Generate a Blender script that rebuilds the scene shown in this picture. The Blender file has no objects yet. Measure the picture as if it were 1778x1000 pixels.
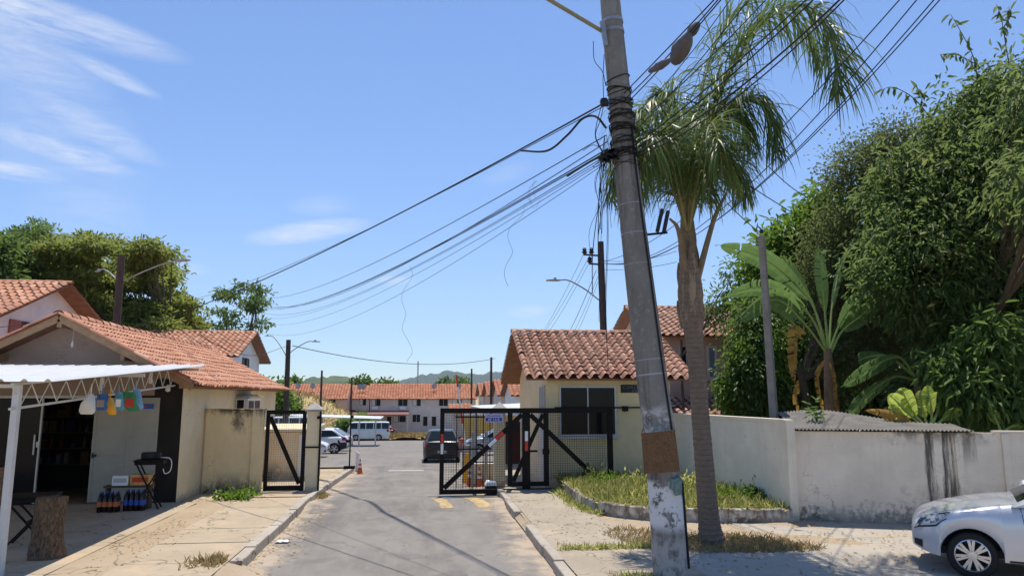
import bpy, math, random
import numpy as np
from mathutils import Vector, Matrix, Euler
random.seed(7)
PI = math.pi
S = bpy.context.scene
C = S.collection
rad = math.radians

# ------------------------------------------------------------------ camera model (also used to pick points at real depths)
CAMH = 2.5
FPX = 1250.0
PITCH = math.atan(188 / FPX)
YAW = rad(7.03)
_F = Vector((math.sin(YAW) * math.cos(PITCH), math.cos(YAW) * math.cos(PITCH), math.sin(PITCH)))
_R = Vector((math.cos(YAW), -math.sin(YAW), 0))
_U = Vector((-math.sin(YAW) * math.sin(PITCH), -math.cos(YAW) * math.sin(PITCH), math.cos(PITCH)))


def at(px, py, Y):
    d = _F * FPX + _R * (px - 889) + _U * (500 - py)
    return Vector((0, 0, CAMH)) + d * (Y / d.y)


def gp(px, py, z=0.0):
    d = _F * FPX + _R * (px - 889) + _U * (500 - py)
    return Vector((0, 0, CAMH)) + d * ((z - CAMH) / d.z)


def zg(Y):
    if Y < 19: return 0.0
    if Y < 80: return -(Y - 19) * .036
    return -2.2 - min(Y - 80, 45) * .02


# ------------------------------------------------------------------ mesh builder
class MB:
    def __init__(s):
        s.v = []; s.f = []; s.m = []; s.uv = None

    def add(s, vs, fs, mi=0):
        n = len(s.v)
        s.v.extend(tuple(v) for v in vs)
        for f in fs:
            s.f.append(tuple(i + n for i in f)); s.m.append(mi)
        return s

    def bx(s, x0, x1, y0, y1, z0, z1, mi=0):
        vs = [(x0, y0, z0), (x1, y0, z0), (x1, y1, z0), (x0, y1, z0), (x0, y0, z1), (x1, y0, z1), (x1, y1, z1), (x0, y1, z1)]
        return s.add(vs, [(3, 2, 1, 0), (4, 5, 6, 7), (0, 1, 5, 4), (1, 2, 6, 5), (2, 3, 7, 6), (3, 0, 4, 7)], mi)

    def obox(s, c, ax, ay, az, mi=0):
        c = Vector(c); ax = Vector(ax); ay = Vector(ay); az = Vector(az)
        vs = [c + ax * i + ay * j + az * k for k in (-1, 1) for i, j in ((-1, -1), (1, -1), (1, 1), (-1, 1))]
        return s.add(vs, [(3, 2, 1, 0), (4, 5, 6, 7), (0, 1, 5, 4), (1, 2, 6, 5), (2, 3, 7, 6), (3, 0, 4, 7)], mi)

    def bar(s, p, q, w, h, up=(0, 0, 1), mi=0):
        p = Vector(p); q = Vector(q); d = (q - p); L = d.length; d.normalize()
        up = Vector(up)
        if abs(d.dot(up)) > .98: up = Vector((0, 1, 0))
        x = d.cross(up).normalized(); u = x.cross(d).normalized()
        return s.obox((p + q) / 2, d * L / 2, x * w / 2, u * h / 2, mi)

    def tube(s, pts, r, seg=8, cap=True, mi=0, wob=0.0):
        pts = [Vector(p) for p in pts]; n = len(pts)
        rs = r if isinstance(r, (list, tuple)) else [r] * n
        vs = []; up = None
        for i, p in enumerate(pts):
            d = (pts[min(i + 1, n - 1)] - pts[max(i - 1, 0)])
            d = d.normalized() if d.length > 1e-9 else Vector((0, 0, 1))
            if up is None:
                up = Vector((0, 0, 1)) if abs(d.z) < .9 else Vector((1, 0, 0))
            x = d.cross(up)
            if x.length < 1e-5: x = d.orthogonal()
            x.normalize(); y = d.cross(x).normalized(); up = -y if False else up
            for k in range(seg):
                a = 2 * PI * k / seg
                rr = rs[i] * (1 + (random.uniform(-wob, wob) if wob else 0))
                vs.append(p + x * math.cos(a) * rr + y * math.sin(a) * rr)
        fs = []
        for i in range(n - 1):
            for k in range(seg):
                k2 = (k + 1) % seg
                fs.append((i * seg + k, i * seg + k2, (i + 1) * seg + k2, (i + 1) * seg + k))
        if cap:
            fs.append(tuple(range(seg - 1, -1, -1))); fs.append(tuple((n - 1) * seg + k for k in range(seg)))
        return s.add(vs, fs, mi)

    def lathe(s, prof, seg=16, o=(0, 0, 0), axis='z', mi=0):
        o = Vector(o); vs = []; fs = []
        for r, z in prof:
            for k in range(seg):
                a = 2 * PI * k / seg; c, t = math.cos(a) * r, math.sin(a) * r
                vs.append(o + (Vector((c, t, z)) if axis == 'z' else Vector((c, z, t)) if axis == 'y' else Vector((z, c, t))))
        n = len(prof)
        for i in range(n - 1):
            for k in range(seg):
                k2 = (k + 1) % seg
                fs.append((i * seg + k, i * seg + k2, (i + 1) * seg + k2, (i + 1) * seg + k))
        return s.add(vs, fs, mi)

    def prism(s, poly, fn, a, b, mi=0):
        """poly: 2d points; fn(u,v,t)->xyz ; extruded t=a..b"""
        n = len(poly)
        vs = [fn(u, v, a) for u, v in poly] + [fn(u, v, b) for u, v in poly]
        fs = [tuple(range(n - 1, -1, -1)), tuple(range(n, 2 * n))] + [(i, (i + 1) % n, n + (i + 1) % n, n + i) for i in range(n)]
        return s.add(vs, fs, mi)

    def build(s, name, mats, parent=None, smooth=False, bevel=0, angle=40, fix=True):
        me = bpy.data.meshes.new(name)
        me.from_pydata(s.v, [], s.f); 
        if fix:
            import bmesh
            bm = bmesh.new(); bm.from_mesh(me); bmesh.ops.recalc_face_normals(bm, faces=bm.faces); bm.to_mesh(me); bm.free()
        mats = mats if isinstance(mats, (list, tuple)) else [mats]
        for m in mats: me.materials.append(m)
        if len(mats) > 1: me.polygons.foreach_set('material_index', s.m)
        if smooth:
            me.polygons.foreach_set('use_smooth', [True] * len(me.polygons))
            me.set_sharp_from_angle(angle=rad(angle))
        if s.uv is not None:
            uvl = me.uv_layers.new(name='UVMap')
            for l in me.loops: uvl.data[l.index].uv = s.uv[l.vertex_index]
        me.update()
        o = bpy.data.objects.new(name, me); C.objects.link(o)
        if parent is not None: adopt(o, parent)
        if bevel:
            b = o.modifiers.new('bevel', 'BEVEL'); b.width = bevel; b.segments = 2; b.limit_method = 'ANGLE'; b.angle_limit = rad(40)
        return o


WORLD = set()


def adopt(o, parent):
    o.parent = parent
    if parent.name in WORLD: o.matrix_parent_inverse = WMAT[parent.name].inverted()


WMAT = {}


def tag(o, label=None, cat=None, group=None, kind=None):
    if label: o['label'] = label
    if cat: o['category'] = cat
    if group: o['group'] = group
    if kind: o['kind'] = kind
    return o


def thing(name, label, cat, loc=(0, 0, 0), rz=0, group=None, world=False):
    """Empty at the base; world=True means its children are modelled in world coordinates"""
    o = bpy.data.objects.new(name, None); C.objects.link(o); o.empty_display_size = .2
    o.location = loc; o.rotation_euler = (0, 0, rz)
    if world:
        WORLD.add(o.name); WMAT[o.name] = Matrix.Translation(Vector(loc)) @ Matrix.Rotation(rz, 4, 'Z')
    return tag(o, label, cat, group)


def dup(root, loc=None, rz=None, label=None, group=None):
    def cp(o, parent):
        c = o.copy(); C.objects.link(c)
        if parent is not None: c.parent = parent
        for ch in list(o.children): cp(ch, c)
        return c
    r = cp(root, None)
    if loc is not None: r.location = loc
    if rz is not None: r.rotation_euler = (0, 0, rz)
    return tag(r, label, None, group)


def spline(P, n=24):
    P = [Vector(p) for p in P]
    if len(P) == 2: return [P[0].lerp(P[1], i / n) for i in range(n + 1)]
    Q = [P[0] * 2 - P[1]] + P + [P[-1] * 2 - P[-2]]
    out = []; m = len(P) - 1; k = max(2, n // m)
    for i in range(m):
        a, b, c, d = Q[i:i + 4]
        for j in range(k):
            t = j / k
            out.append(.5 * ((2 * b) + (c - a) * t + (2 * a - 5 * b + 4 * c - d) * t * t + (-a + 3 * b - 3 * c + d) * t ** 3))
    out.append(P[-1]); return out


def sag(p, q, s, n=24):
    p = Vector(p); q = Vector(q)
    return [p.lerp(q, i / n) - Vector((0, 0, 4 * s * (i / n) * (1 - i / n))) for i in range(n + 1)]


# ------------------------------------------------------------------ materials
class NT:
    def __init__(s, name):
        s.m = bpy.data.materials.new(name); s.m.use_nodes = True
        s.t = s.m.node_tree; s.n = s.t.nodes; s.l = s.t.links
        s.b = s.n['Principled BSDF']; s._co = None

    def N(s, typ, **kw):
        n = s.n.new(typ)
        for k, v in kw.items():
            if k.startswith('i_'):
                n.inputs[k[2:].replace('_', ' ')].default_value = v
            else: setattr(n, k, v)
        return n

    def L(s, a, b): s.l.new(a, b)

    @property
    def co(s):
        if s._co is None: s._co = s.N('ShaderNodeTexCoord').outputs['Object']
        return s._co

    def noise(s, scale, detail=4, rough=.55, stretch=None, co=None, dist=0):
        n = s.N('ShaderNodeTexNoise'); n.inputs['Scale'].default_value = scale; n.inputs['Detail'].default_value = detail
        n.inputs['Roughness'].default_value = rough; n.inputs['Distortion'].default_value = dist
        src = co or s.co
        if stretch:
            mp = s.N('ShaderNodeMapping'); mp.inputs['Scale'].default_value = stretch; s.L(src, mp.inputs['Vector']); src = mp.outputs['Vector']
        s.L(src, n.inputs['Vector']); return n.outputs['Fac']

    def ramp(s, fac, a, b, va=0.0, vb=1.0):
        r = s.N('ShaderNodeMapRange'); r.inputs['From Min'].default_value = a; r.inputs['From Max'].default_value = b
        r.inputs['To Min'].default_value = va; r.inputs['To Max'].default_value = vb
        s.L(fac, r.inputs['Value']); return r.outputs['Result']

    def math(s, op, a, b=None, c=None):
        n = s.N('ShaderNodeMath', operation=op)
        for i, x in enumerate((a, b, c)):
            if x is None: continue
            if isinstance(x, (int, float)): n.inputs[i].default_value = x
            else: s.L(x, n.inputs[i])
        return n.outputs[0]

    def mix(s, fac, a, b, mode='MIX'):
        n = s.N('ShaderNodeMix', data_type='RGBA', blend_type=mode)
        for i, x in ((0, fac), (6, a), (7, b)):
            if isinstance(x, (int, float)): n.inputs[i].default_value = x
            elif isinstance(x, (tuple, list)): n.inputs[i].default_value = (*x[:3], 1)
            else: s.L(x, n.inputs[i])
        return n.outputs[2]

    def sep(s):
        n = s.N('ShaderNodeSeparateXYZ'); s.L(s.co, n.inputs[0]); return n.outputs

    def bump(s, h, strength=.3, dist=.02, prev=None):
        n = s.N('ShaderNodeBump'); n.inputs['Strength'].default_value = strength; n.inputs['Distance'].default_value = dist
        s.L(h, n.inputs['Height'])
        if prev is not None: s.L(prev, n.inputs['Normal'])
        return n.outputs['Normal']

    def out(s, col, rough=.8, normal=None, spec=.3, metal=0):
        b = s.b
        if isinstance(col, (tuple, list)): b.inputs['Base Color'].default_value = (*col[:3], 1)
        else: s.L(col, b.inputs['Base Color'])
        if isinstance(rough, (int, float)): b.inputs['Roughness'].default_value = rough
        else: s.L(rough, b.inputs['Roughness'])
        b.inputs['Specular IOR Level'].default_value = spec; b.inputs['Metallic'].default_value = metal
        if normal is not None: s.L(normal, b.inputs['Normal'])
        return s.m


def simple(name, col, rough=.7, var=.18, scale=4, bump=.15, bs=40, spec=.3, metal=0, bd=.01):
    t = NT(name)
    f = t.noise(scale, 5); f2 = t.noise(scale * 7, 3)
    k = t.math('ADD', t.math('MULTIPLY', f, .65), t.math('MULTIPLY', f2, .35))
    k = t.ramp(k, .3, .7)
    c = t.mix(k, tuple(x * (1 - var) for x in col), tuple(min(1, x * (1 + var)) for x in col))
    nrm = t.bump(t.noise(bs, 4), bump, bd) if bump else None
    r = t.ramp(f2, .3, .7, max(.03, rough - .08), min(1, rough + .08))
    return t.out(c, r, nrm, spec, metal)


def stucco(name, col, dirt=.5, dirtcol=(.06, .055, .045), z0=0.1, zh=.45, topz=None, streak=0.25, brick=None, spots=(), axis=0):
    """painted render with mould at the foot, rain streaks, optional block joints in relief; spots = (pos along axis, z-top, z-bot, width)"""
    t = NT(name); x, y, z = t.sep()
    ax = (x, y)[axis]
    n1 = t.noise(1.2, 6, .6); n2 = t.noise(9, 5, .6); n3 = t.noise(3.5, 6, .65, (1.6, 1.6, .22))
    base = t.mix(t.ramp(n1, .3, .72), tuple(c * .84 for c in col), tuple(min(.95, c * 1.07) for c in col))
    n5 = t.noise(.8, 3, .5, (1, 1, 1.6)); base = t.mix(t.ramp(n5, .54, .57, 0, .14), base, tuple(c * .74 for c in col))
    base = t.mix(t.ramp(t.noise(26, 5, .7), .6, .72, 0, .25), base, tuple(c * .55 for c in col))
    base = t.mix(t.ramp(n3, .56, .78, 0, streak), base, tuple(c * .5 for c in col))
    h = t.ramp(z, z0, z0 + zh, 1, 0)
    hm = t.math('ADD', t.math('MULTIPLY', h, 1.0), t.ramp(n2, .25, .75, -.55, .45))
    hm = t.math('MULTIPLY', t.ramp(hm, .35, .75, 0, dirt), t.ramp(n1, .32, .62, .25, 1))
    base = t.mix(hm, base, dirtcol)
    if topz is not None:
        g = t.ramp(z, topz - .35, topz, 0, 1)
        g = t.ramp(t.math('ADD', g, t.ramp(n3, .3, .7, -.6, .4)), .45, .95, 0, dirt * .9)
        base = t.mix(g, base, dirtcol)
    for (p, zt, zb, w, st, *iso) in spots:
        dx = t.math('DIVIDE', t.math('SUBTRACT', ax, p), w)
        e = t.math('SUBTRACT', 1, t.math('MULTIPLY', dx, dx))
        zz = t.math('MULTIPLY', t.ramp(z, zb, zb + .3, 0, 1), t.ramp(z, zt - (.5 if iso and zt < 1.7 else .02), zt + .02, 1, 0))
        m = t.math('MULTIPLY', t.ramp(t.math('ADD', e, t.ramp(t.noise(4, 6, .7, (1.3, 1.3, 1.0)) if iso else t.noise(5, 6, .7, (2.2, 2.2, .16)), .3, .7, -.9, .5)), .25, .8), zz)
        base = t.mix(t.math('MULTIPLY', m, st), base, (.025, .023, .02))
    vo = t.N('ShaderNodeTexVoronoi', feature='DISTANCE_TO_EDGE'); vo.inputs['Scale'].default_value = .9
    ad = t.N('ShaderNodeVectorMath', operation='ADD'); t.L(t.co, ad.inputs[0]); nz = t.N('ShaderNodeTexNoise'); nz.inputs['Scale'].default_value = 2.6; nz.inputs['Detail'].default_value = 5; t.L(t.co, nz.inputs['Vector']); t.L(nz.outputs['Color'], ad.inputs[1]); t.L(ad.outputs[0], vo.inputs['Vector'])
    base = t.mix(t.math('MULTIPLY', t.ramp(vo.outputs['Distance'], .002, .007, .5, 0), t.ramp(n1, .5, .56)), base, tuple(c * .35 for c in col))
    nrm = t.bump(t.noise(70, 3), .18, .006, t.bump(t.noise(6, 4), .12, .02))
    if brick:
        bw, bh = brick
        cx = t.N('ShaderNodeCombineXYZ'); t.L(ax, cx.inputs[0]); t.L(z, cx.inputs[1])
        b = t.N('ShaderNodeTexBrick'); t.L(cx.outputs[0], b.inputs['Vector'])
        b.inputs['Scale'].default_value = 1; b.inputs['Brick Width'].default_value = bw; b.inputs['Row Height'].default_value = bh
        b.inputs['Mortar Size'].default_value = .006; b.inputs['Mortar Smooth'].default_value = .6
        nrm = t.bump(t.math('MULTIPLY', b.outputs['Fac'], -1), .22, .006, nrm)
        base = t.mix(t.math('MULTIPLY', b.outputs['Fac'], t.ramp(n2, .45, .66, 0, .22)), base, tuple(c * .45 for c in col))
    return t.out(base, .85, nrm, .2)


def tile_mat(name, cols, dirt=.5):
    t = NT(name)
    uv = t.N('ShaderNodeTexCoord').outputs['UV']
    fl = t.N('ShaderNodeVectorMath', operation='FLOOR'); t.L(uv, fl.inputs[0])
    w = t.N('ShaderNodeTexWhiteNoise', noise_dimensions='2D'); t.L(fl.outputs[0], w.inputs['Vector'])
    cr = t.N('ShaderNodeValToRGB'); t.L(w.outputs['Value'], cr.inputs[0])
    e = cr.color_ramp.elements
    for i, c in enumerate(cols):
        el = e[i] if i < 2 else e.new(i / (len(cols) - 1))
        el.position = i / (len(cols) - 1); el.color = (*c, 1)
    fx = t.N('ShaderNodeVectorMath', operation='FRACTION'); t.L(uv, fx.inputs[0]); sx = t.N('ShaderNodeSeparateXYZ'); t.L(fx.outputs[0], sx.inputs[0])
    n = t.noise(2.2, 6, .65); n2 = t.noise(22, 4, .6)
    ch = t.math('MULTIPLY', t.ramp(sx.outputs[0], .52, .66), t.ramp(n2, .3, .6, dirt * .7, dirt * 1.1))  # darkens the channels between tile caps: gap shade painted in along with grime
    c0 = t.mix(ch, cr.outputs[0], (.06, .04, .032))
    c = t.mix(t.ramp(n, .48, .75, 0, dirt), c0, (.07, .045, .035))
    c = t.mix(t.ramp(n2, .52, .75, 0, dirt * .8), c, (.05, .04, .035))
    return t.out(c, .85, t.bump(t.noise(90, 3), .25, .006), .25)


def leaf_mat(name, dark, light, trans=.35, rough=.5, yellow=None):
    t = NT(name)
    a = t.N('ShaderNodeAttribute', attribute_name='tint').outputs['Fac']
    c = t.mix(a, dark, light)
    if yellow: c = t.mix(t.ramp(a, .93, .97), c, yellow)
    b = t.b; t.L(c, b.inputs['Base Color']); b.inputs['Roughness'].default_value = rough; b.inputs['Specular IOR Level'].default_value = .22
    tr = t.N('ShaderNodeBsdfTranslucent'); t.L(t.mix(.5, c, tuple(min(1, x * 1.9) for x in light)), tr.inputs['Color'])
    mx = t.N('ShaderNodeMixShader'); mx.inputs[0].default_value = trans
    t.L(b.outputs[0], mx.inputs[1]); t.L(tr.outputs[0], mx.inputs[2]); t.L(mx.outputs[0], t.n['Material Output'].inputs['Surface'])
    return t.m


def glass_mat(name, col=(.015, .018, .02), rough=.06, spec=.3):
    t = NT(name)
    n = t.noise(1.5, 3)
    return t.out(t.mix(n, tuple(c * .6 for c in col), tuple(c * 1.4 for c in col)), rough, None, spec)


def paint_mat(name, col, rough=.32, metal=0., coat=.6):
    t = NT(name)
    c = t.mix(t.ramp(t.noise(2, 3), .35, .75, 0, .5), col, tuple(q * .82 + .004 for q in col))
    t.b.inputs['Coat Weight'].default_value = coat; t.b.inputs['Coat Roughness'].default_value = .06
    return t.out(c, rough, None, .5, metal)
SUN_E = 3.3; SKY_S = .105; SKY = (1.0, .1, 2.6); EXPO = .74; HAZE = 9e-5; TINT = (.655, .785, .955)
CLOUD_C = (5.6, 5.75, 6.0)
CLOUDS = [(70, 26, 200, 30, .85, -.06), (20, 70, 140, 60, .28, -.3), (60, 190, 190, 100, .26, -.6), (20, 297, 70, 14, .9, -.02), (110, 262, 100, 20, .6, -.2), (200, 132, 70, 14, .55, -.3), (170, 225, 110, 22, .36, -.4), (535, 402, 110, 20, .85, .2), (915, 541, 42, 12, .6, .05), (685, 487, 36, 9, .5, 0), (330, 465, 40, 10, .4, -.1), (150, 370, 90, 40, .22, 0), (560, 358, 60, 20, .25, .1), (880, 300, 60, 18, .2, .3)]
# ------------------------------------------------------------------ materials in use
TC = [(.53, .24, .14), (.62, .31, .19), (.46, .20, .12), (.68, .38, .25), (.40, .19, .125), (.60, .28, .155)]
M = dict(
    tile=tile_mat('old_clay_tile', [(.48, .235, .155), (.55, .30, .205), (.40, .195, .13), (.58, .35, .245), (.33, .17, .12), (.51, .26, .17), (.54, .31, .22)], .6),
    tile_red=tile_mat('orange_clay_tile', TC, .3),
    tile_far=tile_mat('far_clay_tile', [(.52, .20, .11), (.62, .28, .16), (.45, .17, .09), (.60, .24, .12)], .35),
    wood=simple('dark_timber', (.10, .055, .03), .7, .3, 6),
    wood_lt=simple('weathered_timber', (.34, .21, .12), .75, .3, 8),
    soffit=simple('brown_soffit', (.22, .11, .065), .8, .3, 5),
    cream=stucco('cream_render', (.86, .71, .46), .55, zh=.30, streak=.12),
    cream2=stucco('cream_render_stained', (.82, .64, .37), .9, zh=.42, topz=2.17, streak=.35, spots=((-4.62, 2.2, 1.5, .26, .75, 1), (-4.75, .62, -.2, .75, .85, 1), (-4.7, 2.2, 1.95, .9, .5, 1))),
    guard=stucco('guardhouse_render', (.90, .70, .41), .3, zh=.25, streak=.1),
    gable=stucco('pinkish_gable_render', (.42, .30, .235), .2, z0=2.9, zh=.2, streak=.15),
    white_house=stucco('white_house_render', (.80, .78, .74), .2, z0=-2, zh=.2, streak=.2),
    pink_house=stucco('pink_house_render', (.62, .44, .36), .3, z0=-1, zh=.4, streak=.2),
    beige_house=stucco('beige_house_render', (.70, .60, .52), .3, z0=-3, zh=.5, streak=.12),
    wall=stucco('white_block_wall', (.92, .79, .61), .75, z0=.1, zh=.34, streak=.25, brick=(.4, .2), axis=1),
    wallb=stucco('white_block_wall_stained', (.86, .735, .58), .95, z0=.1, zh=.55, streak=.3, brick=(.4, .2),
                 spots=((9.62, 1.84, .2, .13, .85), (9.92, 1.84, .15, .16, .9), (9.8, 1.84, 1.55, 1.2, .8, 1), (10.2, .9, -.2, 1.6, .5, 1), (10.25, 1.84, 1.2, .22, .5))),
    planter=stucco('peeling_white_kerb', (.60, .55, .47), .95, dirtcol=(.13, .09, .06), z0=.02, zh=.5, topz=.40, streak=.9),
    dark=simple('black_painted_steel', (.011, .008, .007), .55, .3, 6, .1, 60, .15),
    steel=simple('grey_steel', (.33, .33, .34), .45, .25, 5, .1, 50, .5, .6),
    white_steel=simple('white_painted_steel', (.62, .60, .56), .5, .1, 5, .08),
    white_sheet=simple('white_roof_sheet', (.64, .635, .62), .4, .06, 2, .05, 20, .4),
    alu=simple('aluminium_frame', (.52, .51, .49), .45, .15, 5, .05, 50, .5, .3),
    glass=glass_mat('dark_window_glass', (.012, .011, .012), .12, .14),
    cglass=glass_mat('car_glass', (.014, .018, .02), .05, .4),
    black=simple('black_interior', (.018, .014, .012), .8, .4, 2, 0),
    rubber=simple('tyre_rubber', (.018, .018, .018), .8, .2, 8),
    plastic=simple('black_plastic', (.02, .02, .022), .5, .2, 8),
    chrome=simple('alloy_rim', (.62, .62, .63), .3, .1, 5, 0, 50, .5, .8),
    cable=simple('black_cable', (.010, .010, .011), .6, .3, 5, 0),
    string=simple('grey_string', (.16, .16, .18), .7, .2, 5, 0),
    concrete=simple('bare_concrete', (.42, .39, .35), .85, .25, 3, .3, 40),
    red=simple('red_reflective', (.62, .05, .03), .45, .15, 6, 0),
    white=simple('white_plastic', (.80, .80, .79), .45, .08, 6, 0),
    orange=simple('orange_plastic', (.52, .13, .05), .45, .15, 4, .05),
    yellow=simple('yellow_plastic', (.80, .38, .03), .45, .15, 4, .05),
    blue=simple('blue_plastic', (.03, .09, .42), .45, .2, 4, .05),
    green=simple('green_plastic', (.05, .25, .10), .4, .3, 9, .05),
    teal=simple('teal_plastic', (.10, .32, .42), .4, .3, 9, .05),
    maroon=simple('maroon_painted_steel', (.055, .012, .012), .5, .3, 4, .05),
    brickin=None,
)


def asphalt():
    t = NT('worn_asphalt'); x, y, z = t.sep()
    n = t.noise(.5, 6, .6); n2 = t.noise(3, 6, .65, (1, .35, 1)); n3 = t.noise(140, 2); n4 = t.noise(16, 5, .7)
    c = t.mix(t.ramp(n, .35, .65), (.215, .192, .168), (.28, .254, .224))
    c = t.mix(t.ramp(n2, .42, .68, 0, .65), c, (.335, .305, .268))
    c = t.mix(t.math('MULTIPLY', t.ramp(t.noise(.9, 5, .65, (1.3, .12, 1)), .50, .66, 0, .5), t.ramp(y, 34, 40, 1, .3)), c, (.115, .105, .098))
    c = t.mix(t.ramp(t.noise(1.3, 2, .4), .60, .615, 0, .28), c, (.13, .12, .112))
    c = t.mix(t.ramp(n3, .3, .75), t.mix(.5, c, (.13, .12, .11)), c)
    c = t.mix(t.ramp(n4, .60, .72, 0, .35), c, (.12, .11, .105))
    # sand washed against both kerbs
    e = t.math('ABSOLUTE', t.math('ADD', x, .3))
    m = t.math('ADD', t.ramp(e, 1.25, 2.25, 0, 1), t.ramp(t.noise(1.6, 6, .7), .3, .7, -.55, .45))
    m = t.math('MULTIPLY', t.ramp(m, .42, .95, 0, .85), t.ramp(y, 28, 34, 1, 0))
    c = t.mix(m, c, (.46, .365, .265))
    # hairline cracks
    v = t.N('ShaderNodeTexVoronoi', feature='DISTANCE_TO_EDGE'); v.inputs['Scale'].default_value = .55
    d = t.N('ShaderNodeVectorMath', operation='ADD'); t.L(t.co, d.inputs[0])
    nn = t.N('ShaderNodeTexNoise'); nn.inputs['Scale'].default_value = 2.2; t.L(t.co, nn.inputs['Vector']); t.L(nn.outputs['Color'], d.inputs[1]); t.L(d.outputs[0], v.inputs['Vector'])
    c = t.mix(t.math('MULTIPLY', t.ramp(v.outputs['Distance'], .004, .014, .6, 0), t.ramp(n2, .5, .6)), c, (.08, .075, .07))
    return t.out(c, .9, t.bump(n3, .35, .008, t.bump(n4, .15, .02)), .2)


def paving(name, a, b, sand=.4, sandcol=(.50, .37, .24), cut=.52):
    t = NT(name)
    n = t.noise(.7, 6, .6); n2 = t.noise(5, 6, .65); n3 = t.noise(90, 3); n4 = t.noise(1.1, 6, .72, None, None, .6)
    c = t.mix(t.ramp(n, .32, .7), a, b)
    c = t.mix(t.ramp(n2, .56, .74, 0, .45), c, tuple(q * .5 for q in a))
    c = t.mix(t.ramp(n3, .35, .7, 0, .25), c, tuple(q * .62 for q in a))
    c = t.mix(t.ramp(n4, cut, cut + .12, 0, sand), c, sandcol)
    v = t.N('ShaderNodeTexVoronoi', feature='DISTANCE_TO_EDGE'); v.inputs['Scale'].default_value = .6
    d = t.N('ShaderNodeVectorMath', operation='ADD'); t.L(t.co, d.inputs[0])
    nn = t.N('ShaderNodeTexNoise'); nn.inputs['Scale'].default_value = 1.7; t.L(t.co, nn.inputs['Vector']); t.L(nn.outputs['Color'], d.inputs[1]); t.L(d.outputs[0], v.inputs['Vector'])
    c = t.mix(t.math('MULTIPLY', t.ramp(v.outputs['Distance'], .003, .012, .75, 0), t.ramp(n2, .42, .5)), c, (.10, .085, .065))
    return t.out(c, .92, t.bump(n3, .3, .008, t.bump(n2, .25, .02)), .2)


M['asphalt'] = asphalt()
M['pave'] = paving('pale_concrete_pavement', (.395, .315, .22), (.49, .405, .295), .8, (.52, .385, .25), .54)
M['pave_r'] = paving('grey_concrete_pavement', (.345, .29, .22), (.44, .375, .29), .7, (.50, .39, .26), .56)
M['dirt'] = paving('sandy_dirt', (.37, .28, .185), (.46, .37, .26), .5, (.36, .28, .185), .5)
M['drive'] = paving('dusty_concrete_apron', (.38, .335, .275), (.47, .42, .355), .6, (.46, .385, .29), .5)
M['kerb'] = paving('kerb_concrete', (.40, .35, .285), (.50, .44, .365), .4, (.25, .21, .17), .55)
M['soil'] = paving('planter_soil', (.16, .125, .07), (.24, .20, .10), .5, (.12, .10, .06), .5)
M['field'] = paving('dry_grass_field', (.42, .32, .14), (.54, .42, .21), .5, (.24, .25, .08), .52)
M['yellow_paint'] = simple('worn_yellow_paint', (.44, .32, .16), .85, .45, 7, .2)
M['white_paint'] = simple('worn_white_paint', (.66, .64, .60), .85, .2, 9, .2)


def sheet(name, xs, ys, zf, m, label=None, kind='structure', skirt=0):
    mb = MB(); nx, ny = len(xs), len(ys)
    mb.v = [(x, y, zf(x, y)) for y in ys for x in xs]
    for j in range(ny - 1):
        for i in range(nx - 1):
            a = j * nx + i; mb.f.append((a, a + 1, a + nx + 1, a + nx)); mb.m.append(0)
    o = mb.build(name, m, smooth=True, fix=False); o['kind'] = kind
    if label: o['label'] = label
    return o


def fr(a, b, n): return [a + (b - a) * i / n for i in range(n + 1)]


YG = fr(-60, 19, 20) + fr(20, 130, 55) + [160, 250, 400, 800, 1600, 3200, 6500]
sheet('ground', [-6500, -2500, -900, -300, -120] + fr(-60, 60, 24) + [120, 300, 900, 2500, 6500], YG, lambda x, y: zg(y) - .06, M['field'])
# the street the picture is taken from, the lane running up through the gate and the car park beyond
sheet('street', [-60, -30, -12, -5, 0, 5, 12, 30, 60], [-14, -7, 0, 6, 9.0], lambda x, y: -.012, M['asphalt'])
HUMP = lambda y: .07 * max(0, 1 - ((y - 17.6) / 1.0) ** 2)
sheet('road', [-2.85, -2.56, -2, -1, 0, 1, 1.6, 1.96], fr(8.9, 19, 62) + fr(19.5, 32, 26), lambda x, y: zg(y) + HUMP(y), M['asphalt'])
sheet('car_park', fr(-26, 12, 19), fr(32, 112, 40), lambda x, y: zg(y) + .004, M['asphalt'])
mb = MB(); rnd = random.Random(4)
for x0, x1 in ((.35, .75), (1.15, 1.62)):
    ys = fr(16.75, 18.55, 14)
    n = len(mb.v)
    for i, y in enumerate(ys):
        t = .10 * math.sin(i)
        sl = (y - 17.6) * -.16
        mb.v += [(x0 + sl + rnd.uniform(-.025, .025), y, HUMP(y) + .005), (x1 - .12 + sl + rnd.uniform(-.025, .025), y, HUMP(y) + .005)]
    for i in range(len(ys) - 1):
        a = n + i * 2; mb.f.append((a, a + 1, a + 3, a + 2)); mb.m.append(0)
mb.build('speed_hump_markings', M['yellow_paint'], fix=False)['kind'] = 'structure'
mb = MB(); mb.v = [(-1.25, 29.0, zg(29) + .008), (.1, 29.0, zg(29) + .008), (.1, 29.28, zg(29.28) + .008), (-1.25, 29.28, zg(29.28) + .008)]; mb.f = [(0, 1, 2, 3)]; mb.m = [0]
mb.build('stop_line', M['white_paint'], fix=False)['kind'] = 'structure'

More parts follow.
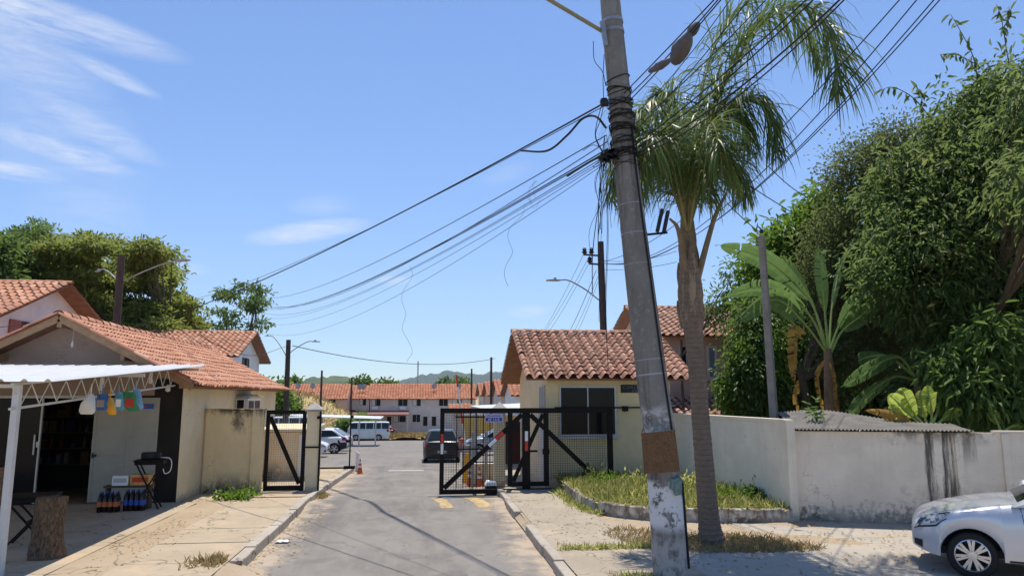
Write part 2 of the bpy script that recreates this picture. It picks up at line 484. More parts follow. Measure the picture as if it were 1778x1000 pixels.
# left pavement: slabs with open joints, a raised kerb, the shop apron
HZ = .15
mb = MB(); ys = [8.6, 9.9, 11.25, 12.7, 14.0, 15.2, 16.6, 18.1, 19.3, 21, 22.7, 24.4, 26.2, 28]
r2 = random.Random(3)
for j in range(len(ys) - 1):
    a, b = ys[j] + .012, ys[j + 1] - .012
    for x0, x1 in ((-4.2, -2.74),):
        dz = r2.uniform(-.008, .008)
        mb.v += [(x0, a, HZ + dz + min(0, zg(a))), (x1, a, HZ + dz + min(0, zg(a))), (x1, b, HZ + dz + min(0, zg(b))), (x0, b, HZ + dz + min(0, zg(b)))]
        n = len(mb.v); mb.f.append((n - 4, n - 3, n - 2, n - 1)); mb.m.append(0)
mb.build('pavement_slabs', M['pave'], fix=False)['kind'] = 'structure'
sheet('pavement_bed', [-4.25, -2.72], fr(8.6, 28, 18), lambda x, y: HZ - .022 + zg(y), M['dirt'])
sheet('shop_apron', fr(-16, -4.95, 10), fr(8.6, 17.5, 8), lambda x, y: HZ + .002, M['pave'])
sheet('dirt_strip', fr(-4.95, -4.2, 3), fr(8.6, 28, 20), lambda x, y: HZ - .006 + zg(y) - .012 * math.sin(y * 3 + x * 5), M['dirt'])
sheet('yard', [-16, -5.2, -4.2], fr(17.5, 32, 12), lambda x, y: HZ - .03 + zg(y), M['dirt'])


def kerb(name, x0, x1, segs, h, seed=0):
    mb = MB(); rr = random.Random(seed)
    for a, b in segs:
        n = max(1, round((b - a) / 1.0))
        for i in range(n):
            p, q = a + (b - a) * i / n + .006, a + (b - a) * (i + 1) / n - .006
            dz, dx = rr.uniform(-.012, .012), rr.uniform(-.015, .015)
            vs = []
            for y in (p, q):
                z = zg(y)
                vs += [(x0 + dx, y, z - .2), (x1 + dx, y, z - .2), (x1 + dx, y, z + h + dz), (x0 + dx, y, z + h + dz)]
            mb.add(vs, [(0, 1, 2, 3), (7, 6, 5, 4), (0, 4, 5, 1), (1, 5, 6, 2), (2, 6, 7, 3), (3, 7, 4, 0)])
    o = mb.build(name, M['kerb'], bevel=.02); o['kind'] = 'structure'; return o


kerb('left_kerb', -2.74, -2.56, [(11.3, 18.95), (19.0, 29.5)], HZ + .012, 1)
sheet('worn_kerb_ramp', [-3.0, -2.8, -2.62, -2.42, -2.2], fr(8.6, 11.36, 14), lambda x, y: (.155, .15, .11, .03, -.01)[min(4, int(round((x + 3.0) / .2)))] + .015 * math.sin(y * 7 + x * 9), M['dirt'])
kerb('right_kerb', 1.94, 2.10, [(8.8, 13.75), (15.3, 19.0)], .15, 2)
# right pavement
mb = MB()
for a, b in ((8.8, 10.2), (10.22, 11.5), (11.53, 13.7), (13.73, 15.7), (15.72, 17.3), (17.32, 19.3)):
    x1a = 3.9 if a < 12 else 3.55
    mb.add([(2.10, a, .135), (x1a, a, .135), (x1a - .1, b, .14), (2.10, b, .14)], [(0, 1, 2, 3)])
mb.build('pavement', M['pave_r'], fix=False)['kind'] = 'structure'
sheet('driveway_dip', [1.94, 2.02, 2.10], [13.75, 14.5, 15.3], lambda x, y: .03 + (x - 1.94) * .62, M['dirt'])
sheet('earth_verge', fr(2.05, 7.4, 16), fr(8.8, 15.5, 20), lambda x, y: .112 + .012 * math.sin(x * 2.3 + y * 3.1), M['dirt'])
ap = sheet('apron', fr(3.3, 16, 14), fr(8.6, 12.0, 6), lambda x, y: .13 - .02 * max(0, (y - 11)), M['drive'])
sheet('apron_back', fr(5.9, 16, 14), fr(12.0, 14.2, 4), lambda x, y: .112, M['drive'])
sheet('gate_pad', [1.94, 3.4, 8], [19.0, 22, 27, 32], lambda x, y: .10 + zg(y), M['pave_r'])
sheet('back_yard', fr(6.8, 40, 10), fr(14.2, 40, 8), lambda x, y: -.02 + zg(y), M['soil'])
# dry grassy mound behind the parked cars
mb = MB(); N1 = 24
for j in range(N1 + 1):
    for i in range(N1 + 1):
        x = -34 + 30 * i / N1; y = 84 + 26 * j / N1
        u = (x + 17.5) / 11; v = (y - 95) / 10.5
        h = max(0, 1 - (u * u + v * v)) ** .8 * 5.4
        mb.v.append((x, y, zg(y) - .05 + h + .3 * h * .2 * math.sin(x * 1.7) * math.cos(y * 1.3)))
for j in range(N1):
    for i in range(N1):
        a = j * (N1 + 1) + i; mb.f.append((a, a + 1, a + N1 + 2, a + N1 + 1)); mb.m.append(0)
mb.build('grassy_mound', M['field'], smooth=True, fix=False)['kind'] = 'structure'
sheet('grass_island', fr(-7.5, 6, 10), fr(80, 89, 6), lambda x, y: zg(y) + .16 + .2 * math.sin(x) * math.sin(y), M['field'])
# ------------------------------------------------------------------ roofs of clay tiles
def tiles(mb, P, u, s, width, length, pitch=.24, row=.36, amp=.06, k=8, seed=0, lift=.035, jit=.006):
    """rows of barrel tiles on a slope: P eave corner, u along the eave, s up the slope"""
    if mb.uv is None: mb.uv = []
    rr = random.Random(seed)
    P = Vector(P); u = Vector(u).normalized(); s = Vector(s).normalized(); nrm = u.cross(s)
    if nrm.z < 0: nrm = -nrm
    nc = max(1, round(width / pitch)); nr = max(1, round(length / row)); pw = width / nc; rl = length / nr
    prof = []
    for i in range(k):
        t = i / k
        prof.append((t, amp * math.sin(PI * t / .60) ** .75 if t < .60 else -.45 * amp * math.sin(PI * (t - .60) / .40)))
    for r in range(nr):
        n0 = len(mb.v); cols = nc * k + 1
        js = [rr.uniform(-1, 1) if rr.random() > .03 else rr.uniform(-4, 2.5) for _ in range(nc + 1)]
        for e in (0, 1):
            for i in range(cols):
                c, q = divmod(i, k); t, h = prof[q]
                sl = r * rl + (e * (rl + .02)) - (.012 if not e else 0) + js[c] * jit * 2
                hh = h + (lift if not e else 0) + js[c] * jit + .018 * math.sin(1.3 * c * pw + seed) * math.sin(.9 * r * rl + seed * 2)
                mb.v.append(P + u * ((c + t) * pw) + s * sl + nrm * hh)
                mb.uv.append((c + min(t, .97) + .001 if i < cols - 1 else c - .001, r + .05 + .9 * e))
        for i in range(cols - 1):
            mb.f.append((n0 + i, n0 + i + 1, n0 + cols + i + 1, n0 + cols + i)); mb.m.append(0)
    return mb


def ridge_caps(mb, p, q, r=.10, step=.36, seed=0):
    if mb.uv is None: mb.uv = [(0, 0)] * len(mb.v)
    rr = random.Random(seed)
    p = Vector(p); q = Vector(q); d = q - p; L = d.length; d.normalize(); n = max(1, round(L / step))
    x = Vector((0, 0, 1)).cross(d).normalized()
    for i in range(n):
        a = p + d * (L * i / n); b = p + d * (L * (i + 1) / n + .04)
        n0 = len(mb.v); dz = rr.uniform(-.008, .008)
        for c, rad_ in ((a, r), (b, r * .82)):
            for k in range(7):
                th = PI * k / 6
                mb.v.append(c + x * math.cos(th) * rad_ + Vector((0, 0, math.sin(th) * rad_ * .9 + dz)))
                mb.uv.append((100 + i + .1, seed + .5))
        for k in range(6):
            mb.f.append((n0 + k, n0 + k + 1, n0 + 8 + k, n0 + 7 + k)); mb.m.append(0)


def slab(mb, a, b, c, d, th, mi=0):
    a, b, c, d = map(Vector, (a, b, c, d)); n = (b - a).cross(d - a).normalized() * th
    if n.z > 0: n = -n
    mb.add([a, b, c, d, a + n, b + n, c + n, d + n], [(0, 1, 2, 3), (7, 6, 5, 4), (0, 4, 5, 1), (1, 5, 6, 2), (2, 6, 7, 3), (3, 7, 4, 0)], mi)


def window(parent, face, a0, a1, z0, z1, pos, fr_m, gl_m, n=2, depth=.05, bars=False, t=.05, out=-1, sill=True, ac=False):
    """window on a wall. face 'y': wall plane at y=pos, spans x a0..a1 ; face 'x': plane x=pos spans y. out = sign of the outward direction"""
    def B(mb, u0, u1, v0, v1, d0, d1):
        p0, p1 = sorted((pos + out * d0, pos + out * d1))
        if face == 'y': mb.bx(u0, u1, p0, p1, v0, v1)
        else: mb.bx(p0, p1, u0, u1, v0, v1)
    f = MB()
    B(f, a0, a1, z1 - t, z1, .004, depth); B(f, a0, a1, z0, z0 + t, .004, depth)
    B(f, a0, a0 + t, z0 + t, z1 - t, .004, depth); B(f, a1 - t, a1, z0 + t, z1 - t, .004, depth)
    for i in range(1, n):
        m = a0 + (a1 - a0) * i / n; B(f, m - t * .35, m + t * .35, z0 + t, z1 - t, .006, depth - .004)
    w = f.build('window', fr_m, parent)
    g = MB(); B(g, a0 + t * .8, a1 - t * .8, z0 + t * .8, z1 - t * .8, .003, depth * .5); g.build('pane', gl_m, w)
    if sill:
        s = MB(); B(s, a0 - .08, a1 + .08, z0 - .06, z0 - .004, .004, depth + .06); s.build('sill', fr_m, w)
    if bars:
        b = MB()
        for i in range(1, 8):
            m = a0 + (a1 - a0) * i / 8; B(b, m - .008, m + .008, z0, z1, depth + .01, depth + .026)
        for i in range(1, 4):
            m = z0 + (z1 - z0) * i / 4; B(b, a0, a1, m - .008, m + .008, depth + .027, depth + .04)
        b.build('bars', M['plastic'], w)
    return w


def gable_house(name, label, X0, X1, Y0, Y1, z0, eave, ridge, wall_m, tile_m, ovx=.5, ovy=.5, pitch=.3, row=.4, k=6, group=None, seed=0, caps=True, amp=.06, cat='house'):
    """ridge along X, gables at X0 / X1"""
    h = thing(name, label, cat, ((X0 + X1) / 2, (Y0 + Y1) / 2, z0), 0, group, world=True)
    ym = (Y0 + Y1) / 2; sl = (ridge - eave) / (ym - Y0)
    mb = MB(); pr = [(Y0, z0 - .6), (Y1, z0 - .6), (Y1, eave - .03), (ym, ridge - .06), (Y0, eave - .03)]
    mb.prism(pr, lambda u, v, t: (t, u, v), X0, X1); mb.build('wall', wall_m, h)
    so = MB(); za = eave - sl * ovy
    for ya, yb in ((Y0 - ovy, ym), (Y1 + ovy, ym)):
        slab(so, (X0 - ovx, ya, za), (X1 + ovx, ya, za), (X1 + ovx, yb, ridge), (X0 - ovx, yb, ridge), .05)
    so.build('soffit', M['soffit'], h)
    L = math.hypot(ym - Y0 + ovy, ridge - za); t = MB()
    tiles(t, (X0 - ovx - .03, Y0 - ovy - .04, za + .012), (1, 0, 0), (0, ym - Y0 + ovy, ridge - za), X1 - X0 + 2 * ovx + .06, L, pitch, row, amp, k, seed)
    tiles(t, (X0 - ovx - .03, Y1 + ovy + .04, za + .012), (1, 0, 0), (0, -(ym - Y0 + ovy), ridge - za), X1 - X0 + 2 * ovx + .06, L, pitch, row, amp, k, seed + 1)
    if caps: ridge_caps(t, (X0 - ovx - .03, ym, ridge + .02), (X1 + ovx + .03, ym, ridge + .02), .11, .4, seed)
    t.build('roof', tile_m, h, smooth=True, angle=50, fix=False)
    return h


# ------------------------------------------------------------------ the shop on the left
sh = thing('shop_building', 'cream bar with clay tile gable roof behind a white metal canopy', 'shop', (-8, 22, .1), world=True)
YF, YB, XR, XRg, ZE, ZR = 17.6, 28.3, -5.48, -8.0, 2.93, 4.24
XL = -10.6
mb = MB()
mb.bx(XR - .16, XR, YF, YB, -.1, 2.98)                       # right side wall
mb.bx(XL, XR - .16, YB - .16, YB, -.1, 2.98)
mb.bx(XL, XL + .16, YF, YB - .16, -.1, 2.98)
mb.build('wall', M['cream'], sh)
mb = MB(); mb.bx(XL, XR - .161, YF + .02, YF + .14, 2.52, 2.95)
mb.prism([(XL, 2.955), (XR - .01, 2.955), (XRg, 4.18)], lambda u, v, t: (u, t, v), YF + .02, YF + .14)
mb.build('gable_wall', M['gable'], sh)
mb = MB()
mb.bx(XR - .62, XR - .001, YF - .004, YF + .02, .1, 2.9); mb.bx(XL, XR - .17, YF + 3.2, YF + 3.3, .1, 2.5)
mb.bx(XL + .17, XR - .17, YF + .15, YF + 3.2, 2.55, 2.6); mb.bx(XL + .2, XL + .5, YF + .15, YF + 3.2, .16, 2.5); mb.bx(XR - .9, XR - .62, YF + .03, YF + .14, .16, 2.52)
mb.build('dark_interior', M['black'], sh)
so = MB(); slx = (ZR - ZE) / (XR - XRg); ov = .38; zo = ZE - slx * ov; YO = YF - .62; YO2 = YB + .3
for xa in (XR + ov, 2 * XRg - XR - ov):
    slab(so, (xa, YO, zo), (xa, YO2, zo), (XRg, YO2, ZR), (XRg, YO, ZR), .035)
so.build('soffit', M['soffit'], sh)
bm_ = MB()
for xa in (XR + ov, 2 * XRg - XR - ov):
    bm_.bar((xa, YO - .02, zo - .03), (XRg, YO - .02, ZR - .03), .05, .15)
bm_.bar((XRg, YO, ZR - .16), (XRg, YB, ZR - .16), .10, .14)
bm_.bar((XRg + 1.35, YO + .05, 3.36), (XRg + 1.35, YF + .1, 3.36), .09, .13)
bm_.bar((XRg - 1.35, YO + .05, 3.36), (XRg - 1.35, YF + .1, 3.36), .09, .13)
bm_.bar((XR + .12, YO + .05, 2.74), (XR + .12, YB + .25, 2.74), .08, .12)
bm_.build('roof_beam', M['wood_lt'], sh)
t = MB(); LS = math.hypot(XR + ov - XRg, ZR - zo)
tiles(t, (XR + ov + .04, YO - .05, zo), (0, 1, 0), (-(XR + ov - XRg), 0, ZR - zo), YO2 - YO + .1, LS, .20, .31, .05, 7, 5)
tiles(t, (2 * XRg - XR - ov - .04, YO - .05, zo), (0, 1, 0), (XR + ov - XRg, 0, ZR - zo), YO2 - YO + .1, LS, .20, .31, .05, 7, 6)
ridge_caps(t, (XRg, YO - .08, ZR + .03), (XRg, YO2 + .05, ZR + .03), .13, .4, 9)
for sx in (1, -1):
    ridge_caps(t, (XRg + sx * (XR + ov - XRg + .03), YO - .06, zo + .05), (XRg + sx * .05, YO - .06, ZR + .04), .085, .36, 3)
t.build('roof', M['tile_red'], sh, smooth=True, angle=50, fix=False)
# shop door leaf, glass front, low brick wall
d = MB(); xa, xb = -7.36, -5.97
d.bx(xa, xb, YF - .02, YF + .02, .17, 2.47)
d.bx(xa, xb, YF - .03, YF - .02, 2.40, 2.47); d.bx(xa, xa + .06, YF - .03, YF - .02, .17, 2.39); d.bx(xb - .06, xb, YF - .03, YF - .02, .17, 2.39); d.bx((xa + xb) / 2 - .02, (xa + xb) / 2 + .02, YF - .028, YF - .02, .2, 2.39)
d.bx(xa + .07, xb - .07, YF - .026, YF - .02, 1.18, 1.22)
dr = d.build('door', simple('greyed_white_door', (.36, .345, .30), .6, .12, 3), sh, bevel=.006)
hd = MB(); hd.bx(xa + .03, xa + .12, YF - .08, YF - .03, 1.17, 1.21); hd.bx(xa + .03, xa + .06, YF - .05, YF - .0305, 1.13, 1.25); hd.build('handle', M['plastic'], dr)
st = MB(); st.bx(xa + .95, xb - .12, YF - .036, YF - .031, 2.22, 2.33); st.build('sticker', M['blue'], dr)
st = MB(); st.bx(xa + .97, xb - .25, YF - .040, YF - .0365, 2.265, 2.285); st.build('sticker_stripe', M['red'], dr)
f = MB(); f.bx(-8.50, -8.465, YF - .01, YF + .04, .16, 2.52); f.bx(XL + .2, xa, YF - .01, YF + .04, 2.46, 2.52); f.bx(-8.58, -8.55, YF - .05, YF - .02, 1.22, 1.66)
f.bx(-8.52, -8.45, YF - .05, YF - .0105, 1.38, 1.5)
gf = f.build('glass_door_frame', M['alu'], sh)
g = MB(); g.bx(-9.04, -8.51, YF + .01, YF + .02, .18, 2.45); g.bx(XL + .2, -9.05, YF + .01, YF + .02, .98, 2.45); g.build('glass_door', M['glass'], sh)
tb = NT('rough_brick'); bt = tb.N('ShaderNodeTexBrick'); mp = tb.N('ShaderNodeMapping'); mp.inputs['Rotation'].default_value = (rad(90), 0, 0)
tb.L(tb.co, mp.inputs['Vector']); tb.L(mp.outputs[0], bt.inputs['Vector'])
bt.inputs['Scale'].default_value = 1; bt.inputs['Brick Width'].default_value = .26; bt.inputs['Row Height'].default_value = .09; bt.inputs['Mortar Size'].default_value = .012
bt.inputs['Color1'].default_value = (.42, .20, .11, 1); bt.inputs['Color2'].default_value = (.34, .15, .08, 1); bt.inputs['Mortar'].default_value = (.18, .14, .11, 1)
M['brickin'] = tb.out(bt.outputs['Color'], .9, tb.bump(tb.noise(50), .3, .01))
b = MB(); b.bx(XL + .2, -9.05, YF - .12, YF + .0, .1, .96); b.build('brick_counter', M['brickin'], sh)
# dim shelves and goods inside the bar
ri = random.Random(31)
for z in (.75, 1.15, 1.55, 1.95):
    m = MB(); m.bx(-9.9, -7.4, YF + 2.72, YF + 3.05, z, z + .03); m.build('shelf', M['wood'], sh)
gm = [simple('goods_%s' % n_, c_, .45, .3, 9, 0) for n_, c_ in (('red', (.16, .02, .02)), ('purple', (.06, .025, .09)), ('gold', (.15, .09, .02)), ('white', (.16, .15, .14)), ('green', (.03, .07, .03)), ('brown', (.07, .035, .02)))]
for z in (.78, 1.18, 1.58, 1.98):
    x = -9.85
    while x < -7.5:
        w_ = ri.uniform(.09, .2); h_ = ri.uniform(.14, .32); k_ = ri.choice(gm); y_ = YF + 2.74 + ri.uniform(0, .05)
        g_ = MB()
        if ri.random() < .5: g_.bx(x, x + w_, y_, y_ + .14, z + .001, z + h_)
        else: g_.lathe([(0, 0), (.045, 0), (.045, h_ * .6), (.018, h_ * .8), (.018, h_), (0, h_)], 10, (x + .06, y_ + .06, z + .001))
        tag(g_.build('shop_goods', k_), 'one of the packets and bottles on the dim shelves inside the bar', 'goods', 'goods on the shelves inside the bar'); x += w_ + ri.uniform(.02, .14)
# side window with a little hood over it
m = MB(); m.bx(XR + .003, XR + .30, 22.4, 24.2, 1.72, 2.45); m.build('window_box', M['white_steel'], sh)
w = window(sh, 'x', 22.42, 24.18, 1.82, 2.44, XR + .303, M['white_steel'], M['glass'], 2, .05, out=1, t=.07)
window(sh, 'y', XR + .02, XR + .28, 1.82, 2.43, 22.397, M['white_steel'], M['glass'], 1, .03, t=.03, sill=False)
hm = MB(); pts = [(math.cos(a) * 1.0, math.sin(a) * .12) for a in [PI * i / 10 for i in range(11)]]
for i in range(10):
    (u0, v0), (u1, v1) = pts[i], pts[i + 1]
    hm.add([(XR + .003, 23.3 + u0, 2.47 + v0), (XR + .003, 23.3 + u1, 2.47 + v1), (XR + .42, 23.3 + u1, 2.465 + v1 * .75), (XR + .42, 23.3 + u0, 2.465 + v0 * .75)], [(0, 1, 2, 3)])
hm.build('window_hood', M['white_steel'], sh, smooth=True)
l = MB(); l.lathe([(.0, 0), (.05, .02), (.06, .07), (.035, .12), (.02, .15)], 12, (XR - .30, YF - .12, 2.60)); l.bx(XR - .33, XR - .27, YF - .12, YF - .005, 2.72, 2.77)
l.build('wall_lamp', M['white'], sh, smooth=True)
l = MB(); l.tube([(XRg + .12, YF - .2, 4.0), (XRg + .12, YF - .2, 3.72)], .004, 5); l.lathe([(.012, .0), (.02, -.03), (.035, -.08), (.02, -.14), (.0, -.15)], 10, (XRg + .12, YF - .2, 3.74)); l.build('bare_bulb', M['white'], sh, smooth=True)

# canopy: trapezoidal white sheets on lattice trusses and a post
cn = thing('metal_canopy', 'white corrugated metal canopy on a lattice truss in front of the bar', 'canopy', (-8, 13.5, .15), world=True)
CX1, CX0, CY0, CY1, CZ0, CZ1 = -5.15, -12.5, 10.55, 17.45, 2.70, 3.20
mb = MB(); xs = []; x = CX0
prof = []
while x < CX1 - .01:
    for dx, h in ((0, 0), (.20, 0), (.235, .035), (.265, .035), (.30, 0)):
        prof.append((x + dx, h))
    x += .30
n = len(prof)
for th in (0, -.006):
    for y in (CY0, CY1):
        z = CZ0 if y == CY0 else CZ1
        mb.v += [(px_, y, z + h + th) for px_, h in prof]
for i in range(n - 1):
    mb.f += [(i, i + 1, n + i + 1, n + i), (2 * n + i, 3 * n + i, 3 * n + i + 1, 2 * n + i + 1), (i, 2 * n + i, 2 * n + i + 1, i + 1), (n + i, n + i + 1, 3 * n + i + 1, 3 * n + i)]
mb.f += [(n - 1, 2 * n - 1, 4 * n - 1, 3 * n - 1), (0, 2 * n, 3 * n, n)]
mb.m = [0] * len(mb.f)
mb.build('roof_sheet', M['white_sheet'], cn)
def truss(Xp, y0, y1, topz0, topz1, botz0, botz1, n):
    t = MB(); t.bar((Xp, y0, topz0), (Xp, y1, topz1), .04, .035); t.bar((Xp, y0, botz0), (Xp, y1, botz1), .035, .032)
    for i in range(n):
        a, b, c = i / n, (i + .5) / n, (i + 1) / n
        L = lambda p, q, s: p + (q - p) * s
        t.bar((Xp, L(y0, y1, a), L(topz0, topz1, a) - .02), (Xp, L(y0, y1, b), L(botz0, botz1, b) + .02), .012, .012)
        t.bar((Xp, L(y0, y1, b), L(botz0, botz1, b) + .02), (Xp, L(y0, y1, c), L(topz0, topz1, c) - .02), .012, .012)
    return t
PX, PY = -5.52, 10.75
truss(PX, 10.0 + .6, 17.1, 2.66, 3.11, 2.33, 2.74, 13).build('truss', M['white_steel'], cn)
t = MB(); t.bar((CX0, PY + .02, 2.64), (PX - .03, PY + .02, 2.64), .05, .05); t.bar((CX0, 14, 2.88), (CX1 + .1, 14, 2.88), .05, .06); t.bar((CX0, 17.2, 3.10), (CX1 + .1, 17.2, 3.10), .05, .06); t.build('purlin', M['white_steel'], cn)
t = MB(); t.bx(PX - .045, PX + .045, PY - .045, PY + .045, .14, 2.66); t.build('post', M['white_steel'], cn, bevel=.008)
for y0, z0 in ((13.35, 2.60), (15.6, 2.76)): MB().bx(PX - .025, PX + .025, y0, y0 + .05, z0, z0 + .24).build('hanger', M['white_steel'], cn)

# ------------------------------------------------------------------ stained wall, small gate, pillar, meter kiosk
mb = MB(); mb.bx(-5.42, -4.02, 19.35, 19.55, 0, 2.15); mb.bx(-4.28, -4.0, 19.28, 19.349, 0, 2.15); mb.bx(-5.45, -3.99, 19.27, 19.58, 2.152, 2.19)
tag(mb.build('boundary_wall', M['cream2'], bevel=.01), 'mould stained cream wall stub beside the small open mesh gate', 'wall')


def pillar(x0, x1, y0, y1, z0, z1, cap, label):
    p = thing('gate_pillar', label, 'pillar', ((x0 + x1) / 2, (y0 + y1) / 2, z0), world=True, group='cream gate pillars with pointed caps')
    m = MB(); m.bx(x0, x1, y0, y1, z0, z1); m.build('shaft', M['cream'], p, bevel=.01)
    m = MB(); o = .05; xm, ym = (x0 + x1) / 2, (y0 + y1) / 2
    m.add([(x0 - o, y0 - o, z1 + .003), (x1 + o, y0 - o, z1 + .003), (x1 + o, y1 + o, z1 + .003), (x0 - o, y1 + o, z1 + .003),
           (x0 - o, y0 - o, z1 + .05), (x1 + o, y0 - o, z1 + .05), (x1 + o, y1 + o, z1 + .05), (x0 - o, y1 + o, z1 + .05), (xm, ym, z1 + cap)],
          [(0, 1, 2, 3), (0, 1, 5, 4), (1, 2, 6, 5), (2, 3, 7, 6), (3, 0, 4, 7), (4, 5, 8), (5, 6, 8), (6, 7, 8), (7, 4, 8)])
    m.build('cap', M['concrete'], p)
    return p


gpl = pillar(-2.92, -2.60, 19.25, 19.6, -.05, 2.12, .24, 'cream pillar with pointed cap at the left kerb by the small gate')
m = MB(); m.bar((-2.575, 19.22, .0), (-2.575, 19.22, 2.12), .045, .045); m.bx(-2.66, -2.55, 19.16, 19.245, 1.93, 2.0); m.bx(-2.95, -2.55, 19.215, 19.245, 1.2, 1.24)
m.build('gate_stop', M['dark'], gpl)


def wire_grid(x0, x1, z0, z1, y, step, w=.0028):
    m = MB(); n = round((x1 - x0) / step)
    for i in range(1, n): m.bx(x0 + (x1 - x0) * i / n - w, x0 + (x1 - x0) * i / n + w, y - w, y + w, z0, z1)
    n = round((z1 - z0) / step)
    for i in range(1, n): m.bx(x0, x1, y + w, y + 3 * w, z0 + (z1 - z0) * i / n - w, z0 + (z1 - z0) * i / n + w)
    return m


sg = thing('pedestrian_gate', 'small black steel mesh gate with one diagonal between cream wall and pillar', 'gate', (-3.45, 19.4, .1), world=True)
m = MB(); y = 19.42; a, b = -3.96, -2.96
m.bx(a, a + .09, y - .04, y + .04, .12, 2.15); m.bx(b - .09, b, y - .04, y + .04, .12, 2.15); m.bx(a + .09, b - .09, y - .04, y + .04, 2.05, 2.15); m.bx(a + .09, b - .09, y - .038, y + .038, .14, .26)
m.build('frame', M['dark'], sg)
m = MB(); m.bar((a + .1, y - .008, 1.98), (b - .12, y - .008, .30), .05, .10, up=(1, 0, 0)); m.build('brace', M['dark'], sg)
wire_grid(a + .09, b - .09, .26, 2.05, y + .045, .06).build('mesh', M['steel'], sg)

kx = thing('meter_kiosk', 'low cream masonry kiosk with slab roof behind the small gate', 'kiosk', (-4.2, 23, 0), world=True)
m = MB(); m.bx(-4.75, -3.25, 23.0, 24.6, -.3, 1.42); m.build('wall', M['cream2'], kx)
m = MB(); m.prism([(22.9, 1.44), (24.75, 1.44), (24.75, 1.62), (22.9, 1.52)], lambda u, v, t: (t, u, v), -4.85, -3.15); m.build('roof', M['cream'], kx)
m = MB(); m.bx(-3.249, -3.23, 23.15, 24.4, .0, 1.3); m.build('door', M['plastic'], kx)
m = MB(); m.bx(-3.7, -3.3, 22.97, 22.999, .1, 1.35); m.build('meter_panel', M['white'], kx)

# ------------------------------------------------------------------ guardhouse
GX0, GX1, GY0, GY1, GE, GR = 3.36, 6.82, 19.5, 25.0, 3.12, 4.47
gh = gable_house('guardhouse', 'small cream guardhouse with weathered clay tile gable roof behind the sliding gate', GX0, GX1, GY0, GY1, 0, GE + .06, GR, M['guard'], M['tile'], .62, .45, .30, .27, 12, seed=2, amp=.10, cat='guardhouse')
window(gh, 'y', 3.69, 5.27, 1.44, 2.78, GY0, M['alu'], M['glass'], 2, .07, t=.045)
m = MB(); m.bar((3.55, 19.4, 2.20), (7.05, 19.4, 2.20), .04, .04); m.bx(5.45, 5.58, 19.35, 19.499, 2.1, 2.24)
m.build('gate_guide_rail', M['dark'], gh)
window(gh, 'x', 19.75, 20.55, 1.95, 2.8, GX0, M['alu'], M['alu'], 3, .05, bars=False, t=.04)
m = MB(); m.bx(GX0 - .04, GX0 - .002, 19.75, 20.6, .05, 1.85); m.build('door', M['white_steel'], gh)
m = MB(); m.lathe([(.0, 0), (.05, .01), (.055, .06), (.02, .10)], 10, (3.3, 19.25, 2.98)); m.build('security_camera', M['plastic'], gh)
pl = thing('name_plaque', 'black house plaque with faint grey letters on the guardhouse front', 'plaque', (5.75, 19.48, 2.62), world=True)
m = MB(); m.bx(5.42, 6.46, 19.465, 19.497, 2.60, 2.80 + .02); m.build('board', M['plastic'], pl)
M['letters'] = simple('grey_letters', (.17, .18, .18), .6, .1, 5, 0)


def text(s, size, loc, m, parent, rot=(PI / 2, 0, 0), ext=.002, align='LEFT', sx=1):
    c = bpy.data.curves.new('lettering', 'FONT'); c.body = s; c.size = size; c.extrude = ext; c.align_x = align
    o = bpy.data.objects.new('tmp', c); C.objects.link(o)
    bpy.context.view_layer.update()
    me = bpy.data.meshes.new_from_object(o.evaluated_get(bpy.context.evaluated_depsgraph_get()))
    bpy.data.objects.remove(o); bpy.data.curves.remove(c)
    me.transform(Matrix.Translation(Vector(loc)) @ Euler(rot).to_matrix().to_4x4() @ Matrix.Diagonal((sx, 1, 1, 1)))
    me.materials.clear(); me.materials.append(m)
    q = bpy.data.objects.new('lettering', me); C.objects.link(q); adopt(q, parent); return q


text('CARD', .115, (5.47, 19.462, 2.71), M['letters'], pl, sx=1.35)
text('RB', .10, (5.72, 19.462, 2.615), M['letters'], pl, sx=1.5)
# ------------------------------------------------------------------ the sliding gate
sl = thing('sliding_gate', 'wide black steel mesh sliding gate with diagonal braces and reflectors half across the lane', 'gate', (2.7, 18.9, .05), world=True)
GY = 18.9; GZ0, GZ1, GA, GB = .05, 2.20, .47, 5.0
m = MB()
m.bx(GA, GA + .11, GY - .05, GY + .05, GZ0, GZ1); m.bx(GA + .11, GB, GY - .05, GY + .05, GZ1 - .13, GZ1); m.bx(GA + .11, 3.9, GY - .049, GY + .049, GZ0, GZ0 + .11)
m.bx(2.60, 2.80, GY - .055, GY + .055, GZ0, GZ1 - .131); m.bx(GB - .14, GB, GY - .05, GY + .05, .25, GZ1 - .131)
m.build('frame', M['dark'], sl, bevel=.006)
m = MB(); m.bar((GA + .12, GY - .01, .20), (2.59, GY - .01, GZ1 - .17), .06, .12, up=(1, 0, 0)); m.build('brace', M['dark'], sl)
m = MB(); m.bar((2.81, GY - .01, GZ1 - .17), (4.62, GY - .01, .33), .06, .12, up=(1, 0, 0)); m.build('brace', M['dark'], sl)
wire_grid(GA + .11, 2.2, GZ0 + .11, GZ1 - .13, GY + .055, .062).build('mesh', M['dark'], sl)
wire_grid(3.30, GB - .14, GZ0 + .3, GZ1 - .13, GY + .055, .062).build('mesh', M['dark'], sl)
m = MB(); m.bx(2.22, 2.34, GY - .04, GY + .04, .22, GZ1 - .131); m.bx(3.16, 3.29, GY - .04, GY + .04, .22, GZ1 - .131); m.bx(2.34, 2.599, GY - .04, GY + .04, .22, .33); m.bx(2.801, 3.16, GY - .04, GY + .04, .22, .33)
wk = m.build('wicket_frame', M['dark'], sl)
m = MB(); m.bar((2.36, GY - .02, .34), (3.14, GY - .02, GZ1 - .16), .05, .10, up=(1, 0, 0)); m.build('wicket_brace', M['dark'], wk)
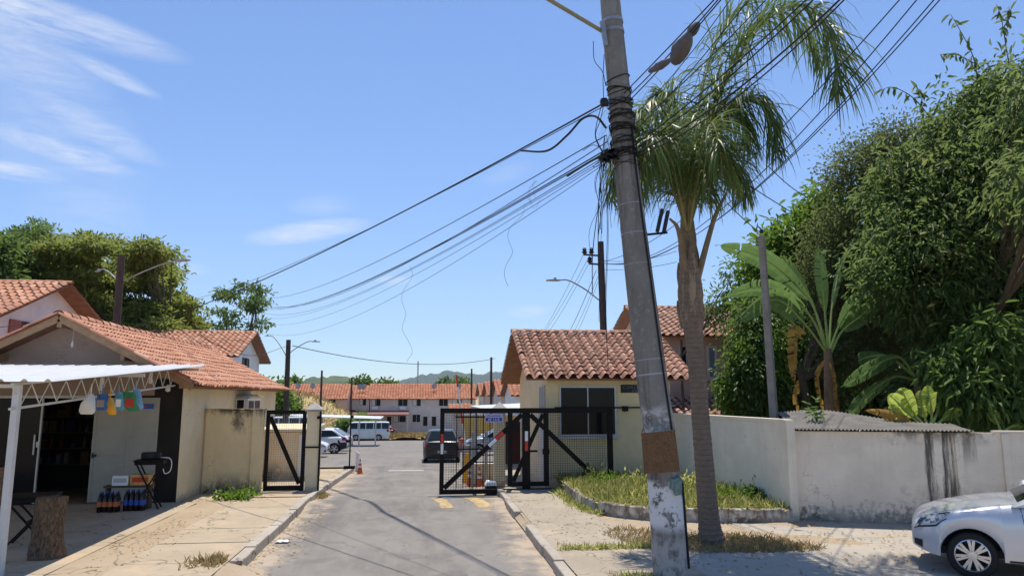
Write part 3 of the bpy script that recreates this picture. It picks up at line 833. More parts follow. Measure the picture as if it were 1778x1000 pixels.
m = MB(); m.bx(2.79, 2.98, GY - .13, GY - .056, 1.08, 1.13); m.build('latch', M['dark'], wk)
m = MB(); m.bx(3.12, 3.30, GY - .08, GY - .041, 1.02, 1.16); m.build('lock_box', M['dark'], wk)
wire_grid(2.80, 3.16, .33, GZ1 - .13, GY + .055, .062).build('mesh', M['steel'], sl)
def refl(c, d, w, l, nrm=(0, -1, 0)):
    c = Vector(c); d = Vector(d).normalized(); x = d.cross(Vector(nrm))
    r = thing('reflector', None, None) if False else None
    a = MB(); a.obox(c + d * l / 4, d * l / 4, x * w / 2, Vector((0, .004, 0))); r = a.build('reflector', M['red'], sl)
    a = MB(); a.obox(c - d * l / 4, d * l / 4, x * w / 2, Vector((0, .004, 0))); a.build('white_half', M['white'], r)
refl((GA + .055, GY - .058, 1.30), (0, 0, 1), .07, .50); refl((2.70, GY - .062, 1.36), (0, 0, -1), .08, .50)
dd = Vector((2.59 - GA - .12, 0, GZ1 - .37)); refl(Vector((GA + .12, GY - .046, .20)) + dd * .66, dd, .09, .50)
m = MB()
for x in (GA + .9, 2.0): m.lathe([(.0, -.02), (.05, -.02), (.05, .02), (0, .02)], 12, (x, GY, .03), 'y')
m.build('roller', M['steel'], sl)
tag(MB().bx(.2, 6.6, GY - .03, GY + .03, -.02, .012).build('gate_rail', M['steel']), 'flat steel rail under the sliding gate', 'rail')

sn = thing('address_sign', 'blue and white address plate hanging on the sliding gate bearing number 1115', 'sign', (2.0, 18.82, 1.85), world=True)
SX0, SX1, SZ0, SZ1, SY = 1.62, 2.08, 1.84, 2.06, 18.83
m = MB(); m.bx(SX0, SX1, SY - .006, SY + .006, SZ0, SZ1); m.build('plate', simple('pale_enamel', (.42, .40, .58), .4, .1, 8, 0), sn)
m = MB(); m.bx(SX0 + .015, SX1 - .02, SY - .010, SY - .0065, SZ0 + .03, SZ0 + .115); m.build('blue_band', simple('dark_blue_enamel', (.02, .035, .28), .4, .1, 8, 0), sn)
text('Nº 1115', .085, ((SX0 + SX1) / 2, SY - .013, SZ0 + .042), M['white'], sn, align='CENTER')
m = MB(); rr = random.Random(2)
x = SX0 + .05
while x < SX1 - .06:
    w_ = rr.uniform(.015, .03); m.bx(x, x + w_, SY - .0095, SY - .0065, SZ0 + .14, SZ0 + rr.choice((.175, .185))); x += w_ + .008
m.build('faded_lettering', simple('violet_paint', (.20, .16, .45), .5, .1, 8, 0), sn)

pillar(1.95, 2.24, 19.6, 19.95, -.05, 2.12, .24, 'cream pillar with pointed cap behind the sliding gate and blue sign')
en = thing('entry_door', 'dark maroon sheet metal door with white jamb behind the wicket gate', 'door', (2.7, 20.6, 0), world=True)
m = MB(); m.bx(2.30, 2.78, 20.6, 20.64, .62, 1.80); m.build('leaf', M['maroon'], en)
m = MB(); m.bx(2.80, 2.87, 20.58, 20.66, -.05, 2.1); m.build('jamb', M['white_steel'], en)
m = MB(); m.bx(2.36, 2.7, 20.56, 20.598, 1.5, 1.66); m.build('vent', M['plastic'], en)
fe = thing('bar_fence', 'short run of thin black vertical fence bars behind the sliding gate', 'fence', (1.6, 20.9, 0), world=True)
m = MB()
for i in range(6): m.bx(.98 + i * .19, 1.005 + i * .19, 20.9, 20.925, -.05, 2.02)
m.build('bars', M['dark'], fe)
m = MB(); m.bx(.95, 2.0, 20.926, 20.95, 1.0, 1.04); m.bx(.95, 2.0, 20.926, 20.95, 1.9, 1.94); m.build('rail', M['dark'], fe)
m = MB(); m.bx(1.42, 1.50, 20.95, 21.03, -.05, 1.5); m.bx(1.80, 1.88, 20.95, 21.03, -.05, 1.5); m.build('post', M['steel'], fe)
m = MB(); m.bx(1.66, 1.94, 18.98, 19.3, .02, .22); mt = m.build('gate_motor', M['plastic'], bevel=.02); tag(mt, 'small gate motor under white cover at the foot of the gate', 'motor')
m = MB(); m.prism([(1.64, .225), (1.96, .225), (1.92, .34), (1.70, .34)], lambda u, v, t: (u, t, v), 18.96, 19.32); m.build('cover', M['white'], mt, bevel=.02)
# low cream wall inside
tag(MB().bx(1.55, 2.3, 21.6, 21.8, -.1, .55).build('low_wall', M['cream']), 'knee high cream wall behind the gate bars', 'wall')


def cone(loc, h, label, m1='orange', group='traffic cones', name='traffic_cone'):
    k = thing(name, label, 'traffic cone', loc, 0, group)
    b = MB(); s = h * .24; b.bx(-s, s, -s, s, 0, h * .05); b.build('base', M[m1], k, bevel=.01)
    b = MB(); R0, R1 = h * .19, h * .03
    b.lathe([(R0, h * .05), (R1, h), (0, h)], 16); b.build('body', M[m1], k, smooth=True)
    for t0, t1 in ((.42, .56), (.70, .82)):
        b = MB()
        L = lambda t: R0 + (R1 - R0) * (t - .05) / .95 + .003
        b.lathe([(L(t0), h * t0), (L(t1), h * t1)], 16)
        b.build('reflective_band', M['white'], k, smooth=True)
    return k


cone((-2.22, 27.6, zg(27.6)), .55, 'orange and white traffic cone at the far end of the left kerb')
cone((1.44, 21.7, zg(21.7)), .62, 'orange and white traffic cone nearer the lane behind the sliding gate', group='cones behind the sliding gate')
cone((1.70, 21.5, zg(21.5)), .56, 'orange and white traffic cone half hidden beside the white stool', group='cones behind the sliding gate')
yb = thing('floor_sign', 'folded yellow plastic floor sign standing behind the gate', 'floor sign', (1.42, 23.0, zg(23)))
m = MB()
for s in (-1, 1): m.add([(-.14, .16 * s, 0), (.14, .16 * s, 0), (.06, .015 * s, .85), (-.06, .015 * s, .85), (-.14, .16 * s + .02, 0), (.14, .16 * s + .02, 0), (.06, .015 * s + .02, .85), (-.06, .015 * s + .02, .85)], [(0, 1, 2, 3), (7, 6, 5, 4), (0, 4, 5, 1), (1, 5, 6, 2), (2, 6, 7, 3), (3, 7, 4, 0)])
m.build('panel', M['yellow'], yb); m = MB(); m.bx(-.06, .06, -.02, .04, .85, .89); m.build('hinge', M['yellow'], yb)
so_ = thing('plastic_stool', 'white plastic stool behind the gate beside the cream pillar', 'stool', (1.86, 22.4, zg(22.4)))
m = MB(); m.bx(-.19, .19, -.19, .19, .45, .49); m.build('seat', M['white'], so_, bevel=.02)
for i in (-1, 1):
    for j in (-1, 1):
        m = MB(); m.bar((i * .17, j * .17, 0), (i * .13, j * .13, .45), .045, .045); m.build('leg', M['white'], so_)
# barrier posts and boom
bp = thing('barrier_post', 'thin black sensor post on the end of the left kerb', 'post', (-2.66, 28.2, zg(28)), world=True)
z = zg(28.2); m = MB(); m.bar((-2.66, 28.2, z), (-2.66, 28.2, z + 2.35), .05, .05); m.build('pole', M['dark'], bp)
m = MB(); m.bx(-2.86, -2.46, 28.05, 28.35, z + .16, z + .26); m.build('foot', M['dark'], bp)
m = MB(); m.bx(-2.63, -2.50, 28.15, 28.22, z + 2.25, z + 2.32); m.bx(-2.64, -2.56, 28.15, 28.22, z + 2.02, z + 2.12); m.bx(-2.82, -2.68, 28.15, 28.25, z + 1.12, z + 1.22); m.build('camera', M['dark'], bp)
tag(MB().prism([(-2.50, zg(29)), (-2.38, zg(29)), (-2.36, .32), (-2.50, .42)], lambda u, v, t: (u, t, v), 28.9, 29.0).build('marker_post', M['white']), 'stubby white marker board beside the orange cone at the kerb end', 'marker')
bb = thing('barrier_boom', 'raised red and white boom barrier pole leaning left behind the gate', 'barrier', (1.85, 30, zg(30)), world=True)
p = at(809, 775, 30); q = at(792, 650, 30); p.z = zg(30) + .8
nb = 6
for i in range(nb):
    m = MB(); a_, b_ = p.lerp(q, i / nb), p.lerp(q, (i + .98) / nb); m.bar(a_, b_, .07, .10); m.build('boom_section', M['red' if i in (5, 2) else 'white'], bb)
m = MB(); m.bx(p.x - .15, p.x + .2, 29.85, 30.15, zg(30), zg(30) + .95); m.build('cabinet', M['steel'], bb, bevel=.02)
# ------------------------------------------------------------------ houses
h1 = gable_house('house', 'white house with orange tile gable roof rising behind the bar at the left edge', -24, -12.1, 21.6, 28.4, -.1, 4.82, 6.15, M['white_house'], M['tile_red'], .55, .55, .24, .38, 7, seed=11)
P_ = at(66, 555, 25); 
window(h1, 'x', 23.35, 24.5, 3.75, 4.75, -12.1, M['wood'], M['glass'], 2, .06, bars=True, out=1, t=.05)
m = MB(); m.bx(-12.095, -12.04, 22.72, 23.3, 3.75, 4.75); m.build('shutter', simple('red_brown_shutter', (.30, .11, .08), .7, .25, 5), h1)
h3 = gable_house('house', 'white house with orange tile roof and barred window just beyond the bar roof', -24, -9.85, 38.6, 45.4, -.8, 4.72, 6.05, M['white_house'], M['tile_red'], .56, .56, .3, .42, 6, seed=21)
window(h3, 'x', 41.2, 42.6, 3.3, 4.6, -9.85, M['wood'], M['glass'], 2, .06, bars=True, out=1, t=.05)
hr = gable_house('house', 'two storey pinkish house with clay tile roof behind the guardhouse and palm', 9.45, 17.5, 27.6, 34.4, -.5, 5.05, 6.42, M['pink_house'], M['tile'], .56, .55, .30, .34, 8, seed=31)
a, b = at(1180, 600, 27.6), at(1203, 648, 27.6); window(hr, 'y', a.x, b.x, b.z, a.z, 27.6, M['alu'], M['glass'], 2, .06)
a, b = at(1226, 600, 27.6), at(1246, 658, 27.6); window(hr, 'y', a.x, b.x, b.z, a.z, 27.6, M['white_steel'], simple('blue_shutter', (.18, .26, .36), .5, .2, 4), 1, .06, t=.09)
window(hr, 'y', 13.4, 14.6, 3.2, 4.4, 27.6, M['alu'], M['glass'], 2, .06)
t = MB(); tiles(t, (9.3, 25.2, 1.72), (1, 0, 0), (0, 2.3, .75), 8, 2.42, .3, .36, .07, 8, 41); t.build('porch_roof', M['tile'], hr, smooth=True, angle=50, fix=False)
m = MB(); slab(m, (9.3, 25.2, 1.70), (17.3, 25.2, 1.70), (17.3, 27.58, 2.48), (9.3, 27.58, 2.48), .06)
for x in (9.5, 13, 16.9): m.bx(x - .07, x + .07, 25.35, 25.49, -.6, 1.66)
m.build('porch_frame', M['wood'], hr)

# row houses closing the far end of the car park
def row(name, label, X0, X1, Yf, z0, eave, ridge, wm, wins, doors, seed, depth=7.5, extra=None):
    r = gable_house(name, label, X0, X1, Yf, Yf + depth, z0, eave, ridge, wm, M['tile_far'], .25, .45, .42, .5, 4, 'row houses closing the car park', seed, caps=False, amp=.09, cat='row house')
    for (px0, px1, py0, py1) in wins:
        a, b = at(px0, py0, Yf), at(px1, py1, Yf)
        window(r, 'y', a.x - .1, b.x + .1, b.z - .1, a.z + .1, Yf, M['white_steel'], M['glass'], 2, .08, t=.06)
    for (px0, px1, py0, py1) in doors:
        a, b = at(px0, py0, Yf), at(px1, py1, Yf)
        m = MB(); m.bx(a.x, b.x, Yf - .06, Yf - .004, b.z, a.z); m.build('door', M['glass'], r)
    g9 = random.Random(seed)
    for _ in range(2):
        x = g9.uniform(X0 + 1, X1 - 1); m = MB(); zz = ridge - (ridge - eave) * .6; c_ = Vector((x, Yf + 1.4, zz + .9))
        m.lathe([(.0, .0), (.25, .03), (.42, .10)], 12, c_, 'y'); m.bar(c_ + Vector((0, .1, -1.0)), c_ + Vector((0, .1, 0)), .06, .06); m.build('satellite_dish', M['steel'], r)
    for (px0, px1, py0, py1) in wins[::2]:
        a, b = at(px0, py0, Yf), at(px1, py1, Yf); m = MB(); w_ = (b.x - a.x) * g9.uniform(.3, .5); m.bx(a.x, a.x + w_, Yf - .060, Yf - .046, b.z, a.z); m.build('curtain', M['white_steel'], r)
    return r
r1 = row('row_house', 'salmon pink row house with two upper windows, leftmost at the car park end', at(476, 690, 108).x, at(602, 690, 108).x, 108, -2.9, 2.35, 4.3, M['pink_house'],
         [(546, 561, 691, 703), (568, 582, 691, 703)], [(556, 562, 716, 735)], 51)
r2 = row('row_house', 'narrow beige row house between the salmon pink one and the long pale one', at(611, 690, 113).x, at(641, 690, 113).x, 113, -3.0, 2.35, 4.2, M['beige_house'],
         [(625, 635, 692, 703)], [(616, 622, 722, 740)], 52)
r3 = row('row_house', 'long pale row house with six upper windows at the end of the car park', at(642.5, 690, 113).x, at(826, 690, 113).x, 113, -3.0, 2.35, 4.45, M['beige_house'],
         [(646, 660, 692, 704), (692, 707, 692, 704), (717, 730, 692, 704), (763, 777, 692, 704), (786, 801, 692, 704), (717, 729, 720, 732), (683, 704, 722, 732)], [(735, 742, 723, 739), (750, 757, 723, 739), (672, 679, 723, 737)], 53)
a, b = at(612, 717, 111), at(710, 722, 111)
m = MB(); slab(m, (a.x, 110.2, -.15), (b.x, 110.2, -.15), (b.x, 112.98, .35), (a.x, 112.98, .35), .1); m.build('porch_roof', simple('faded_red_sheet', (.22, .10, .085), .7, .25, 3), r3)
for px in (632, 660, 708):
    x = at(px, 730, 110.3).x; m = MB(); m.bx(x - .08, x + .08, 110.25, 110.4, -3, -.2); m.build('porch_post', M['beige_house'], r3)
for px in (651, 699):
    a = at(px - 5, 708, 113); m = MB(); m.bx(a.x, a.x + .9, 112.7, 112.99, a.z - .25, a.z + .2); m.build('air_conditioner', M['white'], r3)
# houses down the right side, gables to the lane
for i, (Y, lab) in enumerate(((92, 'farthest orange roofed house of the right hand row, gable to the lane'), (82, 'second farthest orange roofed house of the right hand row'), (71.5, 'orange roofed house of the right hand row half hidden by the guardhouse roof'), (61, 'nearest orange roofed house of the right hand row, mostly behind the guardhouse'))):
    z = zg(Y)
    g_ = gable_house('house', lab, 7.35, 19, Y - 3.6, Y + 3.6, z, 2.7, 4.1, (M['beige_house'], M['pink_house'], M['beige_house'], M['white_house'])[i], M['tile_far'], .4, .4, .42, .5, 4, 'houses along the right side of the car park', 60 + i, caps=False, amp=.09)
    window(g_, 'y', 8.3, 9.4, .6, 1.8, Y - 3.6, M['white_steel'], M['glass'], 2, .08, t=.08)
    window(g_, 'x', Y - 2, Y - .9, .6, 1.8, 7.35, M['white_steel'], M['glass'], 2, .08, t=.08)
# carports
def carport(label, xy, zf, zb, posts, group=None):
    (x0, x1, y0, y1) = xy
    c = thing('carport', label, 'carport', ((x0 + x1) / 2, (y0 + y1) / 2, zg(y0)), world=True)
    m = MB(); slab(m, (x0, y0, zf[0]), (x1, y0, zf[1]), (x1, y1, zb[1]), (x0, y1, zb[0]), .05); m.build('roof', M['white_sheet'], c)
    for x, y in posts:
        m = MB(); m.bx(x - .05, x + .05, y - .05, y + .05, zg(y) - .05, min(zf) - .06); m.build('post', M['white_steel'], c)
    return c
carport('white sheet carport roof behind the guardhouse pillar', (2.35, 9, 28, 36), (2.03, 2.03), (2.05, 2.36), [(2.6, 35.5), (8.7, 28.3), (8.7, 35.5)])
carport('long thin white carport over the cars parked on the left', (-20, -3.3, 60, 65), (1.30, .72), (1.34, .78), [(-3.7, 60.3), (-5.0, 60.3), (-9, 60.3), (-14, 60.3)])
yw = thing('yellow_wall', 'ochre yellow wall with white coping behind the parked car at right', 'wall', (5, 58, zg(58)), world=True)
a, b = at(806, 722, 57), at(905, 745, 57)
m = MB(); m.bx(a.x, 12, 57, 57.2, zg(57) - .1, a.z); m.build('wall', stucco('ochre_render', (.66, .42, .12), .4, z0=-1.5), yw)
m = MB(); m.bx(a.x - .1, 12, 56.9, 57.3, a.z + .003, a.z + .16); m.build('coping', M['white_steel'], yw)
px_ = thing('porch', 'little orange tiled porch beyond the black car', 'porch', (3, 70, zg(70)), world=True)
a, b = at(780, 709, 70), at(822, 716, 70)
t = MB(); tiles(t, (a.x, 70, b.z), (1, 0, 0), (0, 2.2, .8), b.x - a.x, 2.3, .4, .5, .08, 4, 71); t.build('roof', M['tile_far'], px_, fix=False)
m = MB(); slab(m, (a.x, 70, b.z - .02), (b.x, 70, b.z - .02), (b.x, 72.2, b.z + .76), (a.x, 72.2, b.z + .76), .06); m.bx(a.x + .4, b.x - .2, 71.5, 72.1, zg(70) - .1, b.z + .5); m.build('wall', M['beige_house'], px_)
ob = MB(); a = at(786, 765, 47); ob.bx(a.x, a.x + .78, 47, 47.8, zg(47), zg(47) + .75); ob.bx(a.x - .03, a.x + .81, 46.97, 47.83, zg(47) + .752, zg(47) + .83)
tag(ob.build('plastic_bin', M['orange'], bevel=.02), 'orange plastic bin standing beyond the black car', 'bin')
tag(MB().bx(at(758, 745, 80).x, at(780, 745, 80).x, 80, 80.8, zg(80), zg(80) + 1.2).build('dark_bench_hut', M['maroon'], bevel=.05), 'brown covered stack beyond the black car', 'stack')

# ------------------------------------------------------------------ hills
def hill(name, pts, Y, depth, m, seed):
    mb = MB(); rr = random.Random(seed); P = [at(px, py, Y) for px, py in pts]
    P = spline(P, 60); n = len(P); K = 8
    for j in range(K + 1):
        t = j / K
        for i, p in enumerate(P):
            h = p.z * math.sin(t * PI) ** .8 if p.z > 0 else 0
            mb.v.append((p.x * (1 + (t - .5) * depth / Y), Y + (t - .5) * depth, -4 + (h + 4) * (1 + .06 * rr.uniform(-1, 1) * (t not in (0, 1)))))
    for j in range(K):
        for i in range(n - 1):
            a = j * n + i; mb.f.append((a, a + 1, a + n + 1, a + n)); mb.m.append(0)
    o = mb.build(name, m, smooth=True, fix=False); o['kind'] = 'structure'; return o
t = NT('forested_hill'); M['forest'] = t.out(t.mix(t.ramp(t.noise(.03, 8, .7), .35, .65), (.02, .04, .02), (.055, .08, .035)), .95, None, .1)
t = NT('scrub_hill'); M['scrub'] = t.out(t.mix(t.ramp(t.noise(.02, 8, .7), .38, .66), (.045, .075, .03), (.14, .15, .07)), .95, None, .1)
hill('hill', [(486, 684), (515, 668), (540, 656), (580, 654), (612, 657), (650, 668), (690, 666), (715, 664), (760, 672), (800, 682)], 1500, 700, M['scrub'], 1)
hill('mountain', [(600, 684), (660, 674), (700, 660), (740, 650), (785, 645), (830, 650), (860, 646), (905, 650), (980, 662), (1060, 676), (1150, 684)], 4800, 1500, M['forest'], 2)

# ------------------------------------------------------------------ utility poles
def lamp_arm(parent, p, q, bend=.25, head=1.0):
    p = Vector(p); q = Vector(q); m = MB(); mid = p.lerp(q, .55) + Vector((0, 0, bend))
    pts = spline([p, p.lerp(q, .35) + Vector((0, 0, bend * .45)), p.lerp(q, .75) + Vector((0, 0, bend * .55)), q], 15); m.tube(pts, .026, 6); a = m.build('lamp_arm', M['steel'], parent, smooth=True)
    d = (pts[-1] - pts[-3]).normalized(); d.z *= .4; d.normalize(); s = d.cross(Vector((0, 0, 1))).normalized()
    m = MB(); m.obox(q + d * .2 * head, d * .27 * head, s * .10 * head, Vector((0, 0, .03 * head)))
    m.obox(q + d * .12 * head + Vector((0, 0, .06 * head)), d * .05, s * .04, Vector((0, 0, .05)))
    m.build('lamp_head', M['steel'], a, bevel=.02)


M['pole_dark'] = simple('dark_weathered_pole', (.075, .055, .045), .85, .35, 5, .3, 30)
M['pole_conc'] = simple('grey_concrete_pole', (.26, .235, .21), .9, .3, 4, .35, 30)


def upole(label, base, top, r0, r1, m, group=None):
    base = Vector(base); top = Vector(top)
    p = thing('utility_pole', label, 'utility pole', base, world=True, group=group)
    b = MB(); n = 8; b.tube([base.lerp(top, i / n) for i in range(n + 1)], [r0 + (r1 - r0) * i / n for i in range(n + 1)], 12); b.build('shaft', m, p, smooth=True)
    return p


p2t = at(1043, 420, 26.6); p2b = Vector((at(1050, 640, 26.6).x + .05, 26.6, -.4))
P2 = upole('dark pole behind the guardhouse ridge with crossarm insulators and a lamp arm', p2b, p2t, .17, .115, M['pole_dark'])
def ins(parent, c, s=1.0):
    m = MB(); m.lathe([(0, 0), (.04 * s, 0), (.075 * s, .04 * s), (.04 * s, .07 * s), (.06 * s, .10 * s), (.035 * s, .15 * s), (0, .17 * s)], 10, c); m.build('insulator', M['plastic'], parent, smooth=True)
for (pa, pb, il) in (((1013, 442), (1040, 444), (1015, 1027)), ((1023, 458), (1040, 459), (1024,))):
    a, b = at(*pa, 26.5), at(*pb, 26.5); m = MB(); m.bar(a, b, .06, .06); x = m.build('crossarm', M['pole_dark'], P2)
    for i in il: c = at(i, pa[1], 26.5); ins(x, c + Vector((0, 0, .03)), 1.5)
lamp_arm(P2, at(1040, 521, 26.5), at(968, 487, 25.5), .35)
p3t = at(211, 445, 30); p3b = Vector((at(203, 585, 30).x, 30, -.5))
P3 = upole('brown concrete pole with two lamp arms in front of the broad left tree', p3b, p3t, .165, .135, M['pole_dark'])
lamp_arm(P3, at(217, 487, 30), at(312, 453, 28.5), .2, 1.0); lamp_arm(P3, at(200, 483, 30), at(172, 470, 31.5), .25, .7)
p4t = at(501, 590, 46); p4b = Vector((at(496, 740, 46).x, 46, zg(46) - .1))
P4 = upole('dark pole with two lamp arms beyond the end of the bar roof', p4b, p4t, .19, .14, M['pole_dark'])
lamp_arm(P4, at(504, 612, 46), at(545, 593, 44.5), .3); lamp_arm(P4, at(498, 620, 46), at(466, 583, 47), .5, .6)
for px, py, Y, lab in ((559, 643, 84, 'thin dark pole standing before the salmon pink row house'), (611, 655, 98, 'small thin pole standing before the narrow beige row house'), (853, 620, 72, 'tall thin dark pole left of the guardhouse roof'), (819, 640, 95, 'thin pole at the right end of the long pale row house')):
    t_ = at(px, py, Y); upole(lab, (t_.x, Y, zg(Y) - .1), t_, .14, .11, M['pole_dark'])
t_ = at(726, 627, 200); tw = thing('radio_mast', 'thin pale radio mast rising far behind the long row house', 'mast', (t_.x, 200, -3), world=True)
m = MB(); m.bar((t_.x, 200, -3), t_, .35, .35); m.build('mast', M['steel'], tw)
# ------------------------------------------------------------------ the big leaning pole in front
PB = Vector((3.33, 9.55, .10))
M['pole_main'] = None
t = NT('old_concrete_pole'); x, y, z = t.sep()
n = t.noise(1.6, 6, .65, (1, 1, .5)); n2 = t.noise(14, 5, .7); n3 = t.noise(3, 5, .7, (2.5, 2.5, .14)); n4 = t.noise(6, 6, .75, None, None, .4)
c = t.mix(t.ramp(n, .3, .7), (.15, .137, .123), (.28, .262, .24))
c = t.mix(t.ramp(n3, .5, .68, 0, .75), c, (.055, .048, .042))
c = t.mix(t.ramp(n2, .55, .75, 0, .5), c, (.42, .40, .37))
wm = t.math('MULTIPLY', t.ramp(n4, .40, .47), t.math('MULTIPLY', t.ramp(z, .72, .86), t.ramp(z, 1.42, 1.36)))
c = t.mix(wm, c, (.66, .65, .64))
wm2 = t.math('MULTIPLY', t.ramp(n4, .47, .56), t.math('MULTIPLY', t.ramp(z, 1.72, 1.85), t.ramp(z, 2.40, 2.3)))
c = t.mix(t.math('MULTIPLY', wm2, .8), c, (.52, .51, .48))
wm3 = t.math('MULTIPLY', t.ramp(n4, .44, .50), t.math('MULTIPLY', t.ramp(z, .05, .2), t.ramp(z, .74, .6)))
c = t.mix(t.math('MULTIPLY', wm3, .55), c, (.50, .48, .45))
M['pole_main'] = t.out(c, .9, t.bump(n2, .5, .012, t.bump(t.noise(60, 3), .3, .006)), .2)
PTOP = at(1056, -40, 9.85)
UP = thing('utility_pole', 'big leaning weathered concrete pole with peeling whitewash in the foreground', 'utility pole', PB, world=True)
def pole_at(py):
    z0, z1 = PB.z, PTOP.z
    best = min((abs(at(1100, py, 9.6 + .25 * k / 40).z - (z0 + (z1 - z0) * k / 40)), k) for k in range(41))[1]
    return PB.lerp(PTOP, best / 40)
ctrl = [(1166, 1015), (1150, 800), (1131, 650), (1112, 500), (1099, 390), (1087, 290), (1075, 160), (1063, 40), (1056, -40)]
wid = [58, 56, 53, 50, 46, 44, 42, 39, 37]
cp = [at(px, py, 9.55 + .3 * i / 8) for i, (px, py) in enumerate(ctrl)]; cp[0].z = PB.z - .1
rs = [w * 9.75 / 1250 / 2 * 1.0 for w in wid]
pp = spline(cp, 48); nn_ = len(pp)
PR = [rs[min(8, int(i / (nn_ - 1) * 8))] + (rs[min(8, int(i / (nn_ - 1) * 8) + 1)] - rs[min(8, int(i / (nn_ - 1) * 8))]) * ((i / (nn_ - 1) * 8) % 1) for i in range(nn_)]
m = MB(); m.tube(pp, PR, 20); m.build('shaft', M['pole_main'], UP, smooth=True)
def on_pole(py):
    best = min(range(nn_), key=lambda i: abs(at(1100, py, pp[i].y).z - pp[i].z)); return pp[best], PR[best], best
def ring(py, w, th, mat_, nm='band'):
    p, r, i = on_pole(py); d = (pp[min(i + 1, nn_ - 1)] - pp[max(i - 1, 0)]).normalized(); x = d.orthogonal().normalized(); y = d.cross(x)
    m = MB(); N = 24; vs = []
    for s in (-1, 1):
        for rr_ in (r * .99, r + th):
            for k in range(N): a = 2 * PI * k / N; vs.append(p + d * s * w / 2 + (x * math.cos(a) + y * math.sin(a)) * rr_)
    fs = []
    for k in range(N):
        k2 = (k + 1) % N; fs += [(N + k, N + k2, 3 * N + k2, 3 * N + k), (k, k2, N + k2, N + k), (2 * N + k, 2 * N + k2, 3 * N + k2, 3 * N + k)]
    m.add(vs, fs); return m.build(nm, mat_, UP, smooth=True, angle=30)
for py in (38, 68): ring(py, .05, .012, M['steel'])
for py, w in ((358, .012), (402, .012), (455, .010), (612, .014), (640, .02)): ring(py, w, .006, M['steel'])
rr = random.Random(8)
m = MB()
for k in range(42):                                        # coils of wire wound round the pole
    py = rr.uniform(146, 285); p, r, i = on_pole(py); d = (pp[min(i + 1, nn_ - 1)] - pp[max(i - 1, 0)]).normalized()
    n_ = (d + Vector((rr.uniform(-.35, .35), rr.uniform(-.35, .35), 0))).normalized(); x = n_.orthogonal().normalized(); y = n_.cross(x); R_ = r + rr.uniform(.008, .03)
    m.tube([p + (x * math.cos(a) + y * math.sin(a)) * R_ * (1 + .05 * math.sin(3 * a + k)) for a in [2 * PI * j / 18 for j in range(19)]], rr.uniform(.004, .010), 5, cap=False)
m.build('wire_coil', M['cable'], UP, smooth=True)
# lamp arm reaching out of the top of the picture
m = MB(); a = at(1046, 55, 9.7); b = at(950, -2, 9.3); c_ = b + (b - a) * .55
m.tube([a, b, c_], [.03, .03, .028], 8); arm = m.build('lamp_arm', simple('yellowed_steel_arm', (.22, .21, .13), .6, .3, 5), UP, smooth=True)
m = MB(); m.obox(c_ + (b - a).normalized() * .3, (b - a).normalized() * .36, Vector((0, .13, 0)), Vector((0, 0, .06))); m.build('lamp_head', M['steel'], arm, bevel=.03)
m = MB(); m.bar(at(1045, 38, 9.66), at(1052, 80, 9.66), .06, .05); m.build('arm_bracket', M['steel'], arm)
# splice boxes on a bracket to the right
m = MB(); m.bar(at(1118, 408, 9.72), at(1158, 404, 9.9), .03, .03); bk = m.build('box_bracket', M['dark'], UP)
for (px0, py0, px1, py1, w) in ((1150, 363, 1141, 403, .06), (1160, 366, 1152, 406, .065)):
    m = MB(); m.bar(at(px0, py0, 9.9), at(px1, py1, 9.9), w, .05); m.build('junction_box', M['plastic'], bk, bevel=.012)
# service cables clipped down the shaft
m = MB()
m.tube(spline([p_[0] + Vector((.55 * p_[1], -.86 * p_[1] - .01, 0)) for p_ in [on_pole(q) for q in (230, 330, 450, 560, 640, 742)]], 24), .012, 6)
m.build('service_cable', M['cable'], UP, smooth=True)
m = MB(); m.tube(spline([on_pole(q)[0] + Vector((on_pole(q)[1] * .98 + .012, -.06, 0)) for q in (822, 880, 940, 1005)], 16), .018, 6)
m.build('ground_cable', M['cable'], UP, smooth=True)
m = MB(); c0 = at(1174, 842, 9.35)
for k in range(5): m.obox(c0 + Vector((rr.uniform(-.03, .03), rr.uniform(-.02, .02), rr.uniform(-.07, .05))), Vector((.05, .01, rr.uniform(-.02, .02))), Vector((0, .03, .01)), Vector((rr.uniform(-.02, .02), .01, .06)))
m.build('torn_poster', simple('grey_green_paper', (.16, .22, .20), .8, .4, 8), UP)
# a chipboard sheet tied to the pole
bd = thing('board', 'brown chipboard sheet tied to the leaning pole above the whitewash', 'board', at(1146, 822, 9.2), world=True)
a, b, c_, d = at(1114, 752, 9.22), at(1172, 747, 9.22), at(1181, 818, 9.22), at(1119, 822, 9.22)
m = MB(); vs = [a, b, c_, d] + [v + Vector((0, .02, 0)) for v in (a, b, c_, d)]
m.add(vs, [(0, 1, 2, 3), (7, 6, 5, 4), (0, 4, 5, 1), (1, 5, 6, 2), (2, 6, 7, 3), (3, 7, 4, 0)])
t = NT('chipboard'); n = t.noise(9, 6, .7); n2 = t.noise(60, 4, .7)
m.build('sheet', t.out(t.mix(t.ramp(n2, .35, .68), t.mix(t.ramp(n, .35, .68), (.065, .035, .018), (.15, .082, .04)), (.22, .13, .068)), .9, t.bump(n2, .5, .008), .15), bd)
m = MB(); p, r, _ = on_pole(752); m.tube([a + Vector((0, .02, -.03)), p + Vector((-r - .01, 0, 0)), p + Vector((0, r + .01, 0)), p + Vector((r + .01, 0, 0)), b + Vector((0, .02, -.03))], .005, 5); m.build('tie_wire', M['cable'], bd)

# ------------------------------------------------------------------ overhead cables, each its own
def cable(pts, r, label, group, name='cable', n=30, mat_='cable', cat='cable'):
    m = MB(); m.tube(pts, r * .8, 6 if r > .008 else 5)
    return tag(m.build(name, M[mat_], smooth=True), label, cat, group)


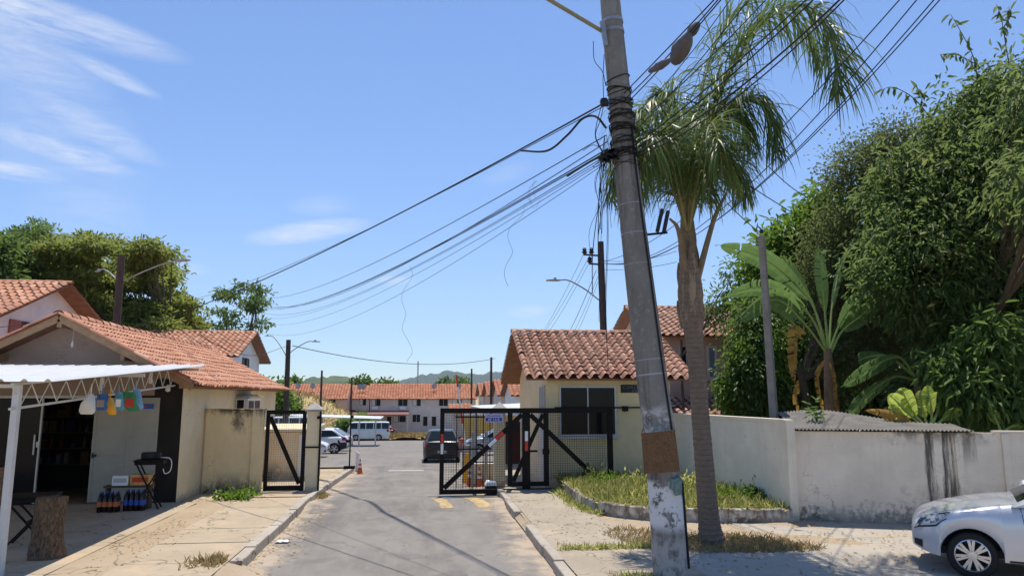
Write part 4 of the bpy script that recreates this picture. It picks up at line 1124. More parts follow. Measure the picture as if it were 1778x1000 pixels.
def hang(a, mid, b):          # parabola through three points
    a, mid, b = Vector(a), Vector(mid), Vector(b)
    c = mid * 2 - (a + b) / 2
    return [a * (1 - s) ** 2 + c * 2 * s * (1 - s) + b * s * s for s in [i / 30 for i in range(31)]]


def sagto(pa, ya, pb, yb, pm):
    """cable from pixel pa at depth ya to pb at yb passing the height seen at pm"""
    a, b = at(*pa, ya), at(*pb, yb)
    best = None
    for i in range(1, 60):
        s = i / 60; q = a.lerp(b, s); v = q - Vector((0, 0, CAMH))
        px = 889 + FPX * v.dot(_R) / v.dot(_F)
        if best is None or abs(px - pm[0]) < best[0]: best = (abs(px - pm[0]), s)
    s = best[1]; q = a.lerp(b, s); z = at(*pm, q.y).z; dz = (z - q.z) / (4 * s * (1 - s))
    return [a.lerp(b, i / 36) + Vector((0, 0, dz * 4 * (i / 36) * (1 - i / 36))) for i in range(37)]


# to the left: main thick line to the double lamp pole, the bundle to the pole beyond the small tree
cable(sagto((1048, 180), 9.6, (205, 575), 29.9, (700, 365)), .016, 'upper thick black cable sloping down left to the brown double lamp pole', None)
cable(sagto((1050, 184), 9.7, (330, 521), 32, (700, 372)), .008, 'thin cable hung just under the upper thick cable', None)
cable(spline([at(905, 262, 12.0), at(950, 262, 11.2), at(985, 235, 10.5), at(1012, 206, 10.1), at(1035, 203, 9.8), at(1052, 222, 9.62)], 40), .022, 'thick black cable looping up to the pole from the upper line', None, 'cable_loop')
L1 = 'one of the thin black cables bundled between the leaning pole and the left trees'
G1 = 'bundled cables sloping left from the leaning pole'
bund = [((1053, 235), (446, 517), (760, 405), .010), ((1055, 246), (444, 522), (770, 421), .009), ((1056, 258), (441, 530), (760, 431), .012), ((1056, 262), (438, 533), (740, 443), .011), ((1057, 268), (440, 537), (745, 447), .008),
        ((1058, 272), (436, 546), (740, 460), .006), ((1058, 275), (434, 553), (735, 472), .006), ((1058, 279), (430, 562), (730, 492), .006)]
for pa, pb, pm, r in bund: cable(sagto(pa, 9.65, pb, 52, pm), r, L1, G1)
cable(spline([at(1056, 268, 9.6), at(1030, 278, 9.9), at(1000, 296, 10.3), at(985, 306, 10.5)], 16), .02, 'short thick sheathed cable end hanging along the bundle near the pole', None, 'cable_end')
# strings dangling from the bundle
rs_ = random.Random(3)
def dangle(pts, Y, label):
    P = spline([at(px, py, Y) for px, py in pts], 30)
    cable(P, .0045, label, None, 'dangling_string', mat_='string', cat='string')
dangle([(910, 352), (908, 372), (886, 395), (882, 415), (890, 438), (878, 462), (876, 480), (882, 497)], 13, 'curly thin string dangling from the cable bundle near the pole')
dangle([(712, 462), (716, 480), (700, 505), (698, 525), (705, 545), (698, 570), (708, 590), (716, 610), (706, 628)], 17, 'long curly string dangling from the cable bundle over the lane')
dangle([(930, 345), (925, 320), (932, 315), (918, 330), (922, 352), (915, 340), (928, 362), (938, 346)], 12.6, 'small tangle of thin wire caught on the cable bundle')
# to the right and over the camera
G2 = 'cables rising right from the leaning pole'
for pa, pb, pm in (((1078, 168), (1240, 0), (1150, 95)), ((1080, 178), (1247, 0), (1160, 98)), ((1082, 186), (1252, 0), (1170, 92))):
    a, b = at(*pa, 9.75), at(*pb, 6.9); P = sagto(pa, 9.75, pb, 6.9, pm); e = b + (b - a) * 2.2 + Vector((0, 0, .6)); cable(P + [b.lerp(e, i / 8) for i in range(1, 9)], .010, 'one of three black cables carrying the splice closures up past the palm', 'three cables with splice closures')
for pa, pb, pm, r in (((1088, 262), (1400, 0), (1240, 145), .010), ((1088, 268), (1412, 0), (1250, 148), .010), ((1090, 272), (1458, 0), (1270, 165), .013), ((1092, 276), (1466, 0), (1280, 168), .010), ((1090, 240), (1300, 0), (1195, 130), .007), ((1088, 226), (1330, 0), (1210, 120), .007), ((1086, 212), (1268, 0), (1180, 118), .006)):
    a, b = at(*pa, 9.75), at(*pb, 6.0); P = sagto(pa, 9.75, pb, 6.0, pm); e = b + (b - a) * 2 + Vector((0, 0, .6)); cable(P + [b.lerp(e, i / 8) for i in range(1, 9)], r, 'one of the black cables crossing in front of the palm crown to the upper right', G2)
for pb, pm in (((1562, 0), (1330, 250)), ((1592, 0), (1330, 287)), ((1622, 0), (1330, 302)), ((1632, 0), (1330, 312))):
    a, b = at(1030, 455, 26.4), at(*pb, 8); P = sagto((1040, 455), 26.4, pb, 8, pm); e = b + (b - P[-4]) * 4; cable(P + [b.lerp(e, i / 8) for i in range(1, 9)], .011, 'one of four long parallel cables passing right of the palm crown', 'four cables right of the palm')
sc_ = [((1212, 42), (1196, 62), .055, .09), ((1196, 62), (1172, 108), .10, .13), ((1165, 104), (1128, 124), .045, .075)]
for i, (pa, pb, r, _) in enumerate(sc_):
    a, b = at(*pa, 7.55), at(*pb, 8.1); m = MB(); n = 9; m.tube([a.lerp(b, k / n) for k in range(n + 1)], [r * (.35 + .75 * math.sin(PI * (k + .6) / (n + 1.2))) for k in range(n + 1)], 12, wob=.14)
    tag(m.build('splice_closure', simple('grey_splice_%d' % i, (.10, .095, .10), .7, .3, 8), smooth=True), ('small upper grey splice closure on the three cables', 'largest grey splice closure hanging in the middle of the three cables', 'small lower brown grey splice closure nearest the pole')[i], 'splice closure')
# dangling black leads under the knot of wires
G3 = 'loose black leads hanging at the leaning pole'
for i in range(13):
    x0 = rs_.uniform(1046, 1062); y0 = rs_.uniform(225, 290); y1 = rs_.uniform(330, 560) if i % 3 else rs_.uniform(300, 420); x1 = x0 - rs_.uniform(-4, 26)
    if i in (0, 4): x1, y1 = 1056, 640
    Y = 9.55 + rs_.uniform(-.1, .25)
    cable(spline([at(x0, y0, Y), at(x0 - rs_.uniform(-6, 14), y0 + (y1 - y0) * .35, Y), at(x1 + rs_.uniform(-5, 5), y0 + (y1 - y0) * .7, Y), at(x1, y1, Y)], 16), rs_.choice((.004, .006, .008)), 'one of the loose black leads hanging down beside the leaning pole', G3, 'hanging_lead')
for i, (pts) in enumerate([[(1030, 72), (1032, 105), (1046, 125), (1052, 150)], [(1049, 95), (1047, 140), (1048, 180), (1042, 210), (1034, 235), (1045, 262)], [(1044, 185), (1036, 215), (1034, 240), (1046, 265), (1056, 280)], [(1012, 262), (1030, 252), (1046, 262), (1042, 285), (1030, 290), (1050, 272)]]):
    cable(spline([at(px, py, 9.5) for px, py in pts], 24), .007, ('loop of wire hanging under the lamp arm', 'upright wire running along the left of the pole top', 'curved drop wire beside the wire coils', 'small knot of wire left of the pole')[i], None, 'wire_loop')
m = MB(); c0 = at(1049, 178, 9.6); m.lathe([(0, -.06), (.05, -.05), (.065, 0), (.05, .05), (0, .06)], 10, c0); tag(m.build('insulator', M['plastic'], smooth=True), 'black spool insulator at the left side of the leaning pole', 'insulator')
m = MB()
for i in range(16):
    c0 = at(rs_.uniform(1044, 1068), rs_.uniform(262, 282), 9.55); m.obox(c0, Vector((rs_.uniform(.03, .08), 0, rs_.uniform(-.02, .04))), Vector((0, .03, 0)), Vector((-.01, 0, rs_.uniform(.012, .025))))
tag(m.build('wire_knot', M['cable']), 'dense black knot of clamps and wire ends on the left of the pole', 'wire knot')
# farther lines
cable(sagto((508, 600), 46, (860, 622), 72, (690, 630)), .03, 'cable sagging across the lane end between two far poles', None)
for k, (pa, pb) in enumerate((((1015, 438), (945, 573)), ((1027, 438), (948, 573)), ((1024, 454), (955, 573)), ((1035, 470), (990, 573)), ((1038, 480), (998, 573)), ((1038, 490), (1004, 573)))):
    cable(sagto(pa, 26.4, pb, 38, ((pa[0] + pb[0]) / 2, (pa[1] + pb[1]) / 2 + 4)), .010 if k != 3 else .016, 'one of the thin wires dropping from the dark crossarm pole behind the guardhouse', 'wires behind the guardhouse')
for k, (pa, pb, pm, lab) in enumerate((((1322, 405), (1262, 352), (1290, 380), 'wire from the grey post top rising left to the palm'), ((1400, 342), (1335, 290), (1365, 318), 'upper wire between palm crown and the bright green tree'), ((1390, 378), (1300, 322), (1345, 350), 'lower wire between palm crown and the bright green tree'))):
    cable(sagto(pa, 16.5, pb, 12.2, pm), .012, lab, None)
cable(sagto((1045, 452), 26.4, (1175, 436), 22, (1110, 452)), .010, 'wire sagging behind the leaning pole toward the palm', None)
cable(sagto((1045, 468), 26.4, (1175, 455), 22, (1110, 466)), .010, 'second lower wire sagging behind the leaning pole', None)
cable(spline([at(345, 578, 22), at(375, 598, 24), at(412, 613, 27), at(450, 616, 34), at(497, 601, 46)], 24), .014, 'wire lying over the bar roof toward the lamp pole', None)
cable(sagto((0, 568), 20, (110, 548), 26, (60, 560)), .012, 'wire crossing the white gable of the left house', None)
# ------------------------------------------------------------------ cars
def lerp_table(T, x):
    if x <= T[0][0]: return T[0][1]
    for (a, p), (b, q) in zip(T, T[1:]):
        if x <= b: return p + (q - p) * (x - a) / (b - a)
    return T[-1][1]


def smooth_table(T, x):
    if x <= T[0][0]: return T[0][1]
    for (a, p), (b, q) in zip(T, T[1:]):
        if x <= b:
            s = (x - a) / (b - a); s = s * s * (3 - 2 * s); return p + (q - p) * s
    return T[-1][1]


def car(name, label, loc, rz, paint, L=4.2, W=1.74, H=1.48, fo=.82, wb=2.55, R=.315, hood=((0, .60), (.06, .70), (.35, .80), (1.15, .97)), belt=.98, tail=1.02,
        ws=(1.12, 1.95), rf=(3.3, 4.02), group=None, plate=True, box=False, spokes=10, cat='car', rear_drop=.10, dark_bumper=False, light_m=None, bot=.22, nose_w=.74):
    c = thing(name, label, cat, loc, rz, group)
    xc1, xc2 = fo, fo + wb; zc = R; RA = R + .06; w2 = W / 2

    def plan(x):
        f_ = max(0, (fo - .1 - x) / (fo - .1)); r_ = max(0, (x - (L - .55)) / .55)
        k = 1 - (1 - nose_w) * f_ ** 2.6 - (.03 if box else .15) * r_ ** 2.6
        for xc in (xc1, xc2): k += .018 * max(0, 1 - ((x - xc) / (RA + .12)) ** 2)
        return w2 * k * .975

    def zb(x):
        b = bot + .10 * max(0, (fo * .55 - x) / (fo * .55)) ** 2 + .12 * max(0, (x - (L - .5)) / .5) ** 2
        for xc in (xc1, xc2):
            d = abs(x - xc)
            if d < RA: b = max(b, zc + math.sqrt(RA * RA - d * d) - .01)
        return b

    def zt(x):
        if x < ws[0]: return smooth_table(hood, x) if False else lerp_table(hood, x)
        return lerp_table(((ws[0], hood[-1][1]), (ws[0] + .5, belt), (rf[1], tail), (L - .04, tail - rear_drop), (L, tail - rear_drop - .10)), x)

    def sec(x):
        w, b, t = plan(x), zb(x), zt(x); h = t - b
        cr = .05 if x < ws[0] else .02
        return [(w - .16, b + .0), (w - .02, b), (w, b + .16 * h), (w + .008, b + .42 * h), (w + .004, b + .66 * h), (w - .02, b + .86 * h), (w - .065, b + .97 * h), (w - .14, t), (w * .5, t + cr * .8), (0, t + cr)]
    xs = [0, .025, .07, .14, .22, .32, .43]
    for xc in (xc1, xc2): xs += [xc - RA * math.cos(PI * k / 18) for k in range(19)] + [xc - RA - .012, xc + RA + .012]
    xs += fr(xc1 + RA + .05, xc2 - RA - .05, 14) + fr(xc2 + RA + .05, L - .25, 4) + [L - .16, L - .08, L - .03, L]
    xs = sorted(x for x in set(round(q, 4) for q in xs) if 0 <= x <= L)
    mb = MB(); K = 10
    for x in xs:
        s_ = sec(x); mb.v += [(x - L / 2, -y, z) for y, z in s_] + [(x - L / 2, y, z) for y, z in s_[:-1][::-1]]
    n = 2 * K - 1
    for i in range(len(xs) - 1):
        for k in range(n - 1):
            mb.f.append((i * n + k, i * n + k + 1, (i + 1) * n + k + 1, (i + 1) * n + k)); mb.m.append(0)
    mb.f += [tuple(range(n)), tuple((len(xs) - 1) * n + k for k in range(n))]; mb.m += [0, 0]
    # floor (dark)
    # cabin shell
    zr = ((ws[0] - .04, hood[-1][1] - .02), (ws[1], H - .05), (ws[1] + .45, H), (rf[0], H - .03), (rf[1], tail - .01))
    if box: zr = ((ws[0], hood[-1][1]), (ws[1], H - .06), (ws[1] + .3, H), (rf[0] - .3, H), (rf[0], H - .05), (rf[1], tail))
    hw = lambda z: (w2 - .075) - (z - belt) / (H - belt) * (.10 if box else .20)
    xs2 = sorted(set([q[0] for q in zr] + fr(ws[0], ws[1], 6) + fr(ws[1], rf[0], 8) + fr(rf[0], rf[1], 5))); n0 = len(mb.v)
    for x in xs2:
        z = lerp_table(zr, x); zbl = min(z, lerp_table(((ws[0], hood[-1][1] - .03), (ws[0] + .5, belt - .03), (rf[1], tail - .03)), x)); zs = max(zbl, z - .05)
        s_ = [(hw(zbl), zbl), (hw(zs), zs), (max(.1, hw(z) - .10), z), (0, z + .025)]
        mb.v += [(x - L / 2, -y, q) for y, q in s_] + [(x - L / 2, y, q) for y, q in s_[:-1][::-1]]
    for i in range(len(xs2) - 1):
        for k in range(6): mb.f.append((n0 + i * 7 + k, n0 + i * 7 + k + 1, n0 + (i + 1) * 7 + k + 1, n0 + (i + 1) * 7 + k)); mb.m.append(0)
    body = mb.build('body', paint, c, smooth=True, angle=48)
    m = MB(); m.bx(.25 - L / 2, L / 2 - .25, -w2 + .19, w2 - .19, bot + .02, bot + .12)
    for xc in (xc1, xc2):                                # wheel housings
        for s in (-1, 1):
            vs = []; N = 12
            for j, y in ((0, w2 - .03), (1, w2 - .34)):
                for k in range(N + 1): a = PI * k / N; vs.append((xc - L / 2 + (RA - .004) * math.cos(a), s * y, zc + (RA - .004) * math.sin(a) - .01))
            m.add(vs, [(k, k + 1, N + 2 + k, N + 1 + k) for k in range(N)] + [tuple(range(N + 1, 2 * N + 2))])
    m.build('underbody', M['plastic'], c)
    # glass
    def side_glass(poly, s):
        m = MB(); P = [(x - L / 2, s * (hw(z) + .006), z) for x, z in poly]; m.add(P + [(x, y - s * .012, z) for x, y, z in P], [tuple(range(len(P)))] + [(i, (i + 1) % len(P), len(P) + (i + 1) % len(P), len(P) + i) for i in range(len(P))])
        return m.build('side_window', M['cglass'], c)
    zl = belt + .015; zu = H - .12
    fx = lambda z: ws[0] + (ws[1] - ws[0]) * (z - hood[-1][1]) / (H - .05 - hood[-1][1])
    rx = lambda z: rf[1] - (rf[1] - rf[0]) * (z - tail) / (H - .03 - tail)
    xm = (ws[1] + rf[0]) / 2 - .05
    for s in (-1, 1):
        if box:
            e = fr(ws[1] - .1, rf[0] + .05, 5)
            for i in range(5): side_glass([(e[i] + .04, zl), (e[i + 1] - .04, zl), (e[i + 1] - .04, zu), (e[i] + (.04 if i else .14), zu)], s)
        else:
            side_glass([(fx(zl) + .22, zl), (xm - .03, zl + .01), (xm - .04, zu), (fx(zu) + .10, zu)], s)
            side_glass([(xm + .04, zl + .01), (rx(tail + .03) - .28, tail + .03), (rx(zu) - .18, zu - .01), (xm + .03, zu)], s)
    def screen(xa, za, xb, zb_, nm, off):
        m = MB(); d = Vector((xb - xa, 0, zb_ - za)).normalized(); nr = Vector((-d.z, 0, d.x)) * off
        a0, a1 = Vector((xa, 0, za)) + d * .05, Vector((xb, 0, zb_)) - d * .05; vs = []
        for p, z in ((a0, za), (a1, zb_)):
            w = hw(max(z, belt)) - .11
            for t_ in (-1, -.5, 0, .5, 1): vs.append((p.x - L / 2 + nr.x, t_ * w, p.z + nr.z + .025 * (1 - abs(t_)) * (1 if z > belt + .2 else .6)))
        m.add(vs, [(i, i + 1, 6 + i, 5 + i) for i in range(4)]); return m.build(nm, M['cglass'], c, smooth=True)
    screen(ws[0], hood[-1][1], ws[1], H - .05, 'windshield', .016)
    screen(rf[1], tail, rf[0], H - .03, 'rear_window', -.016)

    # patches hugging the shell
    def surf(x, k):
        s_ = sec(x); i = min(K - 2, int(k)); t = k - i; return s_[i][0] * (1 - t) + s_[i + 1][0] * t, s_[i][1] * (1 - t) + s_[i + 1][1] * t
    def patch(nm, mat_, x0, x1, k0, k1, s, off=.006, nx=6, nk=4, skew=0, parent=None, taper=0):
        m = MB()
        for i in range(nx + 1):
            for j in range(nk + 1):
                tj = j / nk; x = x0 + (x1 - x0) * i / nx + skew * tj; x = max(0.001, min(L - .001, x))
                kk = k0 + (k1 - k0) * (.5 + (tj - .5) * (1 - taper * i / nx)); y, z = surf(x, kk)
                fx_ = off * .9 if x < .3 else (-off * .9 if x > L - .3 else 0)
                m.v.append((x - L / 2 - fx_, s * (y + off), z + (off if kk > 6 else off * .3)))
        for i in range(nx):
            for j in range(nk): a = i * (nk + 1) + j; m.f.append((a, a + 1, a + nk + 2, a + nk + 1)); m.m.append(0)
        return m.build(nm, mat_, parent or c, smooth=True)
    hl = light_m or M['headlamp']
    for s in (-1, 1):
        h_ = patch('headlight', hl, .05 if not box else .01, .40 if not box else .10, 4.35, 6.4, s, .007, skew=.10, taper=.45)
        patch('lamp_rim', M['plastic'], .04, .44, 4.2, 4.42, s, .004, parent=h_, skew=0)
        patch('tail_light', M['taillamp'], L - .30, L - .012, 4.2, 6.3, s, .007)
        if not box: patch('fog_lamp_recess', M['plastic'], .03, .13, 1.5, 2.6, s, .005)
        patch('door_seam', M['plastic'], ws[0] + .12, ws[0] + .128, 1.3, 6.9, s, .002, nx=1, nk=14, skew=-.08)
        patch('door_seam', M['plastic'], xm, xm + .008, 1.3, 6.9, s, .002, nx=1, nk=14)
        if not box: patch('hood_seam', M['plastic'], .16, ws[0], 6.92, 6.99, s, .002, nx=20, nk=1); patch('sill', M['plastic'], xc1 + RA + .05, xc2 - RA - .05, 1.02, 1.25, s, .004, nx=8, nk=1)
        m = MB(); y, z = surf(xm - .25, 5.0); m.bx(xm - .32 - L / 2, xm - .14 - L / 2, s * y - .02, s * y + .025 if s > 0 else s * y + .02, z, z + .03) if s > 0 else m.bx(xm - .32 - L / 2, xm - .14 - L / 2, -y - .025, -y + .02, z, z + .03)
        m.build('door_handle', paint, c, bevel=.008)
        m = MB(); x = fx(belt) + .18 - L / 2; y = w2 - .02
        m.add([(x - .02, s * (y - .08), belt + .0), (x + .10, s * (y - .08), belt + .0), (x + .10, s * (y + .13), belt + .03), (x - .04, s * (y + .13), belt + .05), (x + .02, s * (y - .08), belt + .06), (x + .11, s * (y - .08), belt + .06), (x + .11, s * (y + .12), belt + .16), (x + .0, s * (y + .12), belt + .15)],
                         [(0, 1, 2, 3), (4, 5, 6, 7), (0, 1, 5, 4), (1, 2, 6, 5), (2, 3, 7, 6), (3, 0, 4, 7)])
        m.build('mirror', paint, c, bevel=.015, smooth=True)
        if dark_bumper: patch('bumper', M['plastic'], L - .55, L - .004, .6, 3.6, s, .006)
    # grille / intake, plates, rear bumper strip
    y0 = surf(.0, 3)[0]; m = MB(); m.bx(-L / 2 - .012, -L / 2 + .05, -y0 * .62, y0 * .62, .34, .46); m.bx(-L / 2 - .012, -L / 2 + .05, -y0 * .5, y0 * .5, .535, .585); m.build('grille', M['plastic'], c, bevel=.01)
    if plate:
        m = MB(); m.bx(L / 2 - .002, L / 2 + .018, -.21, .21, .52, .64); m.build('license_plate', M['steel'], c)
        m = MB(); m.bx(L / 2 - .03, L / 2 + .012, -.55, .55, bot + .14, bot + .24); m.build('rear_bumper_strip', M['plastic'], c)
    # wheels
    for xc in (xc1, xc2):
        for s in (-1, 1):
            yo = w2 - .03; wd = .20
            prof = [(R * .62, -.02), (R * .70, .0), (R * .93, -.008), (R, -.04), (R, -wd + .03), (R * .93, -wd), (R * .62, -wd)]
            m = MB(); m.lathe([(r_, s * (yo + z)) for r_, z in prof], 36, (xc - L / 2, 0, zc), 'y'); w_ = m.build('wheel', M['rubber'], c, smooth=True, angle=50)
            m = MB(); m.lathe([(R * .705, s * (yo - .004)), (R * .645, s * (yo + .004)), (R * .63, s * (yo - .03)), (R * .62, s * (yo - .14))], 36, (xc - L / 2, 0, zc), 'y')
            m.lathe([(.0, s * (yo + .0)), (.05, s * (yo - .002)), (.06, s * (yo - .03)), (.02, s * (yo - .06))], 16, (xc - L / 2, 0, zc), 'y')
            for k in range(spokes):
                a = 2 * PI * (k + (.18 if k % 2 else -.18)) / spokes; u = Vector((math.cos(a), 0, math.sin(a))); v = Vector((-math.sin(a), 0, math.cos(a))); o = Vector((xc - L / 2, s * (yo - .018), zc))
                p, q = o + u * .04, o + u * R * .66; nrm = Vector((0, s * .014, 0))
                m.add([p - v * .017 - nrm, p + v * .017 - nrm, q + v * .024 - nrm, q - v * .024 - nrm, p - v * .014 + nrm, p + v * .014 + nrm, q + v * .018 + nrm, q - v * .018 + nrm], [(3, 2, 1, 0), (4, 5, 6, 7), (0, 1, 5, 4), (1, 2, 6, 5), (2, 3, 7, 6), (3, 0, 4, 7)])
            m.build('rim', M['chrome'], w_, smooth=True, angle=35)
            m = MB(); m.lathe([(0, s * (yo - .13)), (R * .62, s * (yo - .13))], 24, (xc - L / 2, 0, zc), 'y'); m.build('brake_drum', M['plastic'], w_)
    return c


t = NT('headlamp_lens'); M['headlamp'] = t.out(t.mix(t.ramp(t.noise(16, 2), .42, .58), (.04, .035, .03), (.66, .64, .60)), .08, None, .8)
M['taillamp'] = simple('tail_lamp_red', (.34, .015, .02), .15, .3, 12, 0, 50, .6)
silver = paint_mat('silver_paint', (.60, .62, .66), .24, .25, .9)
white_p = paint_mat('white_car_paint', (.74, .75, .77), .3)
black_p = paint_mat('black_car_paint', (.006, .0055, .006), .35, 0, .25)
grey_p = paint_mat('pale_blue_silver_paint', (.42, .47, .53), .28, .3)
red_p = paint_mat('dark_red_paint', (.20, .01, .015), .3)
cream_p = paint_mat('van_white_paint', (.70, .75, .72), .4)


def place(contact, L, xw, yw, rz):
    """origin of a car whose wheel (local xw from the nose, side yw) stands on contact"""
    v = Vector((xw - L / 2, yw, 0)); v.rotate(Euler((0, 0, rz))); return (contact[0] - v.x, contact[1] - v.y, contact[2])


HOODN = ((0, .60), (.03, .66), (.10, .72), (.30, .80), (.65, .89), (1.0, .955), (1.28, .985))
rz = rad(-38)
cw = gp(1692, 1004, .11)
car('parked_car', 'silver car parked at the right edge by the white wall, only its front in view', place((cw.x, cw.y, .11), 4.30, .70, -.80, rz), rz, silver,
    L=4.30, W=1.76, H=1.50, fo=.70, wb=2.62, R=.30, hood=HOODN, belt=1.0, tail=1.08, ws=(1.22, 2.1), rf=(3.2, 4.0), spokes=14, bot=.25, nose_w=.70)
car('parked_car', 'black hatchback seen from behind on the lane beyond the sliding gate', (.97, 34.4 + 1.95, zg(36.5)), rad(-90), black_p, L=3.9, W=1.78, H=1.55, fo=.75, wb=2.45, R=.31, hood=((0, .62), (.05, .70), (.3, .82), (1.0, .97)), belt=1.0, tail=1.05, ws=(1.0, 1.7), rf=(3.3, 3.80), rear_drop=.03)
gcar = 'cars parked in a row on the left of the car park'
car('parked_car', 'silver compact with dark rear bumper nearest the lane in the left row', (at(604, 760, 46.6).x - 2.0, 46.9, zg(46.6)), 0, white_p, L=4.0, W=1.74, H=1.55, fo=.75, wb=2.5, R=.32, belt=1.0, tail=1.05, ws=(1.05, 1.75), rf=(3.1, 3.85), group=gcar, dark_bumper=True)
car('parked_car', 'pale silver sedan second in the left row, red tail lamp showing', (at(611, 750, 51).x - 2.1, 51.2, zg(51)), 0, grey_p, L=4.25, W=1.72, H=1.46, group=gcar)
car('parked_car', 'white hatchback third in the left row with dark rear window', (at(607, 740, 56).x - 2.0, 55.8, zg(55.5)), 0, white_p, L=4.0, W=1.70, H=1.50, rf=(3.2, 3.85), group=gcar)
car('parked_car', 'white car facing the lane seen through the small mesh gate', (at(505, 765, 42).x, 42.0, zg(42)), rad(180), white_p, L=4.1, W=1.72, H=1.48, group='cars seen through the small mesh gate')
car('parked_car', 'pale green hatchback seen through the small mesh gate', (at(512, 750, 49).x - .8, 49, zg(49)), rad(0), paint_mat('pale_green_paint', (.42, .58, .52), .3), L=3.9, W=1.66, H=1.45, group='cars seen through the small mesh gate')
car('parked_van', 'white box van standing highest behind the small mesh gate', (at(500, 740, 57).x, 57.5, zg(57)), 0, white_p, L=5.0, W=1.9, H=2.35, fo=.7, wb=3.0, R=.34, hood=((0, .75), (.05, .95), (.25, 1.15), (.35, 1.2)), belt=1.3, tail=1.3, ws=(.3, 1.2), rf=(4.85, 4.97), box=True, cat='van')
car('parked_van', 'white old minibus parked side on before the row houses', (at(640, 745, 80.5).x, 80.9, zg(80.5)), 0, cream_p, L=4.5, W=1.75, H=2.0, fo=.95, wb=2.4, R=.33, hood=((0, .55), (.03, .9), (.06, 1.15), (.10, 1.2)), belt=1.25, tail=1.25, ws=(.05, .42), rf=(4.40, 4.48), box=True, cat='van', rear_drop=.02, nose_w=.9)
car('parked_car', 'small dark red car peeping out to the right of the old minibus', (at(672, 748, 86).x - 1.0, 86.5, zg(86)), 0, red_p, L=3.8, W=1.62, H=1.42)
car('parked_car', 'pale blue silver car under the carport, seen through the sliding gate', (at(806, 765, 42.2).x + 2.0, 42.6, zg(42)), 0, grey_p, L=4.0, W=1.72, H=1.50, hood=((0, .60), (.05, .70), (.3, .84), (.95, 1.0)), ws=(.92, 1.8), rf=(3.2, 3.85))
# ------------------------------------------------------------------ things at the bar
def folding_table(loc, rz, h, w, d, label):
    t = thing('folding_table', label, 'table', loc, rz)
    m = MB(); m.bx(-w / 2, w / 2, -d / 2, d / 2, h - .035, h); m.bx(-w / 2 + .02, w / 2 - .02, -d / 2 + .02, d / 2 - .02, h - .10, h - .036); m.build('tabletop', M['dark'], t, bevel=.008)
    for s, y in ((1, -d / 2 + .05), (-1, -d / 2 + .08), (1, d / 2 - .08), (-1, d / 2 - .05)):
        m = MB(); m.bar((-s * (w / 2 - .06), y, 0), (s * (w / 2 - .06), y, h - .10), .035, .028); m.build('leg', M['dark'], t)
    m = MB(); m.bar((0, -d / 2 + .05, h / 2), (0, d / 2 - .05, h / 2), .02, .02); m.build('stretcher', M['dark'], t)
    return t


p1 = gp(253, 884, .15)
folding_table((p1.x, p1.y + .1, .15), rad(8), 1.02, .60, .45, 'black folding table with crossed legs holding a radio before the white door')
p2 = gp(42, 950, .15)
folding_table((p2.x - .05, p2.y + .25, .15), rad(14), .78, .70, .6, 'black folding table with crossed legs behind the canopy post and tree stump')
rd = thing('radio', 'black portable radio on the folding table by the white door', 'radio', (p1.x + .0, p1.y + .1, 1.173), rad(8))
m = MB(); m.bx(-.19, .19, -.09, .09, 0, .15); m.build('case', M['plastic'], rd, bevel=.03)
for s in (-1, 1):
    m = MB(); m.lathe([(.055, -.094), (.05, -.098), (.0, -.094)], 14, (s * .11, 0, .075), 'y'); m.build('speaker', M['rubber'], rd, smooth=True)
m = MB(); m.tube(spline([(.17, .02, .03), (.36, -.03, .02), (.42, -.05, -.08), (.40, -.06, -.25), (.30, -.05, -.30), (.26, -.06, -.20)], 20), .010, 6); m.build('lead', M['white'], rd, smooth=True)
sp = thing('tree_stump', 'rough brown tree stump used as a stool beside the canopy post', 'stump', gp(80, 968, .15))
m = MB(); rr = random.Random(5); N = 28; rows = 14
for j in range(rows + 1):
    z = .90 * j / rows
    for k in range(N):
        a = 2 * PI * k / N; r = .185 + .05 * max(0, 1 - z * 3) + .012 * math.sin(5 * a + j * .4) + .02 * math.sin(2 * a + 1) + rr.uniform(-.008, .008); m.v.append((r * math.cos(a), r * math.sin(a), z - .03))
for j in range(rows):
    for k in range(N): k2 = (k + 1) % N; m.f.append((j * N + k, j * N + k2, (j + 1) * N + k2, (j + 1) * N + k)); m.m.append(0)
m.f.append(tuple(rows * N + k for k in range(N))); m.m.append(0)
t = NT('stump_bark'); n = t.noise(9, 6, .7); n2 = t.noise(30, 5, .7, (1, 1, .5))
m.build('trunk', t.out(t.mix(t.ramp(n2, .35, .68), (.07, .042, .026), (.24, .165, .105)), .95, t.bump(n2, .8, .03, t.bump(n, .6, .04)), .15), sp, smooth=True, angle=60)
# bottle packs and boxes stacked by the door
pb = gp(186, 889, .15)
def bottle_pack(loc, nx, ny, liquid, capm, labm, label, h=.33):
    k = thing('bottle_pack', label, 'bottle pack', loc, 0, None)
    for i in range(nx):
        for j in range(ny):
            o = ((i - (nx - 1) / 2) * .105, (j - (ny - 1) / 2) * .105, 0)
            m = MB(); m.lathe([(.0, 0), (.046, .0), (.05, .03), (.05, h * .62), (.03, h * .82), (.016, h * .93), (.016, h)], 12, o); b = m.build('bottle', liquid, k, smooth=True)
            m = MB(); m.lathe([(.0512, h * .28), (.0512, h * .52)], 12, o); m.build('label_band', labm, b, smooth=True)
            m = MB(); m.lathe([(.019, h * .95), (.019, h * 1.01), (0, h * 1.01)], 10, o); m.build('lid', capm, b)
    return k
cola = glass_mat('cola_bottle', (.02, .01, .008), .12)
lab_o = simple('orange_label', (.55, .16, .06), .4, .3, 20, 0)
bottle_pack((pb.x, pb.y + .05, .153), 4, 2, cola, M['blue'], lab_o, 'pack of dark bottles with orange labels on the floor by the white door', .40)
